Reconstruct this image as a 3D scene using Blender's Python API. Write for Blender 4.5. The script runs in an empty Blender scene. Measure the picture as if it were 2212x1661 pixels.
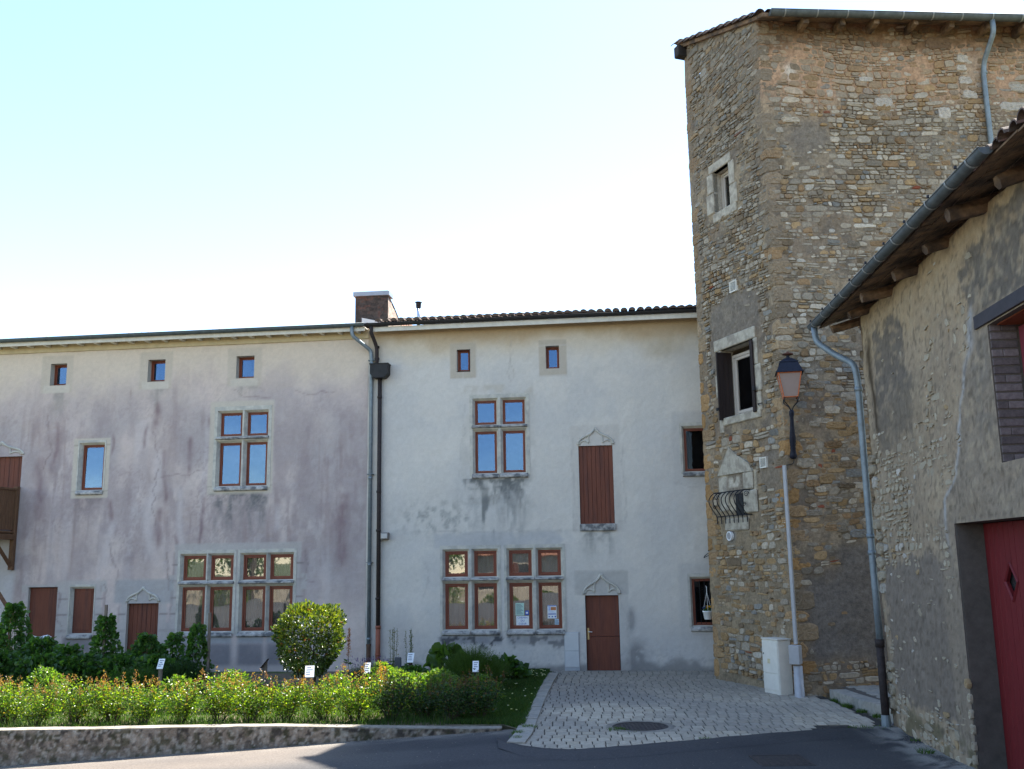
import bpy, math, random
import numpy as np
from mathutils import Vector, Matrix
random.seed(7)
RNG = np.random.default_rng(11)
S = bpy.context.scene
COL = S.collection
R = math.radians

# ------------------------------------------------------------------ camera
cam_d = bpy.data.cameras.new("camera")
cam = bpy.data.objects.new("camera", cam_d)
COL.objects.link(cam)
S.camera = cam
cam_d.sensor_fit = 'HORIZONTAL'
cam_d.sensor_width = 36.0
cam_d.lens = 36.0 * 2106.0 / 2212.0
cam_d.clip_start = 0.1
cam_d.clip_end = 3000
cam.location = (0, 0, 2.95)
cam.matrix_world = (Matrix.Translation((0, 0, 2.95)) @ Matrix.Rotation(R(90 + 10.33), 4, 'X')
                    @ Matrix.Rotation(R(-0.895), 4, 'Z'))
# ------------------------------------------------------------------ light
SUN_AZ, SUN_EL = 45.0, 56.0
W = bpy.data.worlds.new("World")
S.world = W
W.use_nodes = True
nt = W.node_tree
bg = nt.nodes["Background"]
sky = nt.nodes.new("ShaderNodeTexSky")
sky.sky_type = 'NISHITA'
sky.sun_disc = False
sky.sun_elevation = R(SUN_EL)
sky.sun_rotation = R(SUN_AZ)
sky.air_density = 1.0
sky.dust_density = 0.25
sky.ozone_density = 1.0
# thin streaks of cirrus, brightening the sky a little
wtc = nt.nodes.new("ShaderNodeTexCoord")
wmp = nt.nodes.new("ShaderNodeMapping"); wmp.inputs["Scale"].default_value = (1.6, 2.6, 7.0); wmp.inputs["Rotation"].default_value = (0.25, 0.35, 0.6)
nt.links.new(wtc.outputs["Generated"], wmp.inputs[0])
wno = nt.nodes.new("ShaderNodeTexNoise"); wno.inputs["Scale"].default_value = 1.5; wno.inputs["Detail"].default_value = 9; wno.inputs["Roughness"].default_value = 0.62; wno.inputs["Distortion"].default_value = 0.8
nt.links.new(wmp.outputs[0], wno.inputs["Vector"])
wmr = nt.nodes.new("ShaderNodeMapRange"); wmr.interpolation_type = 'SMOOTHSTEP'
wmr.inputs["From Min"].default_value = 0.46; wmr.inputs["From Max"].default_value = 0.78; wmr.inputs["To Max"].default_value = 1.0
nt.links.new(wno.outputs[0], wmr.inputs[0])
wga = nt.nodes.new("ShaderNodeMix"); wga.data_type = 'RGBA'
wga.inputs["A"].default_value = (1, 1, 1, 1); wga.inputs["B"].default_value = (2.1, 1.65, 1.3, 1)
wsx = nt.nodes.new("ShaderNodeSeparateXYZ"); nt.links.new(wtc.outputs["Generated"], wsx.inputs[0])
wside = nt.nodes.new("ShaderNodeMapRange"); wside.inputs["From Min"].default_value = 0.1; wside.inputs["From Max"].default_value = -0.3   # the clouds stand in the north, behind the viewer
nt.links.new(wsx.outputs["Y"], wside.inputs[0])
wcl = nt.nodes.new("ShaderNodeMath"); wcl.operation = 'MULTIPLY'
nt.links.new(wmr.outputs[0], wcl.inputs[0]); nt.links.new(wside.outputs[0], wcl.inputs[1])
nt.links.new(wcl.outputs[0], wga.inputs["Factor"])
wmu = nt.nodes.new("ShaderNodeMix"); wmu.data_type = 'RGBA'; wmu.blend_type = 'MULTIPLY'; wmu.inputs["Factor"].default_value = 1.0
nt.links.new(sky.outputs[0], wmu.inputs["A"]); nt.links.new(wga.outputs["Result"], wmu.inputs["B"])
nt.links.new(wmu.outputs["Result"], bg.inputs[0])
bg.inputs[1].default_value = 0.11
sun_d = bpy.data.lights.new("sun", 'SUN')
sun_d.energy = 5.0
sun_d.angle = R(0.53)
sun_d.color = (1.0, 0.95, 0.87)
sun = bpy.data.objects.new("sun", sun_d)
COL.objects.link(sun)
sv = Vector((math.sin(R(SUN_AZ)) * math.cos(R(SUN_EL)), math.cos(R(SUN_AZ)) * math.cos(R(SUN_EL)), math.sin(R(SUN_EL))))
sun.rotation_euler = sv.to_track_quat('Z', 'Y').to_euler()
sun.location = (20, 20, 40)
S.view_settings.view_transform = 'Standard'
S.view_settings.look = 'None'
S.view_settings.gamma = 1.0
S.view_settings.use_curve_mapping = False
S.view_settings.exposure = 1.95
S.cycles.max_bounces = 8
S.cycles.transparent_max_bounces = 12


# ------------------------------------------------------------------ noise
def _h(ix, iy, seed):
    n = (ix.astype(np.int64) * 374761393 + iy.astype(np.int64) * 668265263 + seed * 2246822519) & 0xFFFFFFFF
    n = ((n ^ (n >> 13)) * 1274126177) & 0xFFFFFFFF
    n = n ^ (n >> 16)
    return (n & 0xFFFFFF) / float(0xFFFFFF)


def vn(x, y, seed=0):
    x = np.asarray(x, float); y = np.asarray(y, float)
    ix = np.floor(x); iy = np.floor(y)
    fx = x - ix; fy = y - iy
    fx = fx * fx * (3 - 2 * fx); fy = fy * fy * (3 - 2 * fy)
    a = _h(ix, iy, seed); b = _h(ix + 1, iy, seed); c = _h(ix, iy + 1, seed); d = _h(ix + 1, iy + 1, seed)
    return (a * (1 - fx) + b * fx) * (1 - fy) + (c * (1 - fx) + d * fx) * fy


def fbm(x, y, seed=0, o=4):
    t = 0; amp = 0.5; tot = 0
    for k in range(o):
        t = t + amp * vn(x * 2 ** k + 17.3 * k, y * 2 ** k - 9.1 * k, seed + k * 7)
        tot += amp; amp *= 0.5
    return t / tot


def ss(a, b, x):
    t = np.clip((np.asarray(x, float) - a) / (b - a), 0, 1)
    return t * t * (3 - 2 * t)


def box_mask(u, z, u0, u1, z0, z1, f=0.05):
    return ss(u0 - f, u0 + f, u) * (1 - ss(u1 - f, u1 + f, u)) * ss(z0 - f, z0 + f, z) * (1 - ss(z1 - f, z1 + f, z))


def mixc(c, col, m):
    return c * (1 - m[:, None]) + np.array(col)[None, :] * m[:, None]


# ------------------------------------------------------------------ materials
MATS = {}


def new_mat(name):
    m = bpy.data.materials.new(name)
    m.use_nodes = True
    n = m.node_tree.nodes
    return m, n, m.node_tree.links, n["Principled BSDF"]


def surf(name, col=None, rough=0.8, attr=False, metal=0.0, var=0.25, scale=6.0, bump=0.2, bscale=40.0, spec=0.3,
         stretch=(1, 1, 1), var2=0.0, col2=None, scale2=2.0, bdist=0.01):
    """colour (or the mesh's own 'tint') times noise, with a noise bump."""
    if name in MATS: return MATS[name]
    m, n, l, p = new_mat(name)
    tc = n.new("ShaderNodeTexCoord")
    mp = n.new("ShaderNodeMapping"); mp.inputs["Scale"].default_value = stretch
    l.new(tc.outputs["Object"], mp.inputs[0])
    no = n.new("ShaderNodeTexNoise"); no.inputs["Scale"].default_value = scale; no.inputs["Detail"].default_value = 8
    no.inputs["Roughness"].default_value = 0.65
    l.new(mp.outputs[0], no.inputs["Vector"])
    mr = n.new("ShaderNodeMapRange"); mr.inputs["From Min"].default_value = 0.3; mr.inputs["From Max"].default_value = 0.7
    mr.inputs["To Min"].default_value = 1 - var; mr.inputs["To Max"].default_value = 1 + var
    l.new(no.outputs[0], mr.inputs[0])
    mul = n.new("ShaderNodeVectorMath"); mul.operation = 'SCALE'
    if attr:
        a = n.new("ShaderNodeAttribute"); a.attribute_name = "tint"
        src = a.outputs["Color"]
    else:
        rgb = n.new("ShaderNodeRGB"); rgb.outputs[0].default_value = (*col, 1)
        src = rgb.outputs[0]
    if col2 is not None:
        n2 = n.new("ShaderNodeTexNoise"); n2.inputs["Scale"].default_value = scale2; n2.inputs["Detail"].default_value = 6
        l.new(mp.outputs[0], n2.inputs["Vector"])
        r2 = n.new("ShaderNodeMapRange"); r2.inputs["From Min"].default_value = 0.45; r2.inputs["From Max"].default_value = 0.62
        l.new(n2.outputs[0], r2.inputs[0])
        mx = n.new("ShaderNodeMix"); mx.data_type = 'RGBA'
        l.new(r2.outputs[0], mx.inputs["Factor"]); l.new(src, mx.inputs["A"]); mx.inputs["B"].default_value = (*col2, 1)
        src = mx.outputs["Result"]
    l.new(src, mul.inputs[0]); l.new(mr.outputs[0], mul.inputs["Scale"])
    l.new(mul.outputs[0], p.inputs["Base Color"])
    p.inputs["Roughness"].default_value = rough
    p.inputs["Metallic"].default_value = metal
    p.inputs["Specular IOR Level"].default_value = spec
    if bump:
        bn = n.new("ShaderNodeTexNoise"); bn.inputs["Scale"].default_value = bscale; bn.inputs["Detail"].default_value = 6
        l.new(mp.outputs[0], bn.inputs["Vector"])
        b = n.new("ShaderNodeBump"); b.inputs["Strength"].default_value = bump; b.inputs["Distance"].default_value = bdist
        l.new(bn.outputs[0], b.inputs["Height"]); l.new(b.outputs[0], p.inputs["Normal"])
    MATS[name] = m
    return m


def leaf_mat(name, trans=0.4, rough=0.45, spec=0.4):
    if name in MATS: return MATS[name]
    m, n, l, p = new_mat(name)
    a = n.new("ShaderNodeAttribute"); a.attribute_name = "tint"
    p.inputs["Roughness"].default_value = rough; p.inputs["Specular IOR Level"].default_value = spec
    l.new(a.outputs["Color"], p.inputs["Base Color"])
    t = n.new("ShaderNodeBsdfTranslucent")
    br = n.new("ShaderNodeMix"); br.data_type = 'RGBA'; br.blend_type = 'MULTIPLY'; br.inputs["Factor"].default_value = 1
    l.new(a.outputs["Color"], br.inputs["A"]); br.inputs["B"].default_value = (2.3, 2.45, 0.62, 1)
    l.new(br.outputs["Result"], t.inputs["Color"])
    mx = n.new("ShaderNodeMixShader"); mx.inputs[0].default_value = trans
    l.new(p.outputs[0], mx.inputs[1]); l.new(t.outputs[0], mx.inputs[2])
    l.new(mx.outputs[0], n["Material Output"].inputs["Surface"])
    MATS[name] = m
    return m


def glass_mat(name, refl=0.3, tint=(1, 1, 1), through=0.8):
    if name in MATS: return MATS[name]
    m, n, l, p = new_mat(name)
    g = n.new("ShaderNodeBsdfGlossy"); g.inputs["Roughness"].default_value = 0.015; g.inputs["Color"].default_value = (*tint, 1)
    tc = n.new("ShaderNodeTexCoord")
    bn = n.new("ShaderNodeTexNoise"); bn.inputs["Scale"].default_value = 2.2; bn.inputs["Detail"].default_value = 1
    l.new(tc.outputs["Object"], bn.inputs["Vector"])
    b = n.new("ShaderNodeBump"); b.inputs["Strength"].default_value = 0.06; b.inputs["Distance"].default_value = 0.02
    l.new(bn.outputs[0], b.inputs["Height"]); l.new(b.outputs[0], g.inputs["Normal"])
    t = n.new("ShaderNodeBsdfTransparent"); t.inputs["Color"].default_value = (through, through, through, 1)
    lw = n.new("ShaderNodeLayerWeight"); lw.inputs["Blend"].default_value = 0.25
    mr = n.new("ShaderNodeMapRange"); mr.inputs["To Min"].default_value = refl; mr.inputs["To Max"].default_value = 1.0
    l.new(lw.outputs["Fresnel"], mr.inputs[0])
    mx = n.new("ShaderNodeMixShader")
    l.new(mr.outputs[0], mx.inputs[0]); l.new(t.outputs[0], mx.inputs[1]); l.new(g.outputs[0], mx.inputs[2])
    l.new(mx.outputs[0], n["Material Output"].inputs["Surface"])
    MATS[name] = m
    return m


M_PLASTER = surf("plaster", attr=True, rough=0.92, var=0.055, scale=26, bump=0.22, bscale=55, spec=0.15, bdist=0.012)
M_MASONRY = surf("masonry", attr=True, rough=0.93, var=0.30, scale=17, bump=0.6, bscale=38, spec=0.15, bdist=0.02)
M_RENDER = surf("rough_render", attr=True, rough=0.95, var=0.11, scale=22, bump=0.4, bscale=38, spec=0.1, bdist=0.02)
M_STONE = surf("dressed_stone", (0.50, 0.47, 0.40), rough=0.9, var=0.16, scale=7, bump=0.3, bscale=60, col2=(0.40, 0.38, 0.34), scale2=3)
M_SILL = surf("weathered_sill", (0.40, 0.38, 0.35), rough=0.95, var=0.35, scale=9, bump=0.5, bscale=40, col2=(0.13, 0.13, 0.13), scale2=5)
M_PALE = surf("pale_limestone", (0.44, 0.39, 0.305), rough=0.9, var=0.2, scale=9, bump=0.5, bscale=30, col2=(0.30, 0.26, 0.205), scale2=5)
M_FRAME = surf("red_brown_wood", (0.20, 0.055, 0.028), rough=0.55, var=0.12, scale=5, bump=0.05, stretch=(1, 1, 0.2), spec=0.35)
M_SHUT = surf("red_brown_shutter", (0.155, 0.048, 0.026), rough=0.65, var=0.22, scale=7, bump=0.2, stretch=(4, 4, 0.3), col2=(0.115, 0.04, 0.026), scale2=1.6)
M_GLASS = glass_mat("sky_tinted_window_glass", 0.105, (0.34, 0.56, 0.92))  # blue of the sky put into the reflection tint of the upper panes
M_GLASSLO = glass_mat("window_glass", 0.11)
M_DGLASS = glass_mat("dim_glass", 0.012, (0.25, 0.27, 0.3))
M_CURT = surf("net_curtain", (0.34, 0.31, 0.26), rough=0.95, var=0.15, scale=3, bump=0.0, stretch=(6, 1, 0.3))
M_ZINC = surf("zinc", (0.20, 0.235, 0.255), rough=0.5, metal=0.35, var=0.22, scale=7, bump=0.08, bscale=12)
M_ZINCG = surf("weathered_zinc", (0.105, 0.118, 0.122), rough=0.6, metal=0.3, var=0.3, scale=6, bump=0.1)
M_ZINCD = surf("grey_green_zinc", (0.10, 0.125, 0.135), rough=0.55, metal=0.3, var=0.2, scale=6, bump=0.08)
M_BLKGUT = surf("dark_gutter_paint", (0.022, 0.021, 0.021), rough=0.6, var=0.3, scale=8, bump=0.1)
M_CAST = surf("cast_iron_pipe", (0.035, 0.026, 0.024), rough=0.75, var=0.4, scale=12, bump=0.3)
M_TERRA = surf("terracotta_pipe", (0.26, 0.085, 0.05), rough=0.7, var=0.2, scale=8, bump=0.1)
M_WHITEWOOD = surf("cream_painted_wood", (0.62, 0.58, 0.50), rough=0.7, var=0.12, scale=5, bump=0.1)
M_CORN = surf("beige_cornice", (0.50, 0.40, 0.24), rough=0.85, var=0.12, scale=4, bump=0.1)
M_TILE = surf("canal_tile", (0.115, 0.075, 0.055), rough=0.85, var=0.4, scale=9, bump=0.4, col2=(0.10, 0.075, 0.06), scale2=4)
M_TILEP = surf("pink_tile", (0.36, 0.20, 0.14), rough=0.85, var=0.3, scale=9, bump=0.3)
M_BRICK = surf("old_brick", attr=True, rough=0.95, var=0.35, scale=16, bump=0.6, bscale=50)
M_LEAD = surf("zinc_sheet", (0.30, 0.32, 0.36), rough=0.45, metal=0.4, var=0.1, scale=4, bump=0.05)
M_STEEL = surf("polished_steel", (0.62, 0.63, 0.65), rough=0.25, metal=0.9, var=0.08, scale=3, bump=0.0)
M_IRON = surf("black_iron", (0.012, 0.012, 0.015), rough=0.55, var=0.2, scale=20, bump=0.1)
M_BLUEIRON = surf("blue_painted_iron", (0.012, 0.014, 0.026), rough=0.55, var=0.3, scale=18, bump=0.15, spec=0.25)
M_COPPER = surf("orange_copper", (0.55, 0.16, 0.06), rough=0.5, metal=0.2, var=0.25, scale=20, bump=0.1)
M_LAMPGL = surf("frosted_lamp_glass", (0.30, 0.225, 0.195), rough=0.3, var=0.08, scale=3, bump=0.0, spec=0.5)
M_OLDWOOD = surf("old_oak", (0.20, 0.125, 0.072), rough=0.9, var=0.4, scale=10, bump=0.5, bscale=22, stretch=(1, 1, 1), col2=(0.08, 0.055, 0.04), scale2=3)
M_DARKWOOD = surf("stained_wood", (0.135, 0.070, 0.036), rough=0.8, var=0.35, scale=8, bump=0.3, stretch=(4, 4, 0.5))
M_REDDOOR = surf("red_painted_boards", (0.15, 0.014, 0.017), rough=0.55, var=0.12, scale=5, bump=0.05, stretch=(2, 2, 0.6))
M_BEAM = surf("dark_steel_beam", (0.035, 0.026, 0.027), rough=0.6, var=0.25, scale=8, bump=0.1)
M_RUST = surf("orange_red_lead_paint", (0.22, 0.055, 0.02), rough=0.7, var=0.2, scale=6, bump=0.1)
M_CEMENT = surf("cement_reveal", (0.11, 0.095, 0.08), rough=0.95, var=0.2, scale=7, bump=0.5, bscale=60)
M_BROWNSH = surf("dark_brown_shutter", (0.022, 0.013, 0.011), rough=0.6, var=0.25, scale=5, bump=0.1, stretch=(4, 4, 0.4))
M_PVC = surf("offwhite_window_frame", (0.50, 0.44, 0.38), rough=0.5, var=0.05, scale=3, bump=0.0)
M_CAB = surf("cream_cabinet_plastic", (0.70, 0.66, 0.57), rough=0.6, var=0.08, scale=4, bump=0.05)
M_METER = surf("pale_grey_meter_door", (0.54, 0.54, 0.52), rough=0.55, var=0.06, scale=4, bump=0.05)
M_CONDUIT = surf("galvanised_conduit", (0.38, 0.38, 0.39), rough=0.5, metal=0.25, var=0.1, scale=6, bump=0.05)
M_WHITE = surf("white_plastic", (0.78, 0.78, 0.76), rough=0.45, var=0.04, scale=3, bump=0.0)
M_PAPER = surf("white_paper", (0.72, 0.74, 0.74), rough=0.7, var=0.04, scale=3, bump=0.0)
M_GREENP = surf("pale_green_paper", (0.45, 0.62, 0.52), rough=0.7, var=0.06, scale=3, bump=0.0)
M_BLUEINK = surf("blue_ink", (0.04, 0.09, 0.38), rough=0.7, var=0.1, bump=0.0)
M_DARKINK = surf("dark_ink", (0.05, 0.06, 0.12), rough=0.7, var=0.1, bump=0.0)
M_ORANGEINK = surf("orange_print", (0.5, 0.2, 0.08), rough=0.7, var=0.1, bump=0.0)
M_BRASS = surf("brass_plate", (0.62, 0.45, 0.20), rough=0.35, metal=0.5, var=0.08, bump=0.0)
M_BARK = surf("bark", (0.055, 0.04, 0.03), rough=0.95, var=0.35, scale=20, bump=0.5)
M_STAKE = surf("grey_timber_stake", (0.17, 0.135, 0.105), rough=0.9, var=0.3, scale=9, bump=0.3, stretch=(4, 4, 0.4))
M_LEAF = leaf_mat("leaf", 0.45, 0.32, 0.5)
M_LEAFD = leaf_mat("thick_leaf", 0.22, 0.3, 0.55)
M_BAND = surf("bright_zinc_band", (0.27, 0.275, 0.265), rough=0.5, metal=0.3, var=0.2, scale=8, bump=0.05)
M_GRASS = leaf_mat("grass_blade", 0.35, 0.6, 0.2)
M_PETAL = leaf_mat("petal", 0.4, 0.7, 0.2)
M_ASPH = surf("asphalt", attr=True, rough=0.92, var=0.3, scale=30, bump=0.6, bscale=120, spec=0.25, bdist=0.008)
M_SETT = surf("stone_sett", attr=True, rough=0.85, var=0.2, scale=12, bump=0.35, bscale=60, spec=0.3)
M_SOIL = surf("garden_soil", (0.15, 0.115, 0.08), rough=0.98, var=0.4, scale=9, bump=0.8, bscale=30, col2=(0.07, 0.10, 0.03), scale2=1.5)
M_MANHOLE = surf("cast_iron_cover", (0.055, 0.048, 0.046), rough=0.7, var=0.4, scale=14, bump=0.6, bscale=30, metal=0.2)
M_CONC = surf("old_concrete_wall", attr=True, rough=0.95, var=0.35, scale=16, bump=0.8, bscale=30, bdist=0.03)
M_KERB = surf("kerb_stone", (0.32, 0.295, 0.25), rough=0.9, var=0.25, scale=9, bump=0.4, bscale=40, col2=(0.27, 0.26, 0.23), scale2=3)
M_FARWALL = surf("cream_house_wall", (0.50, 0.43, 0.33), rough=0.9, var=0.14, scale=1.5, bump=0.2)
M_FARTILE = surf("orange_roof_tile", (0.25, 0.115, 0.07), rough=0.85, var=0.35, scale=5, bump=0.3)
M_FARWIN = surf("dark_house_window", (0.03, 0.03, 0.035), rough=0.2, var=0.1, bump=0.0)
M_GROUND = surf("field_ground", (0.07, 0.085, 0.035), rough=1.0, var=0.4, scale=0.5, bump=0.3)


# ------------------------------------------------------------------ mesh helpers
class MB:
    """collects vertices and faces (world space)"""
    def __init__(self):
        self.v = []; self.f = []; self.c = []; self.n = 0

    def add(self, verts, faces, col=None):
        verts = np.asarray(verts, float).reshape(-1, 3)
        self.v.append(verts)
        self.f += [tuple(i + self.n for i in f) for f in faces]
        if col is not None:
            col = np.asarray(col, float)
            if col.ndim == 1: col = np.tile(col, (len(verts), 1))
            self.c.append(col)
        self.n += len(verts)
        return self

    def box(self, u0, u1, y0, y1, z0, z1, fr=None, col=None):
        p = [(u, y, z) for u in (u0, u1) for y in (y0, y1) for z in (z0, z1)]
        if fr is not None: p = [fr(*q) for q in p]
        return self.add(p, [(0, 1, 3, 2), (4, 6, 7, 5), (0, 4, 5, 1), (2, 3, 7, 6), (0, 2, 6, 4), (1, 5, 7, 3)], col)

    def bevbox(self, u0, u1, y0, y1, z0, z1, b=0.01, fr=None, col=None):
        """box with chamfered edges"""
        c = np.array([(u0 + u1) / 2, (y0 + y1) / 2, (z0 + z1) / 2]); h = np.array([u1 - u0, y1 - y0, z1 - z0]) / 2
        b = min(b, *(h * 0.9))
        P = []; idx = {}
        for sx in (-1, 1):
            for sy in (-1, 1):
                for sz in (-1, 1):
                    for ax in range(3):
                        q = np.array([sx, sy, sz]) * h
                        for k in range(3):
                            if k != ax: q[k] -= (sx, sy, sz)[k] * b
                        idx[(sx, sy, sz, ax)] = len(P); P.append(c + q)
        F = []
        for ax in range(3):
            o = [k for k in range(3) if k != ax]
            for s in (-1, 1):
                lp = []
                for a, bb in ((-1, -1), (1, -1), (1, 1), (-1, 1)):
                    k = [0, 0, 0]; k[ax] = s; k[o[0]] = a; k[o[1]] = bb
                    lp.append(idx[(*k, ax)])
                F.append(tuple(lp))
        for ax in range(3):
            o = [k for k in range(3) if k != ax]
            for a in (-1, 1):
                for bb in (-1, 1):
                    k0 = [0, 0, 0]; k1 = [0, 0, 0]
                    k0[o[0]] = k1[o[0]] = a; k0[o[1]] = k1[o[1]] = bb; k0[ax] = -1; k1[ax] = 1
                    F.append((idx[(*k0, o[0])], idx[(*k1, o[0])], idx[(*k1, o[1])], idx[(*k0, o[1])]))
        for sx in (-1, 1):
            for sy in (-1, 1):
                for sz in (-1, 1):
                    F.append(tuple(idx[(sx, sy, sz, ax)] for ax in range(3)))
        if fr is not None: P = [fr(*q) for q in P]
        return self.add(P, F, col)

    def tube(self, pts, r, n=10, caps=True, col=None, arc=None):
        pts = [Vector(p) for p in pts]
        rs = r if hasattr(r, '__len__') else [r] * len(pts)
        V = []; F = []
        up = Vector((0, 0, 1)); prev = None
        for i, p in enumerate(pts):
            t = (pts[min(i + 1, len(pts) - 1)] - pts[max(i - 1, 0)])
            if t.length < 1e-9: t = Vector((0, 0, 1))
            t.normalize()
            if prev is None:
                a = t.cross(up)
                if a.length < 0.05: a = t.cross(Vector((1, 0, 0)))
            else:
                a = prev - t * prev.dot(t)
                if a.length < 1e-4: a = t.cross(up)
            a.normalize(); prev = a; b = t.cross(a)
            m = n if arc is None else n + 1
            for k in range(m):
                th = 2 * math.pi * k / n if arc is None else arc[0] + (arc[1] - arc[0]) * k / n
                V.append(p + (a * math.cos(th) + b * math.sin(th)) * rs[i])
        m = n if arc is None else n + 1
        for i in range(len(pts) - 1):
            for k in range(n if arc is None else n):
                k2 = (k + 1) % m
                F.append((i * m + k, i * m + k2, (i + 1) * m + k2, (i + 1) * m + k))
        if caps and arc is None:
            F.append(tuple(range(m))[::-1]); F.append(tuple((len(pts) - 1) * m + k for k in range(m)))
        return self.add([tuple(v) for v in V], F, col)

    def lathe(self, prof, c, n=16, col=None):
        V = []; F = []
        for r, z in prof:
            for k in range(n):
                t = 2 * math.pi * k / n
                V.append((c[0] + r * math.cos(t), c[1] + r * math.sin(t), c[2] + z))
        for i in range(len(prof) - 1):
            for k in range(n):
                F.append((i * n + k, i * n + (k + 1) % n, (i + 1) * n + (k + 1) % n, (i + 1) * n + k))
        F.append(tuple(range(n))[::-1]); F.append(tuple((len(prof) - 1) * n + k for k in range(n)))
        return self.add(V, F, col)

    def prism(self, poly, y0, y1, fr, col=None):
        """polygon in (u,z), extruded from depth y0 to y1"""
        n = len(poly)
        V = [fr(u, y0, z) for u, z in poly] + [fr(u, y1, z) for u, z in poly]
        F = [tuple(range(n)), tuple(range(2 * n - 1, n - 1, -1))] + [(i, (i + 1) % n, n + (i + 1) % n, n + i) for i in range(n)]
        return self.add(V, F, col)


MATW = {}


def tag(o, label=None, cat=None, group=None, kind=None):
    if label: o["label"] = label
    if cat: o["category"] = cat
    if group: o["group"] = group
    if kind: o["kind"] = kind
    return o


def thing(name, loc, rz=0, label=None, cat=None, group=None):
    o = bpy.data.objects.new(name, None)
    o.empty_display_size = 0.2
    COL.objects.link(o)
    o.location = loc; o.rotation_euler = (0, 0, rz)
    MATW[o.name] = (Matrix.Translation(loc) @ Matrix.Rotation(rz, 4, 'Z'))
    return tag(o, label, cat, group)


def raw_mesh(name, v, faces, col=None, smooth=False):
    me = bpy.data.meshes.new(name)
    v = np.asarray(v, np.float32)
    me.vertices.add(len(v)); me.vertices.foreach_set("co", v.ravel())
    if isinstance(faces, np.ndarray):
        lt = np.full(len(faces), faces.shape[1], np.int32); lv = faces.astype(np.int32).ravel()
    else:
        lt = np.array([len(f) for f in faces], np.int32)
        lv = np.array([i for f in faces for i in f], np.int32)
    me.loops.add(len(lv)); me.loops.foreach_set("vertex_index", lv)
    me.polygons.add(len(lt))
    st = np.concatenate(([0], np.cumsum(lt)[:-1])).astype(np.int32)
    me.polygons.foreach_set("loop_start", st); me.polygons.foreach_set("loop_total", lt)
    me.polygons.foreach_set("use_smooth", np.full(len(lt), bool(smooth)))
    me.update(calc_edges=True)
    if col is not None:
        a = me.color_attributes.new("tint", 'FLOAT_COLOR', 'POINT')
        c = np.ones((len(v), 4), np.float32); c[:, :3] = col
        a.data.foreach_set("color", c.ravel())
    me.validate(verbose=False)
    return me


def put(name, mb, mat, parent=None, smooth=False, loc=None, label=None, cat=None, group=None, kind=None, fix=True):
    """link the collected shape as ONE object; parts are written in their thing's own space"""
    v = np.concatenate(mb.v) if isinstance(mb, MB) else mb[0]
    f = mb.f if isinstance(mb, MB) else mb[1]
    c = (np.concatenate(mb.c) if mb.c else None) if isinstance(mb, MB) else mb[2]
    Mw = Matrix.Identity(4)
    if parent is not None: Mw = MATW[parent.name]
    elif loc is not None: Mw = Matrix.Translation(loc)
    inv = np.array(Mw.inverted())
    vl = v @ inv[:3, :3].T + inv[:3, 3]
    me = raw_mesh(name, vl, f, c, smooth)
    if fix:
        import bmesh
        bm = bmesh.new(); bm.from_mesh(me); bmesh.ops.recalc_face_normals(bm, faces=bm.faces); bm.to_mesh(me); bm.free()
    me.materials.append(mat)
    o = bpy.data.objects.new(name, me)
    COL.objects.link(o)
    if parent is not None: o.parent = parent
    elif loc is not None: o.location = loc
    MATW[o.name] = Mw
    return tag(o, label, cat, group, kind)


def copy_tree(o, parent=None):
    c = o.copy(); COL.objects.link(c)
    MATW[c.name] = MATW[o.name]
    if parent is not None: c.parent = parent
    for ch in list(o.children): copy_tree(ch, c)
    return c


# ------------------------------------------------------------------ frames (u along a wall, y into it, z up)
def flat_frame(p, az):
    t = np.array([math.sin(az), math.cos(az), 0]); inn = np.array([-t[1], t[0], 0]); p = np.array(p, float)

    def fr(u, y, z):
        u = np.asarray(u, float); y = np.asarray(y, float); z = np.asarray(z, float)
        o = np.empty(np.broadcast(u, y, z).shape + (3,))
        o[..., 0] = p[0] + t[0] * u + inn[0] * y
        o[..., 1] = p[1] + t[1] * u + inn[1] * y
        o[..., 2] = p[2] + z
        return o
    return fr


AL = R(6.8)
FO = np.array([1.94, 27.49, 0.0])
FH = flat_frame(FO, R(96.8))                       # house front: u to the right
CORNER = np.array([6.15, 21.91, 0.0])
F_LEFT = flat_frame(CORNER, R(160))                # tower, narrow face (u negative)
F_RIGHT = flat_frame(CORNER, R(86))                # tower, wide face (u positive)
BARN = np.array([6.61, 17.96, 0.0])
FB = flat_frame(BARN, R(184))                      # barn street front: u towards the viewer

TOWER_L = 3.50
_cl = F_LEFT(-TOWER_L, 0, 0)
F_BACK = flat_frame(_cl, R(200))                   # hidden return face, u negative goes back


def tower_frame(u, y, z):
    """unfolded tower surface with rounded quoins"""
    u = np.asarray(u, float); y = np.asarray(y, float); z = np.asarray(z, float)
    sh = np.broadcast(u, y, z).shape
    u = np.broadcast_to(u, sh); y = np.broadcast_to(y, sh); z = np.broadcast_to(z, sh)
    a = F_BACK(u + TOWER_L, y, z); b = F_LEFT(u, y, z); c = F_RIGHT(u, y, z)
    rr = 0.14
    t1 = ss(-rr, rr, u + TOWER_L)[..., None]; t2 = ss(-rr, rr, u)[..., None]
    return np.where(u[..., None] < -TOWER_L / 2, a * (1 - t1) + b * t1, b * (1 - t2) + c * t2)


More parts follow.
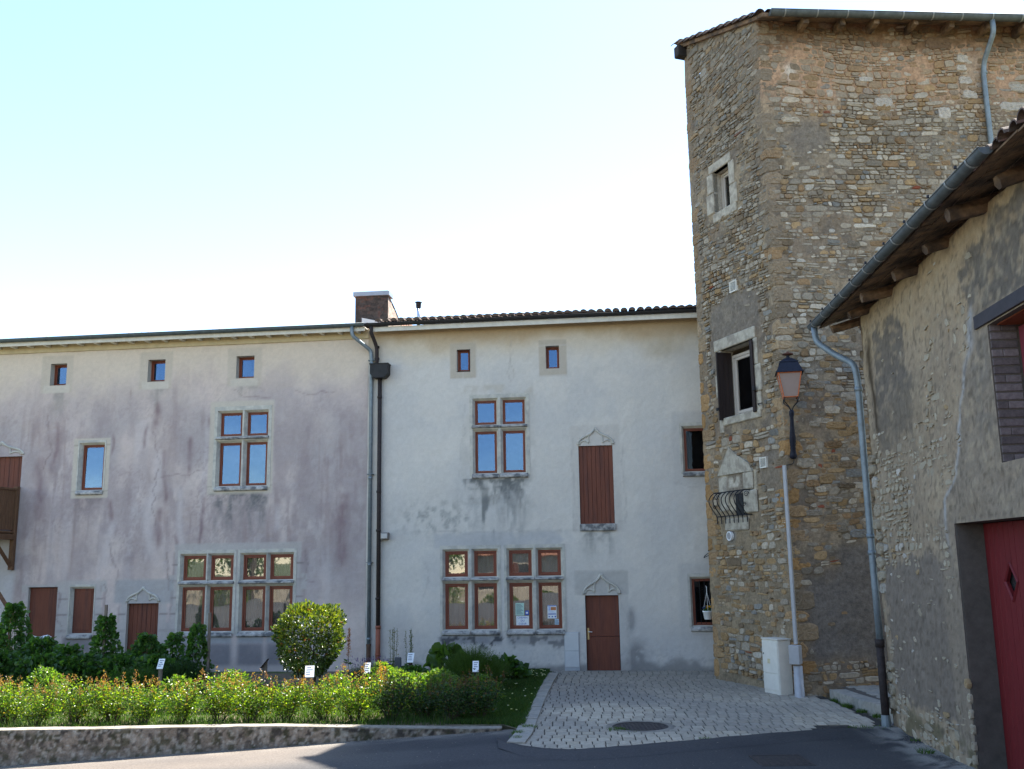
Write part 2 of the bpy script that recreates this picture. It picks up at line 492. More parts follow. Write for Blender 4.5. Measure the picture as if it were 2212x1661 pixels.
def wall_grid(fr, u0, u1, z0, z1, step, openings, paint, reveal=0.28, rough=0.006, seed=1, rev_col=None):
    """wall sheet with true openings, their reveals, and its own colour per vertex"""
    def lines(a, b, ed):
        n = max(2, int(round((b - a) / step)) + 1)
        L = list(np.linspace(a, b, n))
        for e in ed:
            if a < e < b:
                L = [x for x in L if abs(x - e) > step * 0.45 or x in (a, b)] + [e]
        return np.array(sorted(set(L)))
    U = lines(u0, u1, [e for o in openings for e in (o[0], o[1])])
    Z = lines(z0, z1, [e for o in openings for e in (o[2], o[3])])
    gu, gz = np.meshgrid(U, Z, indexing='ij')
    fu, fz = gu.ravel(), gz.ravel()
    y = -(fbm(fu * 1.3, fz * 1.3, seed) - 0.5) * rough * 4 - (fbm(fu * 7, fz * 7, seed + 3) - 0.5) * rough
    for o in openings:
        near = box_mask(fu, fz, o[0] - 0.15, o[1] + 0.15, o[2] - 0.15, o[3] + 0.15, 0.1)
        y = y * (1 - near)
    V = fr(fu, y, fz)
    C = paint(fu, fz)
    nz = len(Z)
    cu = (U[:-1] + U[1:]) / 2; cz = (Z[:-1] + Z[1:]) / 2
    keep = np.ones((len(cu), len(cz)), bool)
    for o in openings:
        keep &= ~(((cu > o[0]) & (cu < o[1]))[:, None] & ((cz > o[2]) & (cz < o[3]))[None, :])
    i, j = np.nonzero(keep)
    Q = np.stack([i * nz + j, (i + 1) * nz + j, (i + 1) * nz + j + 1, i * nz + j + 1], 1)
    vs = [V]; cs = [C]; fs = [Q]; n = len(V)
    for o in openings:
        d = o[4] if len(o) > 4 else reveal
        if d <= 0: continue
        a, b, c, e = o[:4]
        ring = [(a, c), (b, c), (b, e), (a, e)]
        P = np.array([fr(q[0], 0.0, q[1]) for q in ring] + [fr(q[0], d, q[1]) for q in ring])
        vs.append(P)
        cc = np.array(rev_col if rev_col is not None else C.mean(0)); cs.append(np.tile(cc, (8, 1)))
        fs.append(np.array([(k, (k + 1) % 4, 4 + (k + 1) % 4, 4 + k) for k in range(4)]) + n)
        n += 8
    return [np.concatenate(vs), np.concatenate(fs), np.concatenate(cs)]


def rubble(fr, u0, u1, z0, z1, hmin, hmax, amin, amax, keep, colour, raise_=(0.008, 0.03), seed=5, gap=0.008, wav=0.05,
           sizef=None, rnd=0.22, split=0.3, tilt=0.35):
    """coursed rubble: tight, uneven stones between wavering course lines, each a low rough block"""
    rg = np.random.default_rng(seed)
    zs = [z0]
    while zs[-1] < z1:
        k = 1.0 if sizef is None else sizef(zs[-1])
        zs.append(zs[-1] + rg.uniform(hmin, hmax) * k)
    K = len(zs)

    def line(k, u):
        h = zs[min(k + 1, K - 1)] - zs[max(k - 1, 0)]
        return zs[k] + (fbm(u * 1.7 + 31.7 * k, u * 0 + k * 3.3, seed, 3) - .5) * min(2 * wav, h * .62) + (vn(u * .35, u * 0 + zs[k] * .25, seed + 50) - .5) * 0.5
    P = []; meta = []
    for k in range(K - 1):
        h = zs[k + 1] - zs[k]
        n = int((u1 - u0) / (h * amin)) + 4
        w = h * rg.uniform(amin, amax, n) * np.where(rg.random(n) < .15, 1.7, 1.0)
        e = u0 - rg.uniform(0, .3) + np.concatenate(([0], np.cumsum(w)))
        e = e[e < u1 + .2]
        eb = e + rg.uniform(-1, 1, len(e)) * h * tilt * .5; et = e + rg.uniform(-1, 1, len(e)) * h * tilt * .5
        for i in range(len(e) - 1):
            parts = [(0.0, 1.0)]
            if rg.random() < split and h > hmin * 1.3:
                m = rg.uniform(.35, .65); parts = [(0.0, m), (m, 1.0)]
            for (a, b) in parts:
                meta.append((eb[i], eb[i + 1], et[i], et[i + 1], k, a, b))
    M = np.array(meta)
    N = len(M)
    t = np.array([0.0, .33, .67, 1.0])
    ubot = M[:, 0:1] + (M[:, 1:2] - M[:, 0:1]) * t; utop = M[:, 2:3] + (M[:, 3:4] - M[:, 2:3]) * t
    Zb = np.zeros((N, 4)); Zt = np.zeros((N, 4))
    for k in range(K - 1):
        s = M[:, 4] == k
        if not s.any(): continue
        lb, lt = line(k, ubot[s]), line(k + 1, utop[s])
        a = M[s, 5:6]; b = M[s, 6:7]
        Zb[s] = lb * (1 - a) + lt * a; Zt[s] = lb * (1 - b) + lt * b
    U = np.concatenate([ubot, ((M[:, 1] + M[:, 3]) / 2)[:, None], utop[:, ::-1], ((M[:, 0] + M[:, 2]) / 2)[:, None]], 1)
    Z = np.concatenate([Zb, ((Zb[:, 3] + Zt[:, 3]) / 2)[:, None], Zt[:, ::-1], ((Zb[:, 0] + Zt[:, 0]) / 2)[:, None]], 1)
    m = 10
    cu = U.mean(1); cz = Z.mean(1); hw = (U.max(1) - U.min(1)) / 2; hh = (Z.max(1) - Z.min(1)) / 2
    ok = keep(cu, cz, hw, hh, rg) & (cz > z0) & (cz < z1 + .1) & (cu > u0) & (cu < u1)
    U, Z, cu, cz, hw, hh = U[ok], Z[ok], cu[ok], cz[ok], hw[ok], hh[ok]
    N = len(U)
    du = U - cu[:, None]; dz = Z - cz[:, None]
    pull = np.ones((N, m)) * (1 - rg.uniform(0, rnd * .45, (N, m)))
    for c in (0, 3, 5, 8): pull[:, c] = 1 - rg.uniform(.06, rnd * 1.6, N)
    gu = np.clip(1 - gap / np.maximum(hw, .012), .3, 1)[:, None]; gz = np.clip(1 - gap / np.maximum(hh, .012), .3, 1)[:, None]
    px, pz = du * pull * gu, dz * pull * gz
    rz = rg.uniform(*raise_, (N, 1)); tx = rg.uniform(-.5, .5, (N, 1)); tz = rg.uniform(-.5, .5, (N, 1))
    tilt_ = 1 + tx * px / np.maximum(hw, .01)[:, None] + tz * pz / np.maximum(hh, .01)[:, None]
    rings = []
    for sc, dep in ((1.04, 0.014), (0.97, -.6), (0.83, -1.0)):
        d = dep if dep > 0 else dep * rz * tilt_
        rings.append(fr(cu[:, None] + px * sc, d + rg.uniform(-.003, .003, (N, m)), cz[:, None] + pz * sc))
    V = np.stack(rings, 1)
    col = colour(cu, cz, hw, hh, rg)
    cols = np.repeat(np.repeat(col[:, None, None, :], 3, 1), m, 2); cols[:, 0] *= .8
    base = (np.arange(N) * 3 * m)[:, None]; k = np.arange(m); k2 = (k + 1) % m
    Q = [np.stack([base + r_ * m + k, base + r_ * m + k2, base + (r_ + 1) * m + k2, base + (r_ + 1) * m + k], -1).reshape(-1, 4) for r_ in range(2)]
    cap = base + 2 * m + k
    for a in range(m // 2 - 1): Q.append(np.stack([cap[:, a], cap[:, a + 1], cap[:, m - 2 - a], cap[:, m - 1 - a]], -1))
    return [V.reshape(-1, 3), np.concatenate(Q), cols.reshape(-1, 3)]


def join(*parts):
    n = 0; V = []; Fq = []; Cc = []
    for v, f, c in parts:
        V.append(v); Fq.append(np.asarray(f) + n); Cc.append(c); n += len(v)
    return [np.concatenate(V), np.concatenate(Fq), np.concatenate(Cc)]


# ================================================================== GROUND
def road_z(x, y):
    x = np.asarray(x, float); y = np.asarray(y, float)
    return 0.053 * np.clip(x, -14, 0) + 1.35 * ss(15.5, 2.5, y) * 1.0


def ground_sheet(name, x0, x1, y0, y1, step, zf, mat, paint=None, mask=None, kind='structure'):
    X = np.arange(x0, x1 + step / 2, step); Y = np.arange(y0, y1 + step / 2, step)
    gx, gy = np.meshgrid(X, Y, indexing='ij'); fx, fy = gx.ravel(), gy.ravel()
    V = np.stack([fx, fy, zf(fx, fy)], 1)
    n = len(Y); i, j = np.meshgrid(np.arange(len(X) - 1), np.arange(n - 1), indexing='ij'); i = i.ravel(); j = j.ravel()
    if mask is not None:
        k = mask(X[i] + step / 2, Y[j] + step / 2); i = i[k]; j = j[k]
    Q = np.stack([i * n + j, (i + 1) * n + j, (i + 1) * n + j + 1, i * n + j + 1], 1)
    return put(name, [V, Q, paint(fx, fy) if paint else None], mat, kind=kind, smooth=True)


put("ground", MB().add([(-900, -900, -1.6), (900, -900, -1.6), (900, 900, -1.6), (-900, 900, -1.6)], [(0, 1, 2, 3)]), M_GROUND, kind='structure')


def asph_col(x, y):
    c = np.tile(np.array([0.064, 0.063, 0.065]), (len(x), 1))
    c = mixc(c, (0.082, 0.079, 0.076), ss(0.4, 0.75, fbm(x * 0.35, y * 0.5, 3)))
    c = mixc(c, (0.042, 0.042, 0.045), ss(0.5, 0.75, fbm(x * 0.5 + 5, y * 1.1, 9)) * 0.6)
    c = mixc(c, (0.175, 0.145, 0.118), ss(-2.0, -4.5, x) * ss(15.6, 17.2, y) * (0.45 + 0.5 * fbm(x * 1.2, y * 2.5, 71)))  # sunlit strip beside the wall, brightened and warmed in the asphalt colour
    edge = ss(17.7, 18.3, y) * (1 - ss(-0.3, 0.3, x))
    c = mixc(c, (0.22, 0.20, 0.17), edge * ss(0.35, 0.6, fbm(x * 3, y * 5, 8)) * 0.8)       # dust along the wall foot
    be = ss(5.7, 6.4, x + 0.07 * (18 - y)) * ss(5, 9, y)
    c = mixc(c, (0.34, 0.32, 0.28), be * ss(0.40, 0.55, fbm(x * 4, y * 4, 18)) * 0.8)       # gravel along the barn
    return c


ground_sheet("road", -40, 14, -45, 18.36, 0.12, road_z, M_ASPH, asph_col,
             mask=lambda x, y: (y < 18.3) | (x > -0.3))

# ---- stone setts of the forecourt
PAVE = [(1.00, 27.6), (0.97, 26.85), (0.72, 24.6), (0.42, 21.5), (0.10, 17.6), (-0.03, 16.75), (0.35, 16.40), (0.80, 16.16), (1.9, 16.45), (3.45, 17.05),
        (5.10, 17.60), (6.42, 17.85), (6.62, 18.6), (6.6, 22.1), (5.7, 24.9), (6.2, 27.1)]


def in_poly(x, y, P):
    x = np.asarray(x, float); y = np.asarray(y, float); c = np.zeros(x.shape, bool); n = len(P)
    for i in range(n):
        (xa, ya), (xb, yb) = P[i], P[(i + 1) % n]
        k = ((ya > y) != (yb > y)) & (x < (xb - xa) * (y - ya) / (yb - ya + 1e-12) + xa)
        c ^= k
    return c


def in_drain(x, y):
    return ((x - 2.20) ** 2 + (y - 18.27) ** 2 < 0.56 ** 2) | ((x > 5.2) & (x < 5.95) & (y < 18.05))


def build_paving():
    ca, sa = math.cos(R(-3)), math.sin(R(-3))
    rg = np.random.default_rng(3)
    xs = []; dep = 0.29; v = -14.0; r_ = 0
    while v < 16:
        u = -12 + (0.1 if r_ % 2 else 0.0) + rg.uniform(-.02, .02)
        while u < 14:
            w = 0.20 + rg.uniform(-.022, .022)
            xs.append((u + w / 2, v + dep / 2, w / 2, dep / 2)); u += w
        v += dep; r_ += 1
    A = np.array(xs)
    X = 3 + A[:, 0] * ca - A[:, 1] * sa; Y = 21 + A[:, 0] * sa + A[:, 1] * ca
    k = in_poly(X, Y, [(x, y - (.32 if y < 18 else 0)) for x, y in PAVE]) & ~in_drain(X, Y) & in_poly(X + .12, Y, [(x, y - (.32 if y < 18 else 0)) for x, y in PAVE])
    A = A[k]; X = X[k]; Y = Y[k]; N = len(A)
    g = 0.006
    rings = []
    for off, z in ((0.0, -0.01), (0.004, 0.014), (0.02, 0.022)):
        q = []
        for su, sv in ((-1, -1), (1, -1), (1, 1), (-1, 1)):
            du = su * (A[:, 2] - g - off); dv = sv * (A[:, 3] - 0.004 - off * 0.6)
            zz = z + rg.uniform(-0.003, 0.003, N) + (fbm(X, Y, 5) - .5) * 0.02
            q.append(np.stack([X + du * ca - dv * sa, Y + du * sa + dv * ca, zz], 1))
        rings.append(np.stack(q, 1))
    V = np.stack(rings, 1).reshape(-1, 3)
    base = (np.arange(N) * 12)[:, None]; kk = np.arange(4); k2 = (kk + 1) % 4
    Q = [np.stack([base + r_ * 4 + kk, base + r_ * 4 + k2, base + (r_ + 1) * 4 + k2, base + (r_ + 1) * 4 + kk], -1).reshape(-1, 4) for r_ in range(2)]
    Q.append(base + 8 + kk)
    t = rg.random(N)
    c = np.tile(np.array([0.41, 0.36, 0.28]), (N, 1)) * rg.uniform(0.84, 1.12, (N, 1))
    c = mixc(c, (0.40, 0.34, 0.25), (t > 0.9) * 0.7)
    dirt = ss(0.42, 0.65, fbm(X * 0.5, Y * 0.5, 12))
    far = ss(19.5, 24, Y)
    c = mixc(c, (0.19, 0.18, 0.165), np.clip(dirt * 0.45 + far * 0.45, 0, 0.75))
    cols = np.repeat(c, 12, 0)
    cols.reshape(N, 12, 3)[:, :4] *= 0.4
    bed = MB(); P = PAVE
    bv = np.array([(x, y, 0.004) for x, y in P]); n = len(P)
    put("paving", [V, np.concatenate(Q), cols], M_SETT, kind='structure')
    bed.add(bv, [tuple(range(n))])
    put("paving_bed", bed, surf("joint_dirt", (0.045, 0.042, 0.036), rough=1.0, var=0.4, scale=9, bump=0.4), kind='structure')
    # flat border stones along the lawn
    kb = MB(); pts = PAVE[1:6]
    for i in range(len(pts) - 1):
        a = np.array(pts[i]); b = np.array(pts[i + 1]); L = np.linalg.norm(b - a); m = max(1, int(L / 0.75)); t = (b - a) / L; nn = np.array([-t[1], t[0]]) * -1
        for j in range(m):
            p = a + t * (L * j / m + 0.012); q = a + t * (L * (j + 1) / m - 0.012); w = 0.15
            cs = [p - nn * w, q - nn * w, q + nn * w, p + nn * w]
            zt = 0.055 + random.uniform(-0.006, 0.006)
            kb.add([(x, y, -0.02) for x, y in cs] + [(x, y, zt) for x, y in cs], [(0, 1, 5, 4), (1, 2, 6, 5), (2, 3, 7, 6), (3, 0, 4, 7), (4, 5, 6, 7)])
    put("kerb", kb, M_KERB, kind='structure')


build_paving()


def road_edge():
    """asphalt laid up against the front edge of the setts"""
    P = [(-0.35, 17.3), (-0.10, 16.85), (0.02, 16.62), (0.35, 16.36), (0.80, 16.16), (1.3, 16.27), (1.9, 16.46), (2.7, 16.77), (3.45, 17.05), (4.3, 17.34), (5.10, 17.60), (5.8, 17.74), (6.35, 17.84), (6.6, 17.9)]
    Q = []
    for i in range(len(P) - 1):
        for t in np.linspace(0, 1, 12, endpoint=False): Q.append((P[i][0] + (P[i + 1][0] - P[i][0]) * t, P[i][1] + (P[i + 1][1] - P[i][1]) * t))
    V = []; n = len(Q)
    for i, (x, y) in enumerate(Q):
        j = (vn(x * 5, y * 5, 3) - .5) * .05 + (vn(x * 17, y * 17, 4) - .5) * .02
        V += [(x, y + j, .012), (x, y + j - .015, .036), (x + .02, y - .28, .034), (x + .04, y - .75, .002)]
    F = [(4 * i + k, 4 * i + 4 + k, 4 * i + 5 + k, 4 * i + 1 + k) for i in range(n - 1) for k in range(3)]
    V = np.array(V)
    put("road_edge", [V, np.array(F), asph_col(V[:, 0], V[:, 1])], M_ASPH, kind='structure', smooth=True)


road_edge()


def gravel():
    rg = np.random.default_rng(19)
    n = 5200
    x = np.concatenate([rg.uniform(-9, 6.4, 700), rg.uniform(-10, -0.3, 1800), rg.uniform(5.6, 6.5, 800)])
    y = np.concatenate([rg.uniform(14.3, 18.2, 700), 18.27 - np.abs(rg.normal(0, .10, 1800)), rg.uniform(11.5, 17.6, 800)])
    x[2500:] = 6.58 + .07 * (17.96 - y[2500:]) * -1 - np.abs(rg.normal(0, .16, 800))
    k = ~in_poly(x, y, PAVE); x, y = x[k], y[k]; n = len(x)
    z = road_z(x, y) + .001
    s = rg.uniform(.004, .011, n); a = rg.uniform(0, 6.28, n)
    R_ = []
    for q in range(4):
        R_.append(np.stack([x + np.cos(a + q * 1.57) * s * rg.uniform(.7, 1.2, n), y + np.sin(a + q * 1.57) * s, z], 1))
    R_.append(np.stack([x, y, z + s * .7], 1))
    V = np.stack(R_, 1).reshape(-1, 3); b_ = np.arange(n) * 5
    F = np.concatenate([np.stack([b_ + q, b_ + (q + 1) % 4, b_ + 4], 1) for q in range(4)])
    c = np.repeat(np.array([.22, .20, .17]) * rg.uniform(.5, 1.2, (n, 1)), 5, 0)
    put("gravel", [V, F, c], M_SETT, label="pale grit scattered on the asphalt and along the wall feet", cat="gravel", kind='stuff', fix=False)


gravel()

# ---- garden soil and the concrete retaining wall
GARDEN = [(-26, 18.6), (-0.25, 18.6), (0.12, 18.0), (0.42, 21.5), (0.72, 24.6), (0.95, 26.85), (0.98, 27.55), (-26, 30.9)]
g = MB(); g.add([(x, y, 0.03 if x < 0 else 0.012) for x, y in GARDEN], [tuple(range(len(GARDEN)))])
put("garden_bed", g, M_SOIL, kind='structure')


def conc_col(u, z):
    c = np.tile(np.array([0.215, 0.175, 0.135]), (len(u), 1))
    c = mixc(c, (0.29, 0.245, 0.19), ss(0.5, 0.72, fbm(u * 2.6, z * 3.2, 41)) * 0.7)
    c = mixc(c, (0.035, 0.03, 0.026), ss(0.50, 0.60, fbm(u * 13, z * 13, 44)) * ss(-0.55, 0.1, z - 0.0) * 0.9)
    c = mixc(c, (0.045, 0.045, 0.02), ss(0.52, 0.66, fbm(u * 8 + 3, z * 9, 47)) * 0.7)
    c = mixc(c, (0.42, 0.39, 0.33), ss(0.66, 0.74, vn(u * 19, z * 19, 50)) * 0.5)
    c = mixc(c, (0.30, 0.27, 0.22), ss(0.09, 0.12, z) * 0.6)
    return c


def build_garden_wall():
    fr0 = flat_frame((-13.0, 18.28, 0), R(90))
    drop = lambda u: 0.10 * ss(8.0, 12.7, u)
    fr = lambda u, y, z: fr0(u, y, z - drop(np.asarray(u, float)) * (np.asarray(z) > -.5))
    L = 12.72
    front = wall_grid(fr, 0, L, -1.0, 0.125, 0.035, [], conc_col, rough=0.022, seed=6)
    fr2 = lambda u, y, z: fr(u, z, 0.125 + y)          # the top, laid flat
    top = wall_grid(fr2, 0, L, 0, 0.30, 0.05, [], lambda u, z: np.tile(np.array([0.25, 0.225, 0.185]), (len(u), 1)) * (0.6 + 0.8 * fbm(u * 4, z * 4, 3))[:, None], rough=0.006, seed=9)
    back = wall_grid(lambda u, y, z: fr(u, 0.30 + y, z), 0, L, -1.0, 0.125, 0.3, [], conc_col, rough=0.0, seed=6)
    end = wall_grid(lambda u, y, z: fr(L + y, u, z), 0, 0.30, -1.0, 0.125, 0.05, [], conc_col, rough=0.004, seed=6)
    put("retaining_wall", join(front, top, back, end), M_CONC, label="low pitted grey concrete wall holding the rose bed above the road", cat="wall", smooth=True)


build_garden_wall()

# mortar collar round the cover in the setts
def collar():
    V = []; n = 48
    for k in range(n):
        a = 2 * math.pi * k / n; w = .64 + .03 * math.sin(k * 2.3)
        for r_, z in ((.485, .012), (.51, .030), (w * .93, .031), (w, .006)): V.append((2.20 + r_ * math.cos(a), 18.27 + r_ * math.sin(a), z))
    F = [(4 * k + j, 4 * ((k + 1) % n) + j, 4 * ((k + 1) % n) + j + 1, 4 * k + j + 1) for k in range(n) for j in range(3)]
    V = np.array(V)
    put("cover_collar", [V, np.array(F), np.array([.21, .19, .16]) * (.6 + .8 * fbm(V[:, 0] * 5, V[:, 1] * 5, 4))[:, None]], M_SETT, kind='structure', smooth=True)


collar()
# ---- covers in the ground
def round_cover(name, x, y, r, z, label):
    t = thing(name, (x, y, z), 0, label, "manhole cover", "iron covers in the ground")
    put("rim", MB().lathe([(r, -0.03), (r, 0.004), (r * 0.93, 0.006), (r * 0.93, -0.02)], (x, y, z), 40), M_MANHOLE, t)
    m = MB().lathe([(r * 0.92, -0.02), (r * 0.92, -0.002), (0.02, -0.002)], (x, y, z), 40)
    k = int(r / 0.07)
    for i in range(-k, k + 1):
        for j in range(-k, k + 1):
            px, py = i * 0.07, j * 0.07
            if px * px + py * py < (r * 0.86) ** 2 and (i + j) % 2 == 0:
                m.bevbox(x + px - 0.022, x + px + 0.022, y + py - 0.022, y + py + 0.022, z - 0.003, z + 0.005, 0.004)
    put("lid", m, M_MANHOLE, t)


round_cover("manhole_cover", 2.20, 18.27, 0.50, 0.024, "large round iron cover among the pale setts with grass at its rim")
round_cover("manhole_cover", 0.38, 16.38, 0.46, 0.008, "round rusty cover where the asphalt meets the corner of the setts")


def rect_cover(x0, x1, y0, y1, z, label):
    t = thing("manhole_cover", ((x0 + x1) / 2, (y0 + y1) / 2, z), 0, label, "manhole cover", "iron covers in the ground")
    m = MB(); w = 0.045
    m.bevbox(x0, x1, y0, y0 + w, z - 0.03, z + 0.007, 0.004).bevbox(x0, x1, y1 - w, y1, z - 0.03, z + 0.007, 0.004)
    m.bevbox(x0, x0 + w, y0 + w, y1 - w, z - 0.03, z + 0.007, 0.004).bevbox(x1 - w, x1, y0 + w, y1 - w, z - 0.03, z + 0.007, 0.004)
    put("rim", m, M_MANHOLE, t)
    m = MB().box(x0 + w + .004, x1 - w - .004, y0 + w + .004, y1 - w - .004, z - 0.03, z + 0.001)
    for k in range(1, 7):
        xx = x0 + w + (x1 - x0 - 2 * w) * k / 7
        m.bevbox(xx - 0.012, xx + 0.012, y0 + w + 0.05, y1 - w - 0.05, z, z + 0.006, 0.003)
    put("lid", m, M_MANHOLE, t)


rect_cover(3.50, 4.28, 14.75, 15.57, 0.012, "rectangular iron cover in the dark asphalt in front of the red garage")
rect_cover(5.32, 5.90, 17.50, 17.86, 0.018, "small rectangular drain cover between the setts and the barn drainpipe")

# ================================================================== HOUSES
JOIN = -6.22
LO, UP = (1.13, 2.38), (2.57, 3.28)


def gutter_bands(par, fr, u0, u1, y, z, r, count, n=8):
    for k in range(count):
        u = u0 + (u1 - u0) * (k + 0.5) / count + random.uniform(-.06, .06)
        V = []
        for rr in (r + .004, r + .011):
            for du in (-0.016, 0.016):
                for a in range(n + 1):
                    th = math.pi * a / n
                    V.append(fr(u + du, y - rr * math.cos(th), z - rr * math.sin(th)))
        q = n + 1
        F = [(2 * q + a, 2 * q + a + 1, 3 * q + a + 1, 3 * q + a) for a in range(n)] + [(a, a + 1, 2 * q + a + 1, 2 * q + a) for a in range(n)] + [(q + a, q + a + 1, 3 * q + a + 1, 3 * q + a) for a in range(n)]
        put("gutter_band", MB().add(V, F), M_BAND, par)


def curve(pts, n=6):
    """round the bends of a polyline"""
    P = [Vector(p) for p in pts]; out = [P[0]]
    for i in range(1, len(P) - 1):
        a, b, c = P[i - 1], P[i], P[i + 1]
        d = min((a - b).length, (c - b).length) * 0.4
        p, q = b + (a - b).normalized() * d, b + (c - b).normalized() * d
        for k in range(n + 1):
            t = k / n
            out.append(p * (1 - t) ** 2 + b * 2 * t * (1 - t) + q * t * t)
    out.append(P[-1])
    return out


def window(par, s0, s1, z0, z1, y, fr=FH, mat=M_FRAME, curtain=False, glass=M_GLASS, fw=0.030, sash=0.038, mull=None):
    """one light: fixed frame, sash ring, drip bar, pane (and curtain)"""
    m = MB()
    w = fw
    if curtain: w, sash, glass = 0.045, 0.045, M_GLASSLO
    m.box(s0, s0 + w, y, y + 0.07, z0, z1, fr).box(s1 - w, s1, y, y + 0.07, z0, z1, fr)
    m.box(s0 + w, s1 - w, y + .001, y + 0.07, z0, z0 + w, fr).box(s0 + w, s1 - w, y + .001, y + 0.07, z1 - w, z1, fr)
    a0, a1, b0, b1 = s0 + w + .004, s1 - w - .004, z0 + w + .004, z1 - w - .004
    if sash:
        q = sash
        m.bevbox(a0, a0 + q, y + 0.014, y + 0.06, b0, b1, 0.006, fr).bevbox(a1 - q, a1, y + 0.014, y + 0.06, b0, b1, 0.006, fr)
        m.bevbox(a0 + q, a1 - q, y + 0.016, y + 0.06, b0, b0 + q, 0.006, fr).bevbox(a0 + q, a1 - q, y + 0.016, y + 0.06, b1 - q, b1, 0.006, fr)
        m.prism([(0, 0), (1, 0), (1, 1), (0, 1)], 0, 0.03, lambda u, yy, z: fr(a0 - .02 + u * (a1 - a0 + .04), y - 0.02 + yy, b0 - 0.012 + z * 0.022))
    else:
        q = 0
    f = put("window", m, mat, par)
    tx, tz = random.uniform(-.007, .007), random.uniform(-.007, .007)
    g = MB().box(a0 + q - .004, a1 - q + .004, y + 0.036, y + 0.042, b0 + q - .004, b1 - q + .004, lambda u_, y_, z_: fr(u_, y_ + tx * (u_ - a0) + tz * (z_ - b0), z_))
    put("pane", g, glass, f)
    if curtain:
        c = MB(); n = 26
        U = np.linspace(a0 + q - .01, a1 - q + .01, n)
        yy = y + 0.10 + 0.012 * np.sin(U * 55 + s0) + 0.008 * np.sin(U * 23)
        V = np.concatenate([fr(U, yy, np.full(n, b0)), fr(U, yy + 0.004, np.full(n, b1))])
        c.add(V, [(i, i + 1, n + i + 1, n + i) for i in range(n - 1)])
        put("curtain", c, M_CURT, f, smooth=True)
    return f


def surround(par, lights, marg, yj=0.16, name="stone_surround", prof=0.055, out=0.012, sill=True, mat=M_STONE, fr=FH):
    """moulded stone round a group of lights: a face with stepped edges to every light, drip transoms and a sill"""
    s0 = min(l[0] for l in lights) - marg; s1 = max(l[1] for l in lights) + marg
    z0 = min(l[2] for l in lights) - marg * 0.5; z1 = max(l[3] for l in lights) + marg
    s0 -= .03; s1 += .03; z0 -= .03; z1 += .06
    ex = [(a - prof, b + prof, c - prof * 0.5, d + prof) for a, b, c, d in lights]
    U = sorted({s0, s1, *[e[0] for e in ex], *[e[1] for e in ex]}); Z = sorted({z0, z1, *[e[2] for e in ex], *[e[3] for e in ex]})
    m = MB()
    V = [fr(u, -out, z) for u in U for z in Z]; nz = len(Z); F = []
    for i in range(len(U) - 1):
        for j in range(nz - 1):
            cu, cz = (U[i] + U[i + 1]) / 2, (Z[j] + Z[j + 1]) / 2
            if not any(e[0] < cu < e[1] and e[2] < cz < e[3] for e in ex):
                F.append((i * nz + j, (i + 1) * nz + j, (i + 1) * nz + j + 1, i * nz + j + 1))
    m.add(V, F)
    rect = [(s0, z0), (s1, z0), (s1, z1), (s0, z1)]
    m.add([fr(u, -out, z) for u, z in rect] + [fr(u, 0.03, z) for u, z in rect], [(k, (k + 1) % 4, 4 + (k + 1) % 4, 4 + k) for k in range(4)])
    for (a, b, c, d) in lights:
        loops = []
        for t, y in ((1, -out), (1, 0.022), (0.62, 0.03), (0.62, 0.06), (0.25, 0.068), (0.25, 0.095), (0, 0.10), (0, yj + 0.06)):
            p = prof * t
            loops.append([(a - p, c - p * 0.5, y), (b + p, c - p * 0.5, y), (b + p, d + p, y), (a - p, d + p, y)])
        V = [fr(u, y, z) for lp in loops for u, z, y in lp]; F = []
        for i in range(len(loops) - 1):
            for k in range(4):
                F.append((i * 4 + k, i * 4 + (k + 1) % 4, (i + 1) * 4 + (k + 1) % 4, (i + 1) * 4 + k))
        m.add(V, F)
    o = put(name, m, mat, par)
    if sill:
        zb = min(l[2] for l in lights)
        for (a, b, c, e) in lights:
            d = MB()
            zz = c - 0.03
            up = c > zb + 0.1
            hgt = 0.085 if up else 0.13
            prot = 0.075 if up else 0.06
            A, B_ = a - 0.075, b + 0.075
            pr = [(0.0, 0.0), (-prot, -hgt * 0.45), (-prot, -hgt * 0.8), (-prot * 0.3, -hgt), (0.0, -hgt)]
            n = len(pr)
            V = [fr(u, -out - .003 + y, zz + z) for u in (A, B_) for y, z in pr]
            d.add(V, [tuple(range(n)), tuple(range(2 * n - 1, n - 1, -1))] + [(k, (k + 1) % n, n + (k + 1) % n, n + k) for k in range(n)])
            put("sill", d, M_SILL, par)
    return o


def boards(par, name, s0, s1, z0, z1, y, n, mat, fr=FH, th=0.035, gap=0.006):
    m = MB(); w = (s1 - s0) / n
    for k in range(n):
        m.bevbox(s0 + k * w + gap / 2, s0 + (k + 1) * w - gap / 2, y, y + th, z0, z1, 0.005, fr)
    m.box(s0, s1, y + th, y + th + 0.01, z0, z1, fr)
    return put(name, m, mat, par)


def ogee(par, sc, half, zb, h, fr=FH, mat=M_STONE):
    """carved accolade over a door: a raised moulding with two cusps under it"""
    m = MB()
    ctl = [(-1, 0), (-.97, .14), (-.85, .33), (-.64, .47), (-.42, .57), (-.24, .68), (-.10, .83), (0, 1.0)]
    pts = [(q[0] * half, q[1] * h) for q in ctl]
    for sg in (1, -1):
        L = [fr(sc + sg * x, -0.008, zb + z) for x, z in pts]
        m.tube(curve(L, 4), 0.036, 8)
        c = [(-half * 0.93, 0.0), (-half * 0.86, h * 0.17), (-half * 0.68, h * 0.26), (-half * 0.50, h * 0.20), (-half * 0.40, h * 0.10), (-half * 0.40, h * 0.30), (-half * 0.40, h * 0.48), (-half * 0.25, h * 0.66), (0, h * 0.86)]
        m.tube(curve([fr(sc + sg * x, -0.002, zb + z) for x, z in c], 4), 0.026, 8)
    return put("carved_ogee", m, mat, par, smooth=True)


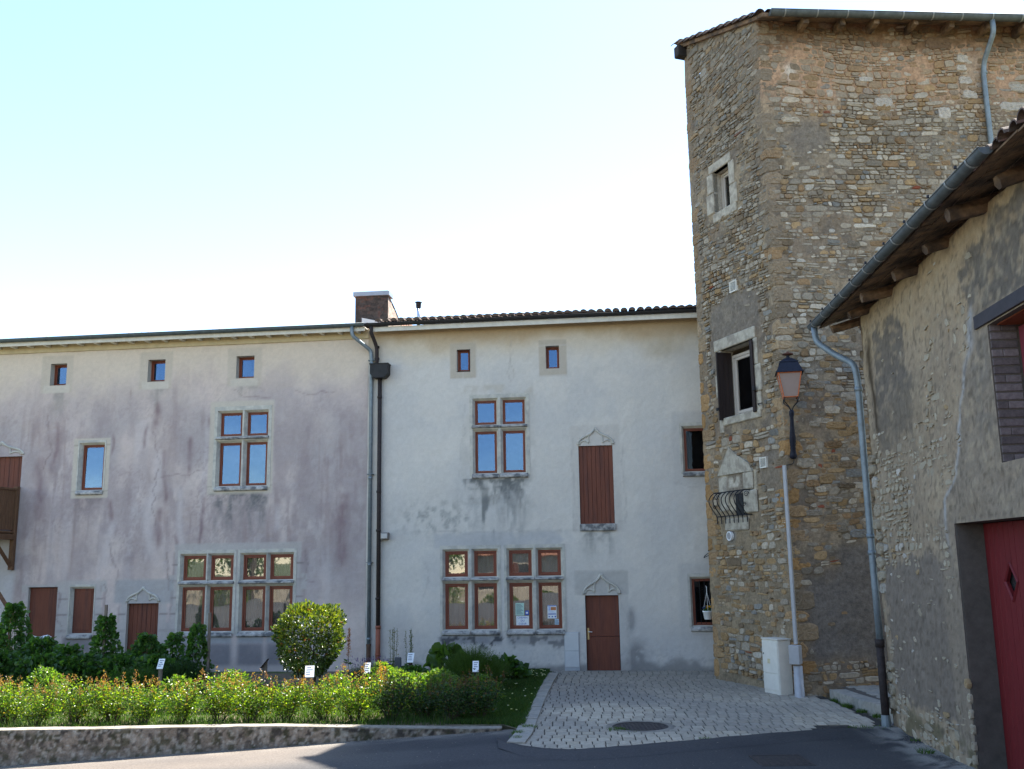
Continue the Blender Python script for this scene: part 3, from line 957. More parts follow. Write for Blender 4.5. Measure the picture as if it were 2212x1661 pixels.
def canal_roof(par, fr, u0, u1, pitch, y0, z0, length, sp, rad, seg, mat, step=0.022):
    m = MB(); rg = random.Random(5)
    n = int((u1 - u0) / sp); k = 7; rows = int(length / seg)
    cp, sp_ = math.cos(pitch), math.sin(pitch)
    for i in range(n + 1):
        uc = u0 + (i + 0.5) * (u1 - u0) / (n + 1)
        for r_ in range(rows):
            du = rg.uniform(-0.008, 0.008); dz = rg.uniform(-0.006, 0.006)
            V = []
            for (t, rr, lift) in ((r_ * seg, rad, step), (r_ * seg, rad * 0.84, step - 0.004), ((r_ + 1) * seg + 0.05, rad * 0.86, 0)):
                for a in range(k):
                    th = math.pi * a / (k - 1)
                    h = rr * math.sin(th) * 0.85 + lift + dz
                    V.append(fr(uc + du + rr * math.cos(th), y0 + t * cp - h * sp_, z0 + t * sp_ + h * cp))
            F = [(a, a + 1, 2 * k + a + 1, 2 * k + a) for a in range(k - 1)] + [(a, k + a, k + a + 1, a + 1) for a in range(k - 1)]
            if r_ == 0: F.append(tuple(range(k, 2 * k)))
            m.add(V, F)
    t = length
    m.add([fr(u, y0 + q * cp + 0.02, z0 + q * sp_ - 0.015) for u, q in ((u0, 0), (u1, 0), (u1, t), (u0, t))], [(0, 1, 2, 3)])
    return put("roof", m, mat, par)


def half_gutter(m, fr, u0, u1, y, z, r, n=8, sections=0):
    """open half-round gutter, thin metal, with joints"""
    L = 2
    for rr in (r, r - 0.006):
        V = []
        for u in (u0, u1):
            for a in range(n + 1):
                th = math.pi * a / n
                V.append(fr(u, y - rr * math.cos(th), z - rr * math.sin(th)))
        m.add(V, [(a, a + 1, n + 1 + a + 1, n + 1 + a) for a in range(n)])
    for u in (u0, u1):
        V = [fr(u, y - r * math.cos(math.pi * a / n), z - r * math.sin(math.pi * a / n)) for a in range(n + 1)]
        m.add(V, [tuple(range(n + 1))])
    m.tube([fr(u0, y - r, z), fr(u1, y - r, z)], 0.011, 6)
    for k in range(sections):
        u = u0 + (u1 - u0) * (k + 0.5) / sections
        V = []
        for du in (-0.012, 0.012):
            for a in range(n + 1):
                th = math.pi * a / n
                V.append(fr(u + du, y - (r + .006) * math.cos(th), z - (r + .006) * math.sin(th)))
        m.add(V, [(a, a + 1, n + 1 + a + 1, n + 1 + a) for a in range(n)])
    return m


def crack(u, z, pts, w=0.016, seed=0, jit=0.10):
    """hairline following a jittered polyline (u, z)"""
    m = np.zeros(len(u))
    uj = u + (vn(u * 3, z * 3, 900 + seed) - .5) * jit + (vn(u * 11, z * 11, 901 + seed) - .5) * jit * .4
    zj = z + (vn(u * 3 + 7, z * 3, 902 + seed) - .5) * jit
    for (a, b), (c, d) in zip(pts[:-1], pts[1:]):
        L2 = (c - a) ** 2 + (d - b) ** 2
        t = np.clip(((uj - a) * (c - a) + (zj - b) * (d - b)) / L2, 0, 1)
        m = np.maximum(m, np.exp(-(((uj - a - t * (c - a)) ** 2 + (zj - b - t * (d - b)) ** 2) / (w * w))))
    return m * (0.5 + 0.6 * vn(u * 5, z * 5, 903 + seed))


def streaks(u, z, a, b, sx, sz, seed):
    return ss(a, b, fbm(u * sx + (vn(u * 2, z * 0.6, seed + 9) - .5) * 0.5, z * sz, seed, 3))


def under(u, z, u0, u1, z0, z1, seed):
    """dirt run-off below a sill: blotchy under the stone, then broken runs that thin out"""
    t = np.clip((z1 - z) / (z1 - z0), 0, 1.5)
    j = (fbm(u * 3, z * 2.2, seed + 5) - .5) * 0.5
    m = ss(u0 - 0.12, u0 + 0.14, u + j) * (1 - ss(u1 - 0.14, u1 + 0.12, u + j)) * (z < z1 + 0.015)
    blot = ss(0.30, 0.62, fbm(u * 4.5, z * 4.5, seed + 2)) * np.clip(1.15 - t * 2.0, 0, 1)
    run = ss(0.40, 0.70, fbm(u * 6.5 + j, z * 0.7, seed, 3)) * np.clip(1.05 - t, 0, 1)
    grain = 0.65 + 0.7 * vn(u * 22, z * 22, seed + 8)
    return np.clip(m * np.maximum(blot, run) * grain, 0, 1)


# ------------------------------------------------------------------ left house
LX = [(-11.72, -11.03), (-10.88, -10.20), (-9.90, -9.21), (-9.09, -8.40)]
CX = [(-10.75, -10.08), (-9.92, -9.28)]
L_OPEN = [(-16.25, -15.72, 8.51, 9.18, .26), (-13.09, -12.54, 8.51, 9.19, .26), (-10.29, -9.73, 8.50, 9.18, .26),
          (-15.14, -14.32, 5.24, 6.70, .06), (-10.86, -9.17, 5.24, 7.62, .05), (-18.35, -16.97, 4.49, 6.35, .16),
          (-16.46, -15.54, 0.10, 2.43, .16), (-15.14, -14.38, 1.06, 2.44, .06), (-13.35, -12.38, 0.05, 1.94, .16),
          (-11.83, -10.09, 1.07, 3.38, .05), (-10.01, -8.29, 1.07, 3.38, .05)]


def paint_left(u, z):
    N = len(u)
    n1 = fbm(u * 0.45, z * 0.45, 1); n2 = fbm(u * 1.6, z * 1.4, 2)
    c = np.tile(np.array([0.575, 0.500, 0.470]), (N, 1))
    c = mixc(c, (0.49, 0.435, 0.425), ss(0.35, 0.65, n1) * 0.8)
    c = mixc(c, (0.62, 0.555, 0.52), ss(0.5, 0.75, n2) * 0.5)
    c = mixc(c, (0.63, 0.555, 0.455), ss(7.6, 9.1, z + (n2 - .5)) * 0.85)
    midz = ss(0.8, 3.0, z) * (1 - ss(6.6, 9.0, z + (n1 - .5) * 2.2 + (n2 - .5) * .8))
    c = mixc(c, (0.33, 0.28, 0.28), streaks(u, z, 0.44, 0.70, 1.8, 0.30, 21) * midz * 0.45)
    c = mixc(c, (0.37, 0.345, 0.355), ss(0.38, 0.66, fbm(u * 0.7, z * 0.45, 29)) * midz * 0.75)
    c = mixc(c, (0.27, 0.205, 0.205), streaks(u, z, 0.56, 0.80, 7.0, 0.55, 22) * midz * ss(0.4, 0.65, fbm(u * .5, z * .5, 31)) * 0.5)
    c = mixc(c, (0.55, 0.52, 0.53), streaks(u, z, 0.60, 0.80, 2.6, 0.13, 23) * (1 - ss(6.5, 8, z)) * 0.45)
    c = mixc(c, (0.31, 0.26, 0.27), ss(0.50, 0.66, fbm(u * 20, z * 13, 24)) * midz * ss(.42, .62, fbm(u * .9, z * .9, 34)) * 0.4)
    c = mixc(c, (0.36, 0.315, 0.32), ss(0.42, 0.66, fbm(u * 2.6, z * 1.3, 36, 5)) * midz * 0.55)
    c = mixc(c, (0.30, 0.255, 0.265), ss(0.5, 0.7, fbm(u * 5.5, z * 2.2, 38, 5)) * midz * ss(.4, .6, n1) * 0.5)
    # narrow dark runs seen one by one
    for uu, za, zb, w, k in ((-13.6, 8.3, 7.9, .05, .8), (-11.2, 5.0, 2.9, .06, .7), (-12.75, 7.9, 6.9, .11, .75), (-13.0, 7.2, 6.2, .06, .6), (-12.35, 6.4, 4.6, .06, .7), (-12.5, 4.7, 3.3, .12, .6),
                             (-11.05, 7.4, 6.0, .06, .8), (-11.6, 6.8, 5.4, .08, .6), (-15.9, 7.4, 5.6, .08, .55), (-16.35, 6.3, 4.2, .16, .55), (-14.0, 5.0, 4.0, .06, .7), (-14.15, 6.9, 6.0, .04, .6), (-11.9, 3.9, 2.2, .05, .6), (-6.95, 5.0, 2.7, .18, .65)):
        cu = uu + (vn(z * 1.2, z * 0 + uu, 77) - .5) * 0.22
        zb2 = zb
        m = np.exp(-((u - cu) / w) ** 2) * ss(zb2, zb2 + 0.5, z) * (1 - ss(za - 0.15, za + 0.1, z)) * (0.45 + 0.8 * vn(u * 14, z * 5, 79))
        c = mixc(c, (0.20, 0.135, 0.15), np.clip(m * k, 0, 1))
    for uu, za, zb, w in ((-12.75, 6.6, 3.0, .17), (-14.05, 4.6, 2.7, .12), (-11.9, 5.5, 2.4, .10), (-9.0, 4.9, 3.7, .10)):
        cu = uu + (vn(z * 0.9, z * 0 + uu, 87) - .5) * 0.35
        m = np.exp(-((u - cu) / w) ** 2) * ss(zb, zb + 0.6, z) * (1 - ss(za - 0.5, za, z))
        c = mixc(c, (0.54, 0.50, 0.50), m * 0.75)
    # run-off under sills
    c = mixc(c, (0.30, 0.29, 0.27), under(u, z, -16.15, -15.7, 7.2, 8.30, 51) * 0.75)
    c = mixc(c, (0.30, 0.29, 0.27), under(u, z, -13.0, -12.5, 7.6, 8.30, 52) * 0.75)
    c = mixc(c, (0.30, 0.29, 0.27), under(u, z, -10.25, -9.7, 7.9, 8.30, 53) * 0.7)
    c = mixc(c, (0.27, 0.235, 0.24), under(u, z, -15.25, -14.45, 3.7, 5.05, 54) * 0.85)
    c = mixc(c, (0.155, 0.16, 0.165), under(u, z, -10.85, -9.2, 3.6, 5.08, 55) * 0.95)
    for a, b in ((-11.8, -11.0), (-10.9, -10.15), (-9.95, -9.2), (-9.1, -8.3)):
        c = mixc(c, (0.20, 0.20, 0.22), box_mask(u, z, a, b, 0.16, 0.80, 0.10) * (0.7 + 0.3 * n2))
        c = mixc(c, (0.36, 0.37, 0.39), box_mask(u, z, a, b, 0.80, 1.06, 0.04))
    c = mixc(c, (0.20, 0.20, 0.22), box_mask(u, z, -15.3, -14.4, 0.55, 1.02, 0.08) * 0.8)
    c = mixc(c, (0.50, 0.47, 0.46), box_mask(u, z, -11.9, -8.0, -0.1, 0.17, 0.05) * 0.6)
    # dressed stone
    st = np.array([0.53, 0.50, 0.43])
    for a, b, p, q in ((-15.33, -14.15, 5.03, 6.82), (-11.04, -9.06, 5.05, 7.80)):
        c = mixc(c, st, box_mask(u, z, a, b, p, q, 0.02) * (0.75 + 0.25 * n2))
    sg = np.array([0.44, 0.43, 0.42])
    rag = (vn(u * 0 + np.floor(z * 2.2), z * 0 + 3, 91) - .5) * 0.25
    for a, b, p, q in ((-12.02, -8.08, 1.05, 3.62), (-15.5, -14.12, 1.0, 2.62), (-13.55, -12.12, 0.0, 1.96), (-16.55, -15.45, 0.0, 2.5)):
        c = mixc(c, sg, box_mask(u, z, a + rag, b - rag, p, q, 0.025) * (0.55 + 0.4 * n2))
    c = mixc(c, (0.36, 0.37, 0.38), box_mask(u, z, -13.75, -11.95, 1.94, 2.62, 0.06) * 0.8)
    for a, b, p, q in ((-16.55, -15.5, 8.27, 9.42), (-13.35, -12.3, 8.27, 9.42), (-10.55, -9.5, 8.25, 9.42)):
        c = mixc(c, (0.50, 0.455, 0.385), box_mask(u, z, a, b, p, q, 0.025) * 0.75)
        c = mixc(c, (0.56, 0.53, 0.47), box_mask(u, z, a + .1, b - .1, p, p + 0.23, 0.02) * 0.8)
    c = mixc(c, (0.50, 0.51, 0.53), (1 - ss(-17.05, -16.85, u)) * (1 - ss(3.6, 4.2, z)) * 0.85)
    # joints of the big stones
    jt = box_mask(u, z, -15.33, -14.15, 6.62, 6.635, 0.012) + box_mask(u, z, -15.33, -14.15, 5.24, 5.255, 0.012) + box_mask(u, z, -11.04, -9.06, 6.72, 6.735, 0.012) + box_mask(u, z, -11.04, -9.06, 5.26, 5.275, 0.012)
    c = mixc(c, (0.22, 0.20, 0.18), np.clip(jt, 0, 1) * 0.6)
    for k, pl in enumerate(([(-12.7, 5.55), (-12.0, 5.62), (-11.3, 5.75)], [(-12.75, 6.9), (-12.6, 6.0), (-12.8, 5.2), (-12.55, 4.2)], [(-16.3, 7.6), (-16.1, 6.5), (-16.25, 5.9)], [(-8.4, 8.1), (-7.7, 7.9), (-7.2, 8.05)], [(-14.0, 3.6), (-13.7, 2.9), (-13.75, 2.4)], [(-8.0, 3.4), (-7.95, 2.6), (-7.8, 2.45)], [(-12.15, 3.4), (-12.1, 2.7), (-12.0, 2.55)], [(-15.7, 2.4), (-15.45, 2.2), (-15.5, 1.5), (-15.3, 1.0)], [(-14.1, 2.5), (-14.05, 1.6), (-14.2, 1.2)], [(-10.3, 8.2), (-10.0, 7.95), (-9.2, 7.85)])):
        c = mixc(c, (0.17, 0.125, 0.135), np.clip(crack(u, z, pl, .020, k, .16), 0, 1) * .5)
    fz = (z * 2.15) % 1.0
    for a, b, p, q in ((-12.02, -11.76, 1.05, 3.4), (-8.34, -8.06, 1.05, 3.4), (-15.5, -15.2, 1.0, 2.5), (-14.32, -14.1, 1.0, 2.5), (-13.6, -13.37, 0.0, 1.9), (-12.36, -12.1, 0.0, 1.9)):
        c = mixc(c, (0.19, 0.165, 0.165), box_mask(u, z, a, b, p, q, .03) * np.exp(-((fz - .5) / .045) ** 2) * .7)
        c = mixc(c, (0.24, 0.19, 0.20), np.exp(-((u - (a if a < -11.9 and a > -13 or a in (-15.5, -13.6) else b) - rag * .8) / .035) ** 2) * box_mask(u, z, -20, 0, p, q, .05) * .45 * n2 * 1.6)
    c *= np.array([1.0, .937, .880]) * (0.94 + 0.10 * vn(u * 16, z * 16, 33))[:, None]
    return c


HL = thing("rendered_house", tuple(FH(-12.2, 0, 0)), -AL, "long house with purple-grey stained render, grey zinc gutter and two rows of mullioned windows", "house")
g = wall_grid(FH, -22.0, JOIN, -0.3, 9.86, 0.045, L_OPEN, paint_left, rough=0.012, seed=4, rev_col=(0.46, 0.43, 0.37))
put("wall", g, M_PLASTER, HL)
bx = MB()
D = 8.0
bx.add([FH(-22, 0.3, -.3), FH(-22, D, -.3), FH(-22, D, 9.8), FH(-22, 0.3, 9.8), FH(JOIN, 0.3, -.3), FH(JOIN, D, -.3), FH(JOIN, D, 9.8), FH(JOIN, 0.3, 9.8)],
       [(0, 1, 2, 3), (4, 5, 6, 7), (1, 5, 6, 2), (0, 1, 5, 4), (3, 2, 6, 7)])
bx.add([FH(-22, 6.2, 9), FH(JOIN, 6.2, 9), FH(JOIN, 6.2, 11.38), FH(-22, 6.2, 11.38)], [(0, 1, 2, 3)])
put("rear_wall", bx, surf("rear_render", (0.3, 0.27, 0.26), var=0.15), HL)
for k, (a, b) in enumerate(((-16.25, -15.72), (-13.09, -12.54), (-10.29, -9.73))):
    window(HL, a, b, 8.51, 9.18, 0.22, fw=0.035, sash=0.04)
surround(HL, [(-15.08, -14.38, 5.28, 6.64)], 0.07, 0.15)
window(HL, -15.08, -14.38, 5.28, 6.64, 0.15)
cl = [(a, b, 5.29, 6.57) for a, b in CX] + [(a, b, 6.77, 7.47) for a, b in CX]
surround(HL, cl, 0.12, 0.14)
for l in cl: window(HL, *l, 0.14)
for pair in (LX[:2], LX[2:]):
    ll = [(a, b, *LO) for a, b in pair] + [(a, b, *UP) for a, b in pair]
    surround(HL, ll, 0.10, 0.12)
    for l in ll: window(HL, *l, 0.12, curtain=True)
surround(HL, [(-15.08, -14.44, 1.10, 2.38)], 0.06, 0.10)
m = MB().bevbox(-15.08, -14.44, 0.12, 0.16, 1.10, 2.38, 0.008, FH).bevbox(-15.0, -14.52, 0.108, 0.12, 1.18, 2.30, 0.006, FH)
put("shutter", m, M_SHUT, HL)
boards(HL, "shutter", -16.46, -15.54, 0.10, 2.43, 0.10, 1, M_SHUT)
boards(HL, "shutter", -18.35, -16.97, 4.49, 6.35, 0.10, 9, M_SHUT)
boards(HL, "door", -13.35, -12.38, 0.05, 1.94, 0.12, 7, M_SHUT)
ogee(HL, -12.87, 0.50, 1.98, 0.42)
ogee(HL, -17.66, 0.72, 6.40, 0.40)
c = MB().prism([(0, 9.53), (0, 9.86)], 0, 0, FH) if False else MB()
c.bevbox(-22, JOIN + 0.02, -0.05, 0.0, 9.54, 9.84, 0.01, FH)
put("cornice", c, M_CORN, HL)
m = MB()
m.box(-22, JOIN - 0.02, -0.34, -0.02, 9.80, 9.83, FH)
m.bevbox(-22, JOIN - 0.02, -0.37, -0.34, 9.70, 9.83, 0.006, FH)
put("fascia", m, M_WHITEWOOD, HL)
u = -21.8
while u < JOIN - 0.1:
    put("rafter_end", MB().bevbox(u, u + 0.10, -0.33, -0.052, 9.685, 9.80, 0.008, FH), M_WHITEWOOD, HL); u += 0.545
m = half_gutter(MB(), FH, -22.0, JOIN - 0.0, -0.45, 9.90, 0.085, sections=42)
put("gutter", m, M_ZINCD, HL, smooth=True)
dp = curve([FH(-6.60, -0.45, 9.82), FH(-6.60, -0.45, 9.56), FH(-6.12, -0.10, 9.16), FH(-6.10, -0.085, 8.9), FH(-6.10, -0.085, 0.72)])
m = MB().tube(dp, 0.055, 12)
for zz in (8.75, 5.4, 2.95, 0.9): m.tube([FH(-6.10, -0.085, zz - .035), FH(-6.10, -0.085, zz + .035)], 0.063, 12)
for zz in (8.85, 5.5, 3.0): m.box(-6.19, -6.01, -0.15, -0.0, zz, zz + 0.02, FH)
put("downpipe", m, M_ZINC, HL, smooth=True)
m = MB().tube([FH(-6.10, -0.085, -0.05), FH(-6.10, -0.085, 0.74)], 0.062, 12).tube([FH(-6.10, -0.085, 0.70), FH(-6.10, -0.085, 0.76)], 0.07, 12)
put("pipe_foot", m, surf("rusty_foot", (0.10, 0.055, 0.035), var=0.4, bump=0.3), HL)
canal_roof(HL, FH, -22, JOIN - 0.05, R(13.2), -0.44, 9.86, 7.2, 0.205, 0.075, 0.42, M_TILEP, step=0.012)
# brick chimney with a sloping back
fc = MB()
fcol = lambda u, z: mixc(mixc(np.tile(np.array([0.085, 0.066, 0.056]), (len(u), 1)), (0.055, 0.045, 0.04), ss(.4, .6, fbm(u * 6, z * 14, 61))), (0.13, 0.065, 0.048), ss(.66, .72, vn(u * 9, np.floor(z * 14) * 3.1, 62)) * .6)


def side_poly(m, u):
    m.add([FH(u, 2.0, 10.35), FH(u, 3.9, 10.75), FH(u, 3.9, 10.85), FH(u, 2.25, 11.40), FH(u, 2.0, 11.40)], [(0, 1, 2, 3, 4)], np.array([0.40, 0.33, 0.26]))


chim = thing("brick_chimney", tuple(FH(-6.7, 2.8, 10.4)), -AL, "squat old brick chimney with a zinc cap where the two roofs meet", "chimney")
fr_ch = lambda u, y, z: FH(u, 2.0 + y, z)
a = wall_grid(fr_ch, -7.22, -6.14, 10.30, 11.42, 0.03, [], fcol, rough=0.03, seed=70)
side = wall_grid(lambda u, y, z: FH(-6.14 - y, 2.0 + u, 10.35 + u * 0.21 + z * (1 - 0.9 * np.clip(u / 1.9, 0, 1) ** 1.3)), 0, 1.9, 0, 1.05, 0.04, [], lambda u, z: np.tile(np.array([0.38, 0.30, 0.24]), (len(u), 1)) * (0.6 + 0.7 * fbm(u * 8, z * 12, 5))[:, None], rough=0.02, seed=71)  # side towards the sun: its light put into a paler brick colour
side2 = wall_grid(lambda u, y, z: FH(-7.22, 2.0 + u, 10.35 + u * 0.21 + z * (1 - 0.9 * np.clip(u / 1.9, 0, 1) ** 1.3)), 0, 1.9, 0, 1.05, 0.2, [], lambda u, z: np.tile(np.array([0.2, 0.14, 0.1]), (len(u), 1)), rough=0.0, seed=71)
back = wall_grid(lambda u, y, z: FH(u, 2.0 + z * 1.9, 10.35 + z * 1.9 * 0.21 + 1.05 * (1 - 0.9 * z ** 1.3)), -7.22, -6.14, 0, 1, 0.1, [], lambda u, z: np.tile(np.array([0.2, 0.14, 0.1]), (len(u), 1)), rough=0.0, seed=71)
put("stack", join(a, side, side2, back), M_BRICK, chim)
m = MB().bevbox(-7.28, -6.10, 1.93, 2.5, 11.42, 11.57, 0.01, FH)
put("cap", m, M_LEAD, chim)
m = MB().add([FH(-6.98, 1.96, 10.46), FH(-6.2, 1.7, 10.44), FH(-6.2, 1.45, 10.42), FH(-6.98, 1.92, 10.70)], [(0, 1, 2, 3)])
put("flashing", m, surf("white_flashing", (0.7, 0.7, 0.68), var=0.05, bump=0.0), chim)

# ------------------------------------------------------------------ right house
RX = [(-3.95, -3.30), (-3.12, -2.48), (-2.13, -1.49), (-1.31, -0.67)]
RC = [(-3.06, -2.43), (-2.25, -1.61)]
R_OPEN = [(-3.57, -3.19, 8.45, 9.12, .26), (-0.96, -0.57, 8.43, 9.10, .26), (-3.17, -1.50, 5.42, 7.72, .05), (-0.09, 0.87, 3.97, 6.16, .16),
          (-4.05, -2.38, 1.07, 3.38, .05), (-2.23, -0.57, 1.07, 3.38, .05), (-0.02, 0.90, 0.0, 2.02, .18), (2.78, 3.78, 5.30, 6.67, .05), (2.81, 3.81, 1.12, 2.52, .05)]


def paint_right(u, z):
    N = len(u)
    n1 = fbm(u * 0.4, z * 0.4, 101); n2 = fbm(u * 1.5, z * 1.5, 102)
    c = np.tile(np.array([0.600, 0.585, 0.530]), (N, 1))
    c = mixc(c, (0.53, 0.53, 0.505), ss(0.35, 0.65, n1) * 0.7)
    c = mixc(c, (0.655, 0.63, 0.56), ss(0.45, 0.7, n2) * 0.5)
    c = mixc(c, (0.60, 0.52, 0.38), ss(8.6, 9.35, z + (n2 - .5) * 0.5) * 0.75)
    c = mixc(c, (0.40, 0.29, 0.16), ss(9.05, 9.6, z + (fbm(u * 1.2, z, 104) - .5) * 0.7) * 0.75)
    c = mixc(c, (0.37, 0.31, 0.20), np.exp(-((u - 2.4) / 0.6) ** 2 - ((z - 8.9) / 0.35) ** 2) * 0.55 * (0.4 + n2))
    # dirt
    c = mixc(c, (0.135, 0.145, 0.14), under(u, z, -3.3, -1.55, 3.7, 5.30, 111) * 0.95)
    sp = np.exp(-((u + 2.6) / 0.75) ** 2 - ((z - 4.3) / 0.75) ** 2)
    c = mixc(c, (0.16, 0.17, 0.165), np.clip(sp * ss(0.42, 0.66, fbm(u * 5, z * 1.2, 112)) * 1.2, 0, 0.85))
    sp2 = np.exp(-((u + 4.1) / 1.0) ** 2 - ((z - 4.2) / 0.45) ** 2)
    c = mixc(c, (0.27, 0.28, 0.265), np.clip(sp2 * ss(0.36, 0.70, fbm(u * 9, z * 6, 113)) * 1.1, 0, 0.6) * (.5 + .8 * vn(u * 24, z * 24, 114)))
    c = mixc(c, (0.20, 0.21, 0.20), under(u, z, -0.05, 0.85, 2.9, 3.80, 114) * 0.75)
    for a, b, k in ((-4.05, -3.2, .9), (-3.15, -2.35, .9), (-2.2, -1.4, .6), (-1.35, -0.6, .6)):
        c = mixc(c, (0.22, 0.235, 0.26), box_mask(u, z, a, b, 0.72, 1.02, 0.07) * k * (0.45 + 0.7 * fbm(u * 5, z * 5, 115)))
        c = mixc(c, (0.07, 0.075, 0.085), box_mask(u, z, a - .05, b + .05, 0.60, 1.05, 0.1) * ss(0.55, 0.66, fbm(u * 8, z * 8, 116)) * k)
    c = mixc(c, (0.20, 0.20, 0.19), ss(0.30, 0.05, z + (fbm(u * 2.5, z * 3, 117) - .5) * 0.5) * 0.75)
    c = mixc(c, (0.27, 0.27, 0.26), np.clip(np.exp(-((u - 1.33) / .25) ** 2 - ((z - .35) / .4) ** 2) * ss(.38, .55, fbm(u * 4, z * 4, 118)) * 1.4, 0, .9))
    c = mixc(c, (0.30, 0.30, 0.29), np.clip(np.exp(-((u - 1.22) / .10) ** 2 - ((z - 1.35) / .3) ** 2) * ss(.35, .5, fbm(u * 6, z * 4, 119)) * 1.4, 0, .9))
    c = mixc(c, (0.34, 0.30, 0.30), np.exp(-((u + 5.2) / 0.5) ** 2) * ss(2.0, 0.6, z) * 0.3)
    # dressed stones
    for a, b, p, q in ((-3.78, -2.99, 8.24, 9.30), (-1.15, -0.36, 8.22, 9.27)):
        c = mixc(c, (0.46, 0.415, 0.335), box_mask(u, z, a, b, p, q, 0.015) * 0.85)
        jm = box_mask(u, z, a, b, p + .22, p + .235, .01) + box_mask(u, z, a, b, q - .18, q - .165, .01) + box_mask(u, z, (a + b) / 2 - .01, (a + b) / 2 + .01, p, p + .22, .01)
        c = mixc(c, (0.55, 0.52, 0.46), np.clip(jm, 0, 1) * 0.7)
    c = mixc(c, (0.50, 0.47, 0.40), box_mask(u, z, -3.35, -1.35, 7.70, 8.02, 0.05) * ss(.35, .6, fbm(u * 3, z * 3, 121)) * 0.8)
    c = mixc(c, (0.50, 0.485, 0.43), box_mask(u, z, -3.45, -1.3, 5.3, 7.8, 0.08) * ss(.4, .6, fbm(u * 2, z * 2, 122)) * 0.5)
    c = mixc(c, (0.52, 0.50, 0.45), (box_mask(u, z, -0.30, 1.08, 3.75, 6.75, 0.04)) * 0.6 * (0.4 + n2))
    c = mixc(c, (0.44, 0.435, 0.40), box_mask(u, z, -0.29, 1.17, 2.03, 2.68, 0.025) * 0.8)
    c = mixc(c, (0.50, 0.49, 0.45), box_mask(u, z, 0.90, 1.17, 0.0, 2.03, 0.03) * 0.5)
    c = mixc(c, (0.44, 0.45, 0.45), box_mask(u, z, -4.25, -0.35, 3.36, 3.80, 0.06) * ss(.36, .55, fbm(u * 2.2, z * 2.5, 123)) * 0.7)
    for a, b, p, q in ((2.55, 4.2, 5.0, 7.05), (2.55, 4.2, 0.8, 2.85)):
        c = mixc(c, (0.47, 0.47, 0.45), box_mask(u, z, a, b, p, q, 0.04) * 0.5)
    # hairline crack
    cr = np.exp(-((u + 1.95 + 0.25 * (z - 8.5) * 0.25 + (vn(z * 3, z * 0, 125) - .5) * .12) / 0.018) ** 2) * box_mask(u, z, -3, 0, 8.2, 9.5, .1)
    c = mixc(c, (0.33, 0.29, 0.25), cr * 0.4)
    for k, pl in enumerate(([(-1.95, 9.3), (-2.05, 8.7), (-2.0, 8.1)], [(-4.4, 3.84), (-3.4, 3.80), (-2.4, 3.84), (-1.2, 3.80), (-0.6, 3.86)], [(2.5, 5.0), (3.2, 4.9)], [(-4.5, 3.0), (-4.4, 2.4), (-4.55, 1.8)], [(1.17, 6.2), (1.15, 4.0), (-0.3, 3.75)], [(-0.3, 6.3), (-0.3, 3.8)], [(-3.55, 5.35), (-3.45, 6.4), (-3.3, 7.5)], [(0.92, 2.0), (1.16, 1.4), (1.13, 0.4)])):
        c = mixc(c, (0.36, 0.345, 0.32), np.clip(crack(u, z, pl, .020, 40 + k, .16), 0, 1) * .45)
    ft = ss(.55, .75, fbm(u * 14, z * 14, 141)) * ss(0.9, 0.1, z)
    c = mixc(c, (0.30, 0.295, 0.28), ft * .5)
    c *= np.array([.98, .93, .905]) * (0.94 + 0.09 * vn(u * 16, z * 16, 133))[:, None]
    return c


HR = thing("rendered_house", tuple(FH(-1.0, 0, 0)), -AL, "blue-grey rendered house with a dark gutter, between the purple-stained house and the stone tower", "house")
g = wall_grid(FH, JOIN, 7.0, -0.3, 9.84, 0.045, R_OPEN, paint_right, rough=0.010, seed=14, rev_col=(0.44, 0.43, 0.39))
put("wall", g, M_PLASTER, HR)
bx = MB()
bx.add([FH(7, 0.0, -.3), FH(7, D, -.3), FH(7, D, 9.8), FH(7, 0.0, 9.8), FH(JOIN + .02, D, -.3), FH(JOIN + .02, D, 9.8), FH(JOIN + .02, .3, -.3), FH(JOIN + .02, .3, 9.8), FH(7, .3, 9.8)], [(0, 1, 2, 3), (4, 1, 2, 5), (6, 0, 1, 4), (7, 8, 2, 5)])
bx.add([FH(7, 6.2, 9), FH(JOIN, 6.2, 9), FH(JOIN, 6.2, 11.38), FH(7, 6.2, 11.38)], [(0, 1, 2, 3)])
put("rear_wall", bx, surf("rear_render", (0.3, 0.27, 0.26)), HR)
window(HR, -3.57, -3.19, 8.45, 9.12, 0.20, fw=0.035, sash=0.04)
window(HR, -0.96, -0.57, 8.43, 9.10, 0.20, fw=0.035, sash=0.04)
cl = [(a, b, 5.47, 6.67) for a, b in RC] + [(a, b, 6.87, 7.57) for a, b in RC]
surround(HR, cl, 0.11, 0.12)
for l in cl: window(HR, *l, 0.12)
for pair in (RX[:2], RX[2:]):
    ll = [(a, b, *LO) for a, b in pair] + [(a, b, *UP) for a, b in pair]
    surround(HR, ll, 0.10, 0.11)
    for l in ll: window(HR, *l, 0.11, curtain=True)
surround(HR, [(2.87, 3.70, 5.37, 6.58)], 0.09, 0.12)
window(HR, 2.87, 3.70, 5.37, 6.58, 0.12, glass=M_DGLASS)
surround(HR, [(2.90, 3.73, 1.19, 2.43)], 0.09, 0.12)
window(HR, 2.90, 3.73, 1.19, 2.43, 0.12, glass=M_DGLASS)
m = MB()
for k in range(6): m.tube([FH(2.98 + k * 0.13, 0.10, 1.22), FH(2.98 + k * 0.13, 0.10, 2.40)], 0.008, 6)
put("window_bar", m, M_IRON, HR)
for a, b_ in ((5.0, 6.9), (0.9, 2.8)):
    put("dark_backing_panel", MB().box(2.5, 4.3, 0.45, 0.5, a, b_, FH), surf("black_panel", (0.006, 0.006, 0.007), bump=0.0), HR)  # black panel added behind the panes to darken the view inside
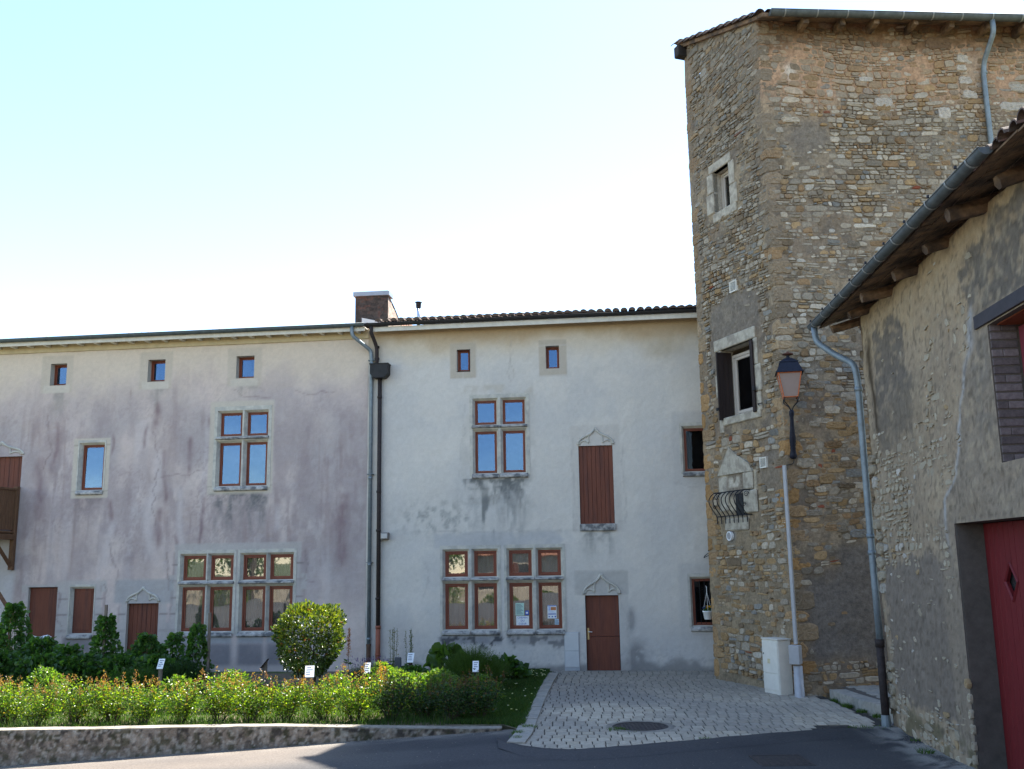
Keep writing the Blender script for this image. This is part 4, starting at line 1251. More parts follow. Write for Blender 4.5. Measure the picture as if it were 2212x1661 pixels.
boards(HR, "shutter", -0.09, 0.87, 3.97, 6.16, 0.05, 8, M_SHUT)
m = MB().bevbox(-0.11, 0.90, -0.06, 0.16, 3.77, 3.965, 0.02, FH)
put("sill", m, M_SILL, HR)
ogee(HR, 0.40, 0.50, 6.19, 0.48)
ogee(HR, 0.44, 0.50, 2.05, 0.55)
d = MB()
d.bevbox(-0.01, 0.89, 0.11, 0.16, 0.01, 0.90, 0.006, FH).bevbox(-0.01, 0.89, 0.11, 0.16, 0.908, 2.01, 0.006, FH)
door = put("door", d, M_SHUT, HR)
m = MB().bevbox(0.015, 0.065, 0.098, 0.11, 0.83, 1.14, 0.004, FH)
put("handle_plate", m, M_BRASS, door)
m = MB().tube([FH(0.04, 0.10, 1.04), FH(0.04, 0.05, 1.04), FH(0.15, 0.05, 1.035)], 0.010, 8)
put("handle", m, M_WHITE, door)
m = MB().bevbox(-0.06, 0.94, -0.08, 0.17, -0.02, 0.008, 0.006, FH)
put("threshold", m, M_KERB, HR)
m = MB().box(JOIN + 0.15, 7.0, -0.34, 0.0, 9.78, 9.80, FH).bevbox(JOIN + 0.12, 7.0, -0.37, -0.34, 9.66, 9.80, 0.006, FH)
put("fascia", m, M_WHITEWOOD, HR)
m = half_gutter(MB(), FH, JOIN + 0.003, 7.0, -0.43, 9.885, 0.082, sections=16)
put("gutter", m, M_BLKGUT, HR, smooth=True)
m = MB().tube(curve([FH(-6.03, -0.43, 9.8), FH(-6.03, -0.43, 9.62), FH(-5.93, -0.14, 9.25), FH(-5.93, -0.12, 8.9), FH(-5.93, -0.12, 8.68)]), 0.055, 10)
m.tube([FH(-5.84, -0.10, 8.35), FH(-5.83, -0.10, 1.22)], 0.060, 10)
for zz in (9.25, 8.9, 7.75, 5.0, 3.9, 2.0): m.tube([FH(-5.93 if zz > 8.6 else -5.84, -0.11, zz - .03), FH(-5.93 if zz > 8.6 else -5.84, -0.11, zz + .03)], 0.07, 10)
put("downpipe", m, M_CAST, HR, smooth=True)
m = MB()
pr = [(-6.08, 8.70), (-5.55, 8.70), (-5.55, 8.42), (-5.66, 8.30), (-5.98, 8.30), (-6.08, 8.42)]
m.prism(pr, -0.33, -0.01, FH).bevbox(-6.10, -5.53, -0.35, -0.005, 8.70, 8.725, 0.005, FH)
put("hopper_head", m, M_BLKGUT, HR)
m = MB().tube([FH(-5.83, -0.10, -0.05), FH(-5.83, -0.10, 1.24)], 0.066, 12).tube([FH(-5.83, -0.10, 1.18), FH(-5.83, -0.10, 1.26)], 0.076, 12).tube([FH(-5.83, -0.10, .45), FH(-5.83, -0.10, .50)], 0.074, 12)
put("pipe_foot", m, M_TERRA, HR, smooth=True)
canal_roof(HR, FH, JOIN + 0.28, 7.0, R(13.2), -0.44, 9.925, 7.2, 0.232, 0.10, 0.40, M_TILE)
fl = thing("flue_pipe", tuple(FH(-5.14, 2.0, 10.5)), -AL, "thin shiny steel flue with a round cap above the tiled roof", "flue")
b0 = FH(-5.15, 2.0, 0)
put("pipe", MB().tube([(b0[0], b0[1], 10.3), (b0[0], b0[1], 10.97)], 0.052, 14), M_STEEL, fl, smooth=True)
put("cowl", MB().lathe([(0.085, 10.97), (0.085, 11.0), (0.065, 11.0), (0.065, 11.02), (0.085, 11.02), (0.085, 11.05), (0.065, 11.05), (0.065, 11.07), (0.085, 11.07), (0.085, 11.10), (0.05, 11.10), (0.05, 11.125), (0.115, 11.13), (0.105, 11.15), (0.04, 11.165)], (b0[0], b0[1], 0), 16), M_CAST, fl)

# things fixed to or standing against the fronts
t = thing("meter_cabinet", tuple(FH(-0.41, 0, 0)), -AL, "pale grey meter cabinet with two doors set in the wall left of the brown door", "meter cabinet")
put("body", MB().box(-0.62, -0.21, -0.020, 0.02, 0.02, 1.04, FH), surf("cabinet_edge", (0.4, 0.41, 0.42), var=0.05, bump=0.0), t)
put("door", MB().bevbox(-0.605, -0.225, -0.034, -0.021, 0.545, 1.03, 0.005, FH), M_METER, t)
put("door", MB().bevbox(-0.605, -0.225, -0.034, -0.021, 0.115, 0.535, 0.005, FH), M_METER, t)
t = thing("wall_lamp", tuple(FH(-5.65, -0.06, 3.74)), -AL, "small grey box floodlight fixed to the wall beside the black drainpipe", "wall lamp")
put("housing", MB().bevbox(-5.77, -5.54, -0.17, -0.0, 3.64, 3.84, 0.015, FH), surf("grey_lamp_body", (0.2, 0.18, 0.16), var=0.1, bump=0.0), t)
put("lens", MB().bevbox(-5.745, -5.565, -0.185, -0.171, 3.67, 3.81, 0.006, FH), surf("lamp_lens", (0.42, 0.41, 0.39), rough=0.3, var=0.05, bump=0.0), t)

# papers in the windows (glued inside the glass)
def paper(s0, s1, z0, z1, mat, label, marks):
    y = 0.11 + 0.025
    t = thing("paper_notice", tuple(FH((s0 + s1) / 2, y, z0)), -AL, label, "notice")
    put("sheet", MB().box(s0, s1, y, y + 0.003, z0, z1, FH), mat, t)
    by = {}
    for a, b, c, d, mm in marks:
        by.setdefault(mm.name, (mm, MB()))[1].box(s0 + (s1 - s0) * a, s0 + (s1 - s0) * b, y - 0.002, y - 0.0005, z0 + (z1 - z0) * c, z0 + (z1 - z0) * d, FH)
    for mm, mb in by.values(): put("print", mb, mm, t)
    return t


def words(t, rows, s0, s1, zs, size, mat):
    for txt, z in zip(rows, zs):
        cu = bpy.data.curves.new("lettering", 'FONT'); cu.body = txt; cu.size = size; cu.align_x = 'CENTER'; cu.extrude = 0.0006
        tmp = bpy.data.objects.new("lettering", cu); COL.objects.link(tmp)
        dg = bpy.context.evaluated_depsgraph_get(); me = bpy.data.meshes.new_from_object(tmp.evaluated_get(dg))
        v = np.array([q.co for q in me.vertices]); f = [tuple(p.vertices) for p in me.polygons]
        bpy.data.objects.remove(tmp); bpy.data.meshes.remove(me)
        sc = (s0 + s1) / 2
        k = min(1.0, (s1 - s0) * 0.88 / max(1e-6, v[:, 0].max() - v[:, 0].min()))
        V = FH(sc + v[:, 0] * k, 0.1335 - v[:, 2], z + v[:, 1])
        m = MB(); m.add(V, f); put("lettering", m, mat, t)


ln = lambda n, a, b, z0, z1, mm: [(a, b - 0.12 * (k % 3), z0 + (z1 - z0) * (k + .3) / n, z0 + (z1 - z0) * (k + .62) / n, mm) for k in range(n)]
paper(-1.97, -1.73, 1.49, 1.83, M_GREENP, "pale green sheet of small print in the left window of the notice pair", ln(9, .1, .9, .08, .92, M_DARKINK))
paper(-1.70, -1.60, 1.50, 1.62, M_BLUEINK, "tiny dark blue sticker beside the pale green sheet", [(.2, .8, .3, .7, M_PAPER)])
t = paper(-1.955, -1.60, 1.225, 1.475, M_PAPER, "white handwritten notice in three lines below the pale green sheet", [])
words(t, ["CHEMIN", "DU", "CŒUR"], -1.955, -1.60, [1.405, 1.325, 1.24], 0.075, M_BLUEINK)
t = paper(-1.075, -0.825, 1.40, 1.76, M_PAPER, "white poster with blue bands and an orange picture in the right window", [(.0, 1, .93, .98, M_BLUEINK), (.36, .95, .62, .86, M_ORANGEINK), (.1, .32, .6, .9, surf("pale_blue_print", (0.4, 0.48, 0.7), bump=0.0)), (.06, .94, .30, .37, M_BLUEINK), (.1, .25, .1, .18, M_BLUEINK), (.45, .6, .1, .18, M_BLUEINK), (.78, .92, .08, .2, M_BLUEINK)] + ln(3, .1, .9, .42, .58, surf("pale_blue_print", (0.4, 0.48, 0.7), bump=0.0)))
paper(-0.88, -0.735, 1.235, 1.385, surf("pale_blue_paper", (0.45, 0.58, 0.66), bump=0.0), "small pale blue note under the white poster", ln(4, .1, .9, .1, .9, M_DARKINK))

# hanging flower pot in front of the low window beside the tower
def hanging_pot():
    sx, y, zb = 3.27, -0.22, 1.36
    p = FH(sx, y, 0)
    t = thing("hanging_pot", (p[0], p[1], zb), 0, "white plastic hanging pot of yellow and blue flowers before the dark window", "flower pot")
    put("pot", MB().lathe([(0.085, 0), (0.095, 0.01), (0.125, 0.19), (0.14, 0.195), (0.14, 0.225), (0.12, 0.225), (0.11, 0.19)], (p[0], p[1], zb), 20), M_WHITE, t, smooth=True)
    m = MB()
    for k in range(3):
        a = 2 * math.pi * k / 3 + .4
        m.tube([(p[0] + .13 * math.cos(a), p[1] + .13 * math.sin(a), zb + .22), (p[0], p[1], zb + .72)], 0.005, 5)
    m.tube([(p[0], p[1], zb + .70), (p[0], p[1], zb + .86)], 0.010, 6)
    m.tube([tuple(p + np.array([0, 0, zb + .86])), tuple(FH(sx, 0.13, zb + .88))], 0.006, 5)
    put("hanger", m, M_WHITE, t)
    return t, p, zb


POT = hanging_pot()
# iron hook on the wall by the tower
hk = MB().tube(curve([FH(3.55, 0.0, 3.10), FH(3.42, -0.10, 3.06), FH(3.30, -0.16, 3.02), FH(3.24, -0.16, 2.98), FH(3.27, -0.17, 3.04), FH(3.38, -0.16, 3.12), FH(3.44, -0.15, 3.09), FH(3.36, -0.14, 3.20), FH(3.46, -0.12, 3.24)]), 0.010, 6)
put("iron_hook", hk, M_IRON, loc=tuple(FH(3.5, 0, 3.1)), label="twisted black iron hook sticking out of the house wall beside the tower", cat="hook")

# timber balcony and stair at the far left
BL = thing("timber_balcony", tuple(FH(-17.6, -0.6, 3.9)), -AL, "dark stained timber balcony on braces in front of the first-floor door at the left edge", "balcony")
put("post", MB().bevbox(-17.08, -16.94, -0.16, -0.02, 2.95, 5.42, 0.015, FH), M_DARKWOOD, BL)
put("post", MB().bevbox(-17.08, -16.94, -1.5, -1.36, 3.75, 5.42, 0.015, FH), M_DARKWOOD, BL)
m = MB()
for k in range(9):
    m.bevbox(-17.035, -16.995, -0.165 - (k + 1) * 0.133, -0.165 - k * 0.133 - 0.008, 4.12, 5.28, 0.004, FH)
put("railing_boards", m, M_DARKWOOD, BL)
put("handrail", MB().bevbox(-17.06, -16.96, -1.36, -0.16, 5.29, 5.36, 0.01, FH).bevbox(-21, -17.08, -1.48, -1.38, 5.29, 5.36, 0.01, FH), M_DARKWOOD, BL)
m = MB()
for k in range(26): m.bevbox(-21 + k * .15, -21 + k * .15 + .142, -1.45, -1.41, 4.12, 5.28, .004, FH)
put("railing_boards", m, M_DARKWOOD, BL)
m = MB().bevbox(-21, -16.96, -1.52, -0.01, 4.03, 4.09, 0.01, FH)
put("deck", m, M_DARKWOOD, BL)
put("joist", MB().bevbox(-17.10, -16.93, -1.50, -0.17, 3.84, 4.0, 0.01, FH), M_DARKWOOD, BL)
for k in range(2): put("joist", MB().bevbox(-17.7 - k * .7, -17.58 - k * .7, -1.50, -0.01, 3.86, 4.02, 0.01, FH), M_DARKWOOD, BL)
fb = lambda u, y, z: FH(-17.06 + u, -0.14 - y, z)
m = MB().tube([FH(-17.01, -0.12, 3.05), FH(-17.01, -1.05, 3.88)], 0.075, 4)
put("brace", m, M_DARKWOOD, BL)
ST = thing("timber_stair", tuple(FH(-17.5, -1.8, 0)), -AL, "dark timber stair with sloping handrail going down behind the bean plants at the left edge", "stair")
def stp(s): return 2.36 - (s + 16.55) * 1.33
m = MB().tube([FH(-18.9, -1.3, stp(-18.9)), FH(-15.95, -1.3, stp(-15.95))], 0.06, 4)
put("handrail", m, M_DARKWOOD, ST)
for s in (-18.6, -18.1, -17.6, -17.1, -16.6, -16.1):
    put("baluster", MB().box(s - .03, s + .03, -1.33, -1.27, stp(s) - 0.95, stp(s) - 0.02, FH), M_DARKWOOD, ST)
put("stringer", MB().tube([FH(-18.9, -1.3, stp(-18.9) - .98), FH(-15.8, -1.3, stp(-15.8) - .98)], 0.10, 4), M_DARKWOOD, ST)
m = MB()
for k in range(12):
    s = -18.7 + k * 0.235
    m.box(s, s + .27, -2.2, -1.34, stp(s + .13) - 0.98, stp(s + .13) - 0.94, FH)
put("tread", m, M_DARKWOOD, ST)

# ================================================================== STONE TOWER
TH = 15.90
TW = 9.6
WLOW = (-2.45, -1.00, 6.42, 8.15)
WUP = (-2.36, -1.60, 11.75, 12.88)
NICHE = (-2.44, -1.76, 3.95, 4.62)
T_OPEN = [(*WLOW, .36), (*WUP, .42)]
TT = thing("stone_tower", (6.15, 21.91, 0), 0, "tall ochre and grey rubble-stone tower with a rounded quoin corner", "tower")


def zt_left(u):            # top of the narrow face rises to the back
    return np.where(np.asarray(u) < 0, 15.95 + 0.345 * np.clip(-np.asarray(u), 0, TOWER_L), 15.95)


def patch(u, z):
    """1 where mortar was smeared over the stones"""
    a = ss(0.50, 0.60, fbm(u * 0.8, z * 0.8, 201)) * 0.9
    left = u < 0
    # grey coat low on the wide face, big smear above the low window, smear round the corner
    g = box_mask(u + (fbm(u * 1.5, z * 1.5, 203) - .5) * 0.7, z + (fbm(u * 1.5 + 9, z * 1.5, 204) - .5) * 0.8, 0.25, 3.5, 0.75, 2.65, 0.15)
    g = np.maximum(g, box_mask(u + (fbm(u * 1.5, z * 1.5, 203) - .5) * 0.7, z, 0.95, 3.5, 2.3, 3.25, 0.15))
    g = np.maximum(g, box_mask(u, z + (fbm(u * 2, z * 2, 205) - .5) * 0.5, -2.9, -0.7, 8.3, 9.35, 0.12) * 0.95)
    g = np.maximum(g, box_mask(u, z, -3.0, -2.35, 7.3, 8.4, 0.1) * 0.7)
    g = np.maximum(g, np.exp(-((u - 1.0) / .6) ** 2 - ((z - 12.9) / .5) ** 2) * 1.0)
    g = np.maximum(g, box_mask(u, z, -1.1, -0.3, 4.6, 5.4, .1) * 0.7)
    g = np.maximum(g, box_mask(u, z, -2.2, -0.4, 1.3, 2.4, .2) * 0.55)
    return np.maximum(a * np.where(u > 0.3, 0.16, np.where(z < 7, 0.14, 0.28)), g), g


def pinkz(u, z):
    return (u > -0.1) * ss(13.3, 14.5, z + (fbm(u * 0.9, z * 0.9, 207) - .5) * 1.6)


def mortar(u, z):
    N = len(u)
    n = fbm(u * 1.1, z * 1.1, 211); n2 = fbm(u * 5, z * 5, 212)
    c = np.tile(np.array([0.235, 0.190, 0.145]), (N, 1))
    c = mixc(c, (0.31, 0.255, 0.185), ss(.4, .65, n))
    c = mixc(c, (0.150, 0.132, 0.115), ss(.45, .65, n2) * 0.6)
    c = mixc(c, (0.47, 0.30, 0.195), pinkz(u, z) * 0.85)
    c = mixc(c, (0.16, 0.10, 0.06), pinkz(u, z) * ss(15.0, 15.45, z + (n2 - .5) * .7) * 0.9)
    p, g = patch(u, z)
    c = mixc(c, (0.20, 0.178, 0.155), g * 0.75)
    c = mixc(c, (0.155, 0.145, 0.14), box_mask(u, z, 0.2, 3.6, 0.7, 3.2, .3) * g * 0.7)
    c = mixc(c, (0.30, 0.24, 0.155), (u < -0.0) * ss(5.5, 3.0, z) * 0.5)
    # pale plaster of the blind niche
    t = np.clip((z - 5.0) / 0.68, 0, 1)
    tri = (z > 5.0) * (z < 5.68) * (u > -2.86 + t * 0.55) * (u < -1.30 - t * 1.0)
    bod = box_mask(u, z, -2.78 + 0.10 * fbm(z * 3, u * 0, 5), -1.22, 4.1, 5.02, 0.03)
    c = mixc(c, (0.47, 0.425, 0.345), np.clip(tri + bod, 0, 1) * (0.65 + .35 * n2))
    c = mixc(c, (0.235, 0.205, 0.17), box_mask(u, z, -2.45, -1.75, 4.45, 5.08, 0.02))
    c = mixc(c, (0.52, 0.49, 0.43), box_mask(u, z, -2.4, -1.95, 4.68, 4.92, 0.03) * ss(.42, .5, fbm(u * 7, z * 7, 219)))
    c = mixc(c, (0.43, 0.39, 0.32), box_mask(u, z, -2.62, -1.62, 3.6, 3.97, 0.03) * .8)
    c = mixc(c, (0.04, 0.045, 0.045), box_mask(u, z, -2.12, -1.72, 4.0, 4.52, 0.10) * (0.7 + .3 * n2))  # darkness of the opening behind the railing, painted on the wall
    c = mixc(c, (0.22, 0.215, 0.21), np.exp(-(((u + 2.43) ** 2 + (z - 3.5) ** 2) / 0.19 ** 2) ** 3))
    c = mixc(c, (0.60, 0.545, 0.48), np.exp(-((u - 0.72) / .16) ** 2 - ((z - 14.55) / .2) ** 2))
    # whiter repair near the old joint at the right
    c = mixc(c, (0.45, 0.38, 0.30), box_mask(u, z, 4.9, 5.6, 13.2, 15.1, .15) * .5)
    return c * np.array([.96, .90, .82]) * (0.8 + 0.4 * vn(u * 14, z * 14, 215))[:, None]


def t_keep(u, z, hw, hh, rg):
    ok = z + hh < zt_left(u) - 0.02
    p, g = patch(u, z)
    ok &= rg.random(len(u)) > p * 0.95
    ok &= ~((g > 0.6) & (rg.random(len(u)) < 0.93))
    for a, b, c, d in ((-2.74, -0.72, 6.02, 8.50), (-2.78, -1.22, 11.60, 13.15), (-2.85, -1.2, 3.6, 5.05), (-2.62, -1.62, 3.3, 3.7)):
        ok &= ~((u + hw * .8 > a) & (u - hw * .8 < b) & (z + hh * .7 > c) & (z - hh * .7 < d))
    t = np.clip((z - 5.0) / 0.68, 0, 1)
    ok &= ~((z > 4.9) & (z < 5.66) & (u + hw * .7 > -2.86 + t * 0.55) & (u - hw * .7 < -1.30 - t * 1.0))
    ok &= ~((np.abs(u) < 0.30) & (rg.random(len(u)) < 0.75))          # quoins go there
    ok &= ~((u < -TOWER_L + 0.30) & (u > -TOWER_L - 0.4))
    return ok


PAL = np.array([[0.335, 0.29, 0.23], [0.265, 0.225, 0.175], [0.43, 0.375, 0.30], [0.35, 0.24, 0.13], [0.28, 0.185, 0.105], [0.20, 0.15, 0.10], [0.235, 0.23, 0.215], [0.49, 0.45, 0.385], [0.27, 0.085, 0.05]])


def t_colour(u, z, hw, hh, rg):
    N = len(u)
    right = u > 0
    wR = np.array([.26, .20, .22, .085, .07, .07, .03, .06, .003])
    wL = np.array([.24, .20, .13, .13, .07, .12, .06, .03, .003])
    wLow = np.array([.20, .12, .18, .24, .13, .06, .05, .015, .006])
    r = rg.random(N)
    def pick(w):
        return np.searchsorted(np.cumsum(w / w.sum()), r).clip(0, 8)
    i = np.where(right, pick(wR), pick(wL))
    low = (z + (fbm(u, z, 5) - .5) * 3 < 7.0)
    i = np.where(low, pick(wLow), i)
    big = (hw * hh > 0.012) & (i == 7) & (rg.random(N) < .5)
    i = np.where(big, 3, i)
    c = PAL[i] * rg.uniform(0.78, 1.22, (N, 1))
    grey = ((u < 0.6) * ss(9.5, 12.5, z) * (1 - 0.5 * right)) * 0.62
    c = mixc(c, (0.215, 0.195, 0.165), grey * rg.uniform(.5, 1, N))
    c = mixc(c, (0.44, 0.29, 0.17), pinkz(u, z) * rg.uniform(.1, .7, N))
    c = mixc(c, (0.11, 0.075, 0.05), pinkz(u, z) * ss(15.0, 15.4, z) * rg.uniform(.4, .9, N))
    edge = (u < -TOWER_L + .8) * (z < 7.5)
    c = mixc(c, (0.34, 0.215, 0.10), edge * rg.uniform(0, .8, N))
    return c * np.array([1.02, .985, .93]) * np.where(z > 7, 0.88, 0.92)[:, None]


def quoins():
    parts = []
    rg = np.random.default_rng(77)
    for uc, wide in ((0.0, 0.36), (-TOWER_L, 0.33)):
        C = []; z = 0.05; k = 0
        while z < 15.7:
            h = rg.uniform(0.24, 0.44) if uc == 0 else rg.uniform(0.28, 0.48)
            off = (0.10 if k % 2 else -0.10) + rg.uniform(-.05, .05)
            C.append((uc + off, z + h / 2, wide * rg.uniform(.85, 1.15), h / 2)); z += h; k += 1
        C = np.array(C)

        def col(u, zz, a, b, r2):
            n = len(u); q = r2.random(n)
            c = np.where((q < .5)[:, None], np.array([0.23, 0.20, 0.16]), np.where((q < .8)[:, None], np.array([0.30, 0.25, 0.185]), np.array([0.325, 0.22, 0.115])))
            c = c * r2.uniform(.75, 1.1, (n, 1))
            c = mixc(c, (0.36, 0.24, 0.12), (zz < 7.2) * (r2.random(n) < .75) * r2.uniform(.3, .9, n) * (1.0 if uc < 0 else 0.55))
            c = mixc(c, (0.19, 0.172, 0.15), ss(8, 11, zz) * .6)
            return c * np.array([1.12, .97, .80])
        N = len(C)
        parts.append(_block_ring(C, col, rg))
    return parts


def _block_ring(C, col, rg, m=20, power=5.5, raise_=(0.004, 0.022), fr=None):
    N = len(C); fr = fr or tower_frame
    th = np.linspace(0, 2 * np.pi, m, endpoint=False)[None, :] + np.zeros((N, m))
    ct, st = np.cos(th), np.sin(th)
    rad = (np.abs(ct) ** power + np.abs(st) ** power) ** (-1 / power) * (1 + rg.uniform(-.13, .03, (N, m)))
    px = rad * ct * (C[:, 2:3] - .01); pz = rad * st * (C[:, 3:4] - .012)
    rz = rg.uniform(*raise_, (N, 1)); rings = []
    for sc, dep in ((1.04, 0.015), (0.96, -0.6), (0.85, -1.0), (0.55, -1.05), (0.25, -1.0)):
        d = dep if dep > 0 else dep * rz
        rings.append(fr(C[:, 0:1] + px * sc, d + rg.uniform(-.009, .009, (N, m)), C[:, 1:2] + pz * sc))
    nr = len(rings)
    V = np.stack(rings, 1)
    c = col(C[:, 0], C[:, 1], C[:, 2], C[:, 3], rg)
    cols = np.repeat(np.repeat(c[:, None, None, :], nr, 1), m, 2); cols[:, 0] *= .8
    base = (np.arange(N) * nr * m)[:, None]; k = np.arange(m); k2 = (k + 1) % m
    Q = [np.stack([base + a * m + k, base + a * m + k2, base + (a + 1) * m + k2, base + (a + 1) * m + k], -1).reshape(-1, 4) for a in range(nr - 1)]
    cap = base + (nr - 1) * m + k
    for a in range(m // 2 - 1): Q.append(np.stack([cap[:, a], cap[:, a + 1], cap[:, m - 2 - a], cap[:, m - 1 - a]], -1))
    return [V.reshape(-1, 3), np.concatenate(Q), cols.reshape(-1, 3)]


def build_tower():
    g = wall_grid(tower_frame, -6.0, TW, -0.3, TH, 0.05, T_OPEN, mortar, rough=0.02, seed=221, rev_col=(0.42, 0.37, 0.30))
    # gable part above the eave on the narrow side
    fr_g = lambda u, y, z: tower_frame(u, y, TH + z * 0.345 * np.clip(-np.asarray(u), 0, TOWER_L))
    g2 = wall_grid(fr_g, -TOWER_L, -0.05, 0.0, 1.0, 0.06, [], lambda u, z: mortar(u, TH + z), rough=0.012, seed=222)
    s1 = rubble(tower_frame, 0.1, TW, 0.0, TH, 0.07, 0.175, 0.85, 2.3, t_keep, t_colour, seed=31, gap=0.006, wav=.06, split=.22, tilt=.55)
    s2 = rubble(tower_frame, -6.0, -0.1, 0.0, TH + 1.25, 0.07, 0.15, 0.9, 2.3, t_keep, t_colour, seed=32, gap=0.007, wav=.06, sizef=lambda z: 1.35 if z > 13.4 else (1.25 if z < 6.5 else .9), raise_=(0.010, 0.042))
    big = []
    rg = np.random.default_rng(8)
    for _ in range(90):                                   # larger blocks scattered in the wide face
        u, z = rg.uniform(0.4, 8.5), rg.uniform(1.0, 15.2)
        if rg.random() < 0.35: u, z = rg.uniform(0.4, 3.0), rg.uniform(3.4, 6.6)
        p, gg = patch(np.array([u]), np.array([z]))
        if gg[0] > .4: continue
        big.append((u, z, rg.uniform(.12, .26), rg.uniform(.07, .13)))
    big.append((5.35, 13.9, .0, .0)) if False else None
    bigs = _block_ring(np.array(big), lambda u, z, a, b, r2: t_colour(u, z, a, b, r2) * 0.92, rg, m=16, power=4.5, raise_=(0.03, 0.05))
    # dressed pale blocks by the old joint and the lintel at far right
    D = np.array([(5.1, 15.0, .16, .12), (5.05, 14.75, .14, .10), (5.12, 14.42, .18, .12), (5.2, 14.05, .2, .13), (6.3, 13.75, .42, .14), (7.2, 13.75, .46, .14), (6.5, 14.25, .3, .12), (7.3, 14.3, .35, .12), (3.0, 13.8, .24, .15), (4.5, 13.55, .18, .17), (4.55, 15.4, .35, .18), (2.6, 14.4, .2, .08)])

    def dc(u, z, a, b, r2):
        c = np.tile(np.array([0.46, 0.40, 0.33]), (len(u), 1)) * r2.uniform(.85, 1.1, (len(u), 1))
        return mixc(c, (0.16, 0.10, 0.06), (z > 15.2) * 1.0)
    ds = _block_ring(D, dc, rg, m=20, power=9, raise_=(0.03, 0.045))
    q = quoins()
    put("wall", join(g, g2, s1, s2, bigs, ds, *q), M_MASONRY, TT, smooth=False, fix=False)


build_tower()

# ---- openings of the narrow face
def block_frame(name, blocks, mat, par, fr=tower_frame, out=0.035, inn=0.0, bev=0.02):
    m = MB()
    for a, b, c, d in blocks: m.bevbox(a, b, -out - random.uniform(0, .012), inn, c, d, bev, fr)
    return put(name, m, mat, par)


FL = F_LEFT
block_frame("stone_surround", [(-2.72, -0.90, 8.15, 8.44), (-2.66, -2.45, 7.55, 8.145), (-2.72, -2.45, 6.95, 7.545), (-2.66, -2.45, 6.40, 6.945), (-2.64, -2.47, 6.05, 6.395), (-1.0, -0.84, 7.5, 8.145), (-1.0, -0.74, 6.85, 7.495), (-1.0, -0.80, 6.38, 6.845)], M_PALE, TT, FL, inn=0.10)
block_frame("sill", [(-2.44, -0.84, 6.22, 6.415)], M_PALE, TT, FL, out=0.05, inn=0.36)
block_frame("stone_surround", [(-2.52, -1.50, 12.88, 13.12), (-2.62, -2.36, 12.35, 12.875), (-2.70, -2.36, 11.80, 12.345), (-1.60, -1.36, 12.25, 12.875), (-1.60, -1.28, 11.72, 12.245)], M_PALE, TT, FL, inn=0.14)
block_frame("sill", [(-2.40, -1.34, 11.50, 11.745)], M_PALE, TT, FL, out=0.04, inn=0.40)
w1 = window(TT, -2.42, -1.02, 6.45, 8.02, 0.30, fr=FL, mat=M_PVC, glass=glass_mat("tower_glass", 0.06), fw=0.07, sash=0.07)
# brown folding shutters opened against the reveals
m = MB().bevbox(-2.455, -2.41, -0.16, 0.28, 6.36, 8.10, 0.008, FL)
for k in range(3): m.box(-2.41, -2.405, -0.10 + k * .13, -0.094 + k * .13, 6.40, 8.06, FL)
sh = put("shutter", m, M_BROWNSH, TT)
put("hinge", MB().bevbox(-2.50, -2.40, -0.20, -0.16, 6.60, 6.68, .006, FL), M_IRON, sh)
m = MB().bevbox(-1.05, -1.0, -0.10, 0.26, 6.36, 8.10, 0.008, FL).bevbox(-0.995, -0.945, -0.10, -0.055, 6.36, 8.10, .008, FL)
sh = put("shutter", m, M_BROWNSH, TT)
put("hinge", MB().bevbox(-0.97, -0.88, -0.14, -0.10, 6.86, 6.96, .006, FL).tube([FL(-.86, -.05, 6.5), FL(-.80, -.12, 6.52), FL(-.70, -.06, 6.53)], .012, 5), M_IRON, sh)
window(TT, -2.36, -1.60, 11.75, 12.86, 0.24, fr=FL, mat=M_PVC, glass=glass_mat("tower_glass", 0.06), fw=0.06, sash=0.06)
# blind niche: recess slab + corbel sill
put("niche_sill", MB().bevbox(-2.62, -1.62, -0.06, 0.02, 3.62, 3.92, 0.03, FL), M_PALE, TT)
for q in ((-1.76, -1.20, -0.05, 0.02, 4.02, 4.56), (-2.84, -2.46, -0.04, 0.02, 4.10, 4.96), (-1.74, -1.34, -0.045, 0.02, 4.58, 5.0)):
    put("niche_stone", MB().bevbox(*q, 0.03, FL), M_PALE, TT)
put("niche_dark_slab", MB().box(-2.10, -1.77, -0.035, 0.0, 4.0, 4.5, FL), surf("dark_slab", (0.03, 0.03, 0.03), rough=.9, var=.5, scale=6, bump=.3), TT)  # dark slab in place of the unlit opening behind the railing
put("niche_head", MB().prism([(-2.84, 5.0), (-1.32, 5.0), (-1.45, 5.2), (-1.9, 5.42), (-2.28, 5.66), (-2.55, 5.35)], -0.05, 0.02, FL), M_PALE, TT)


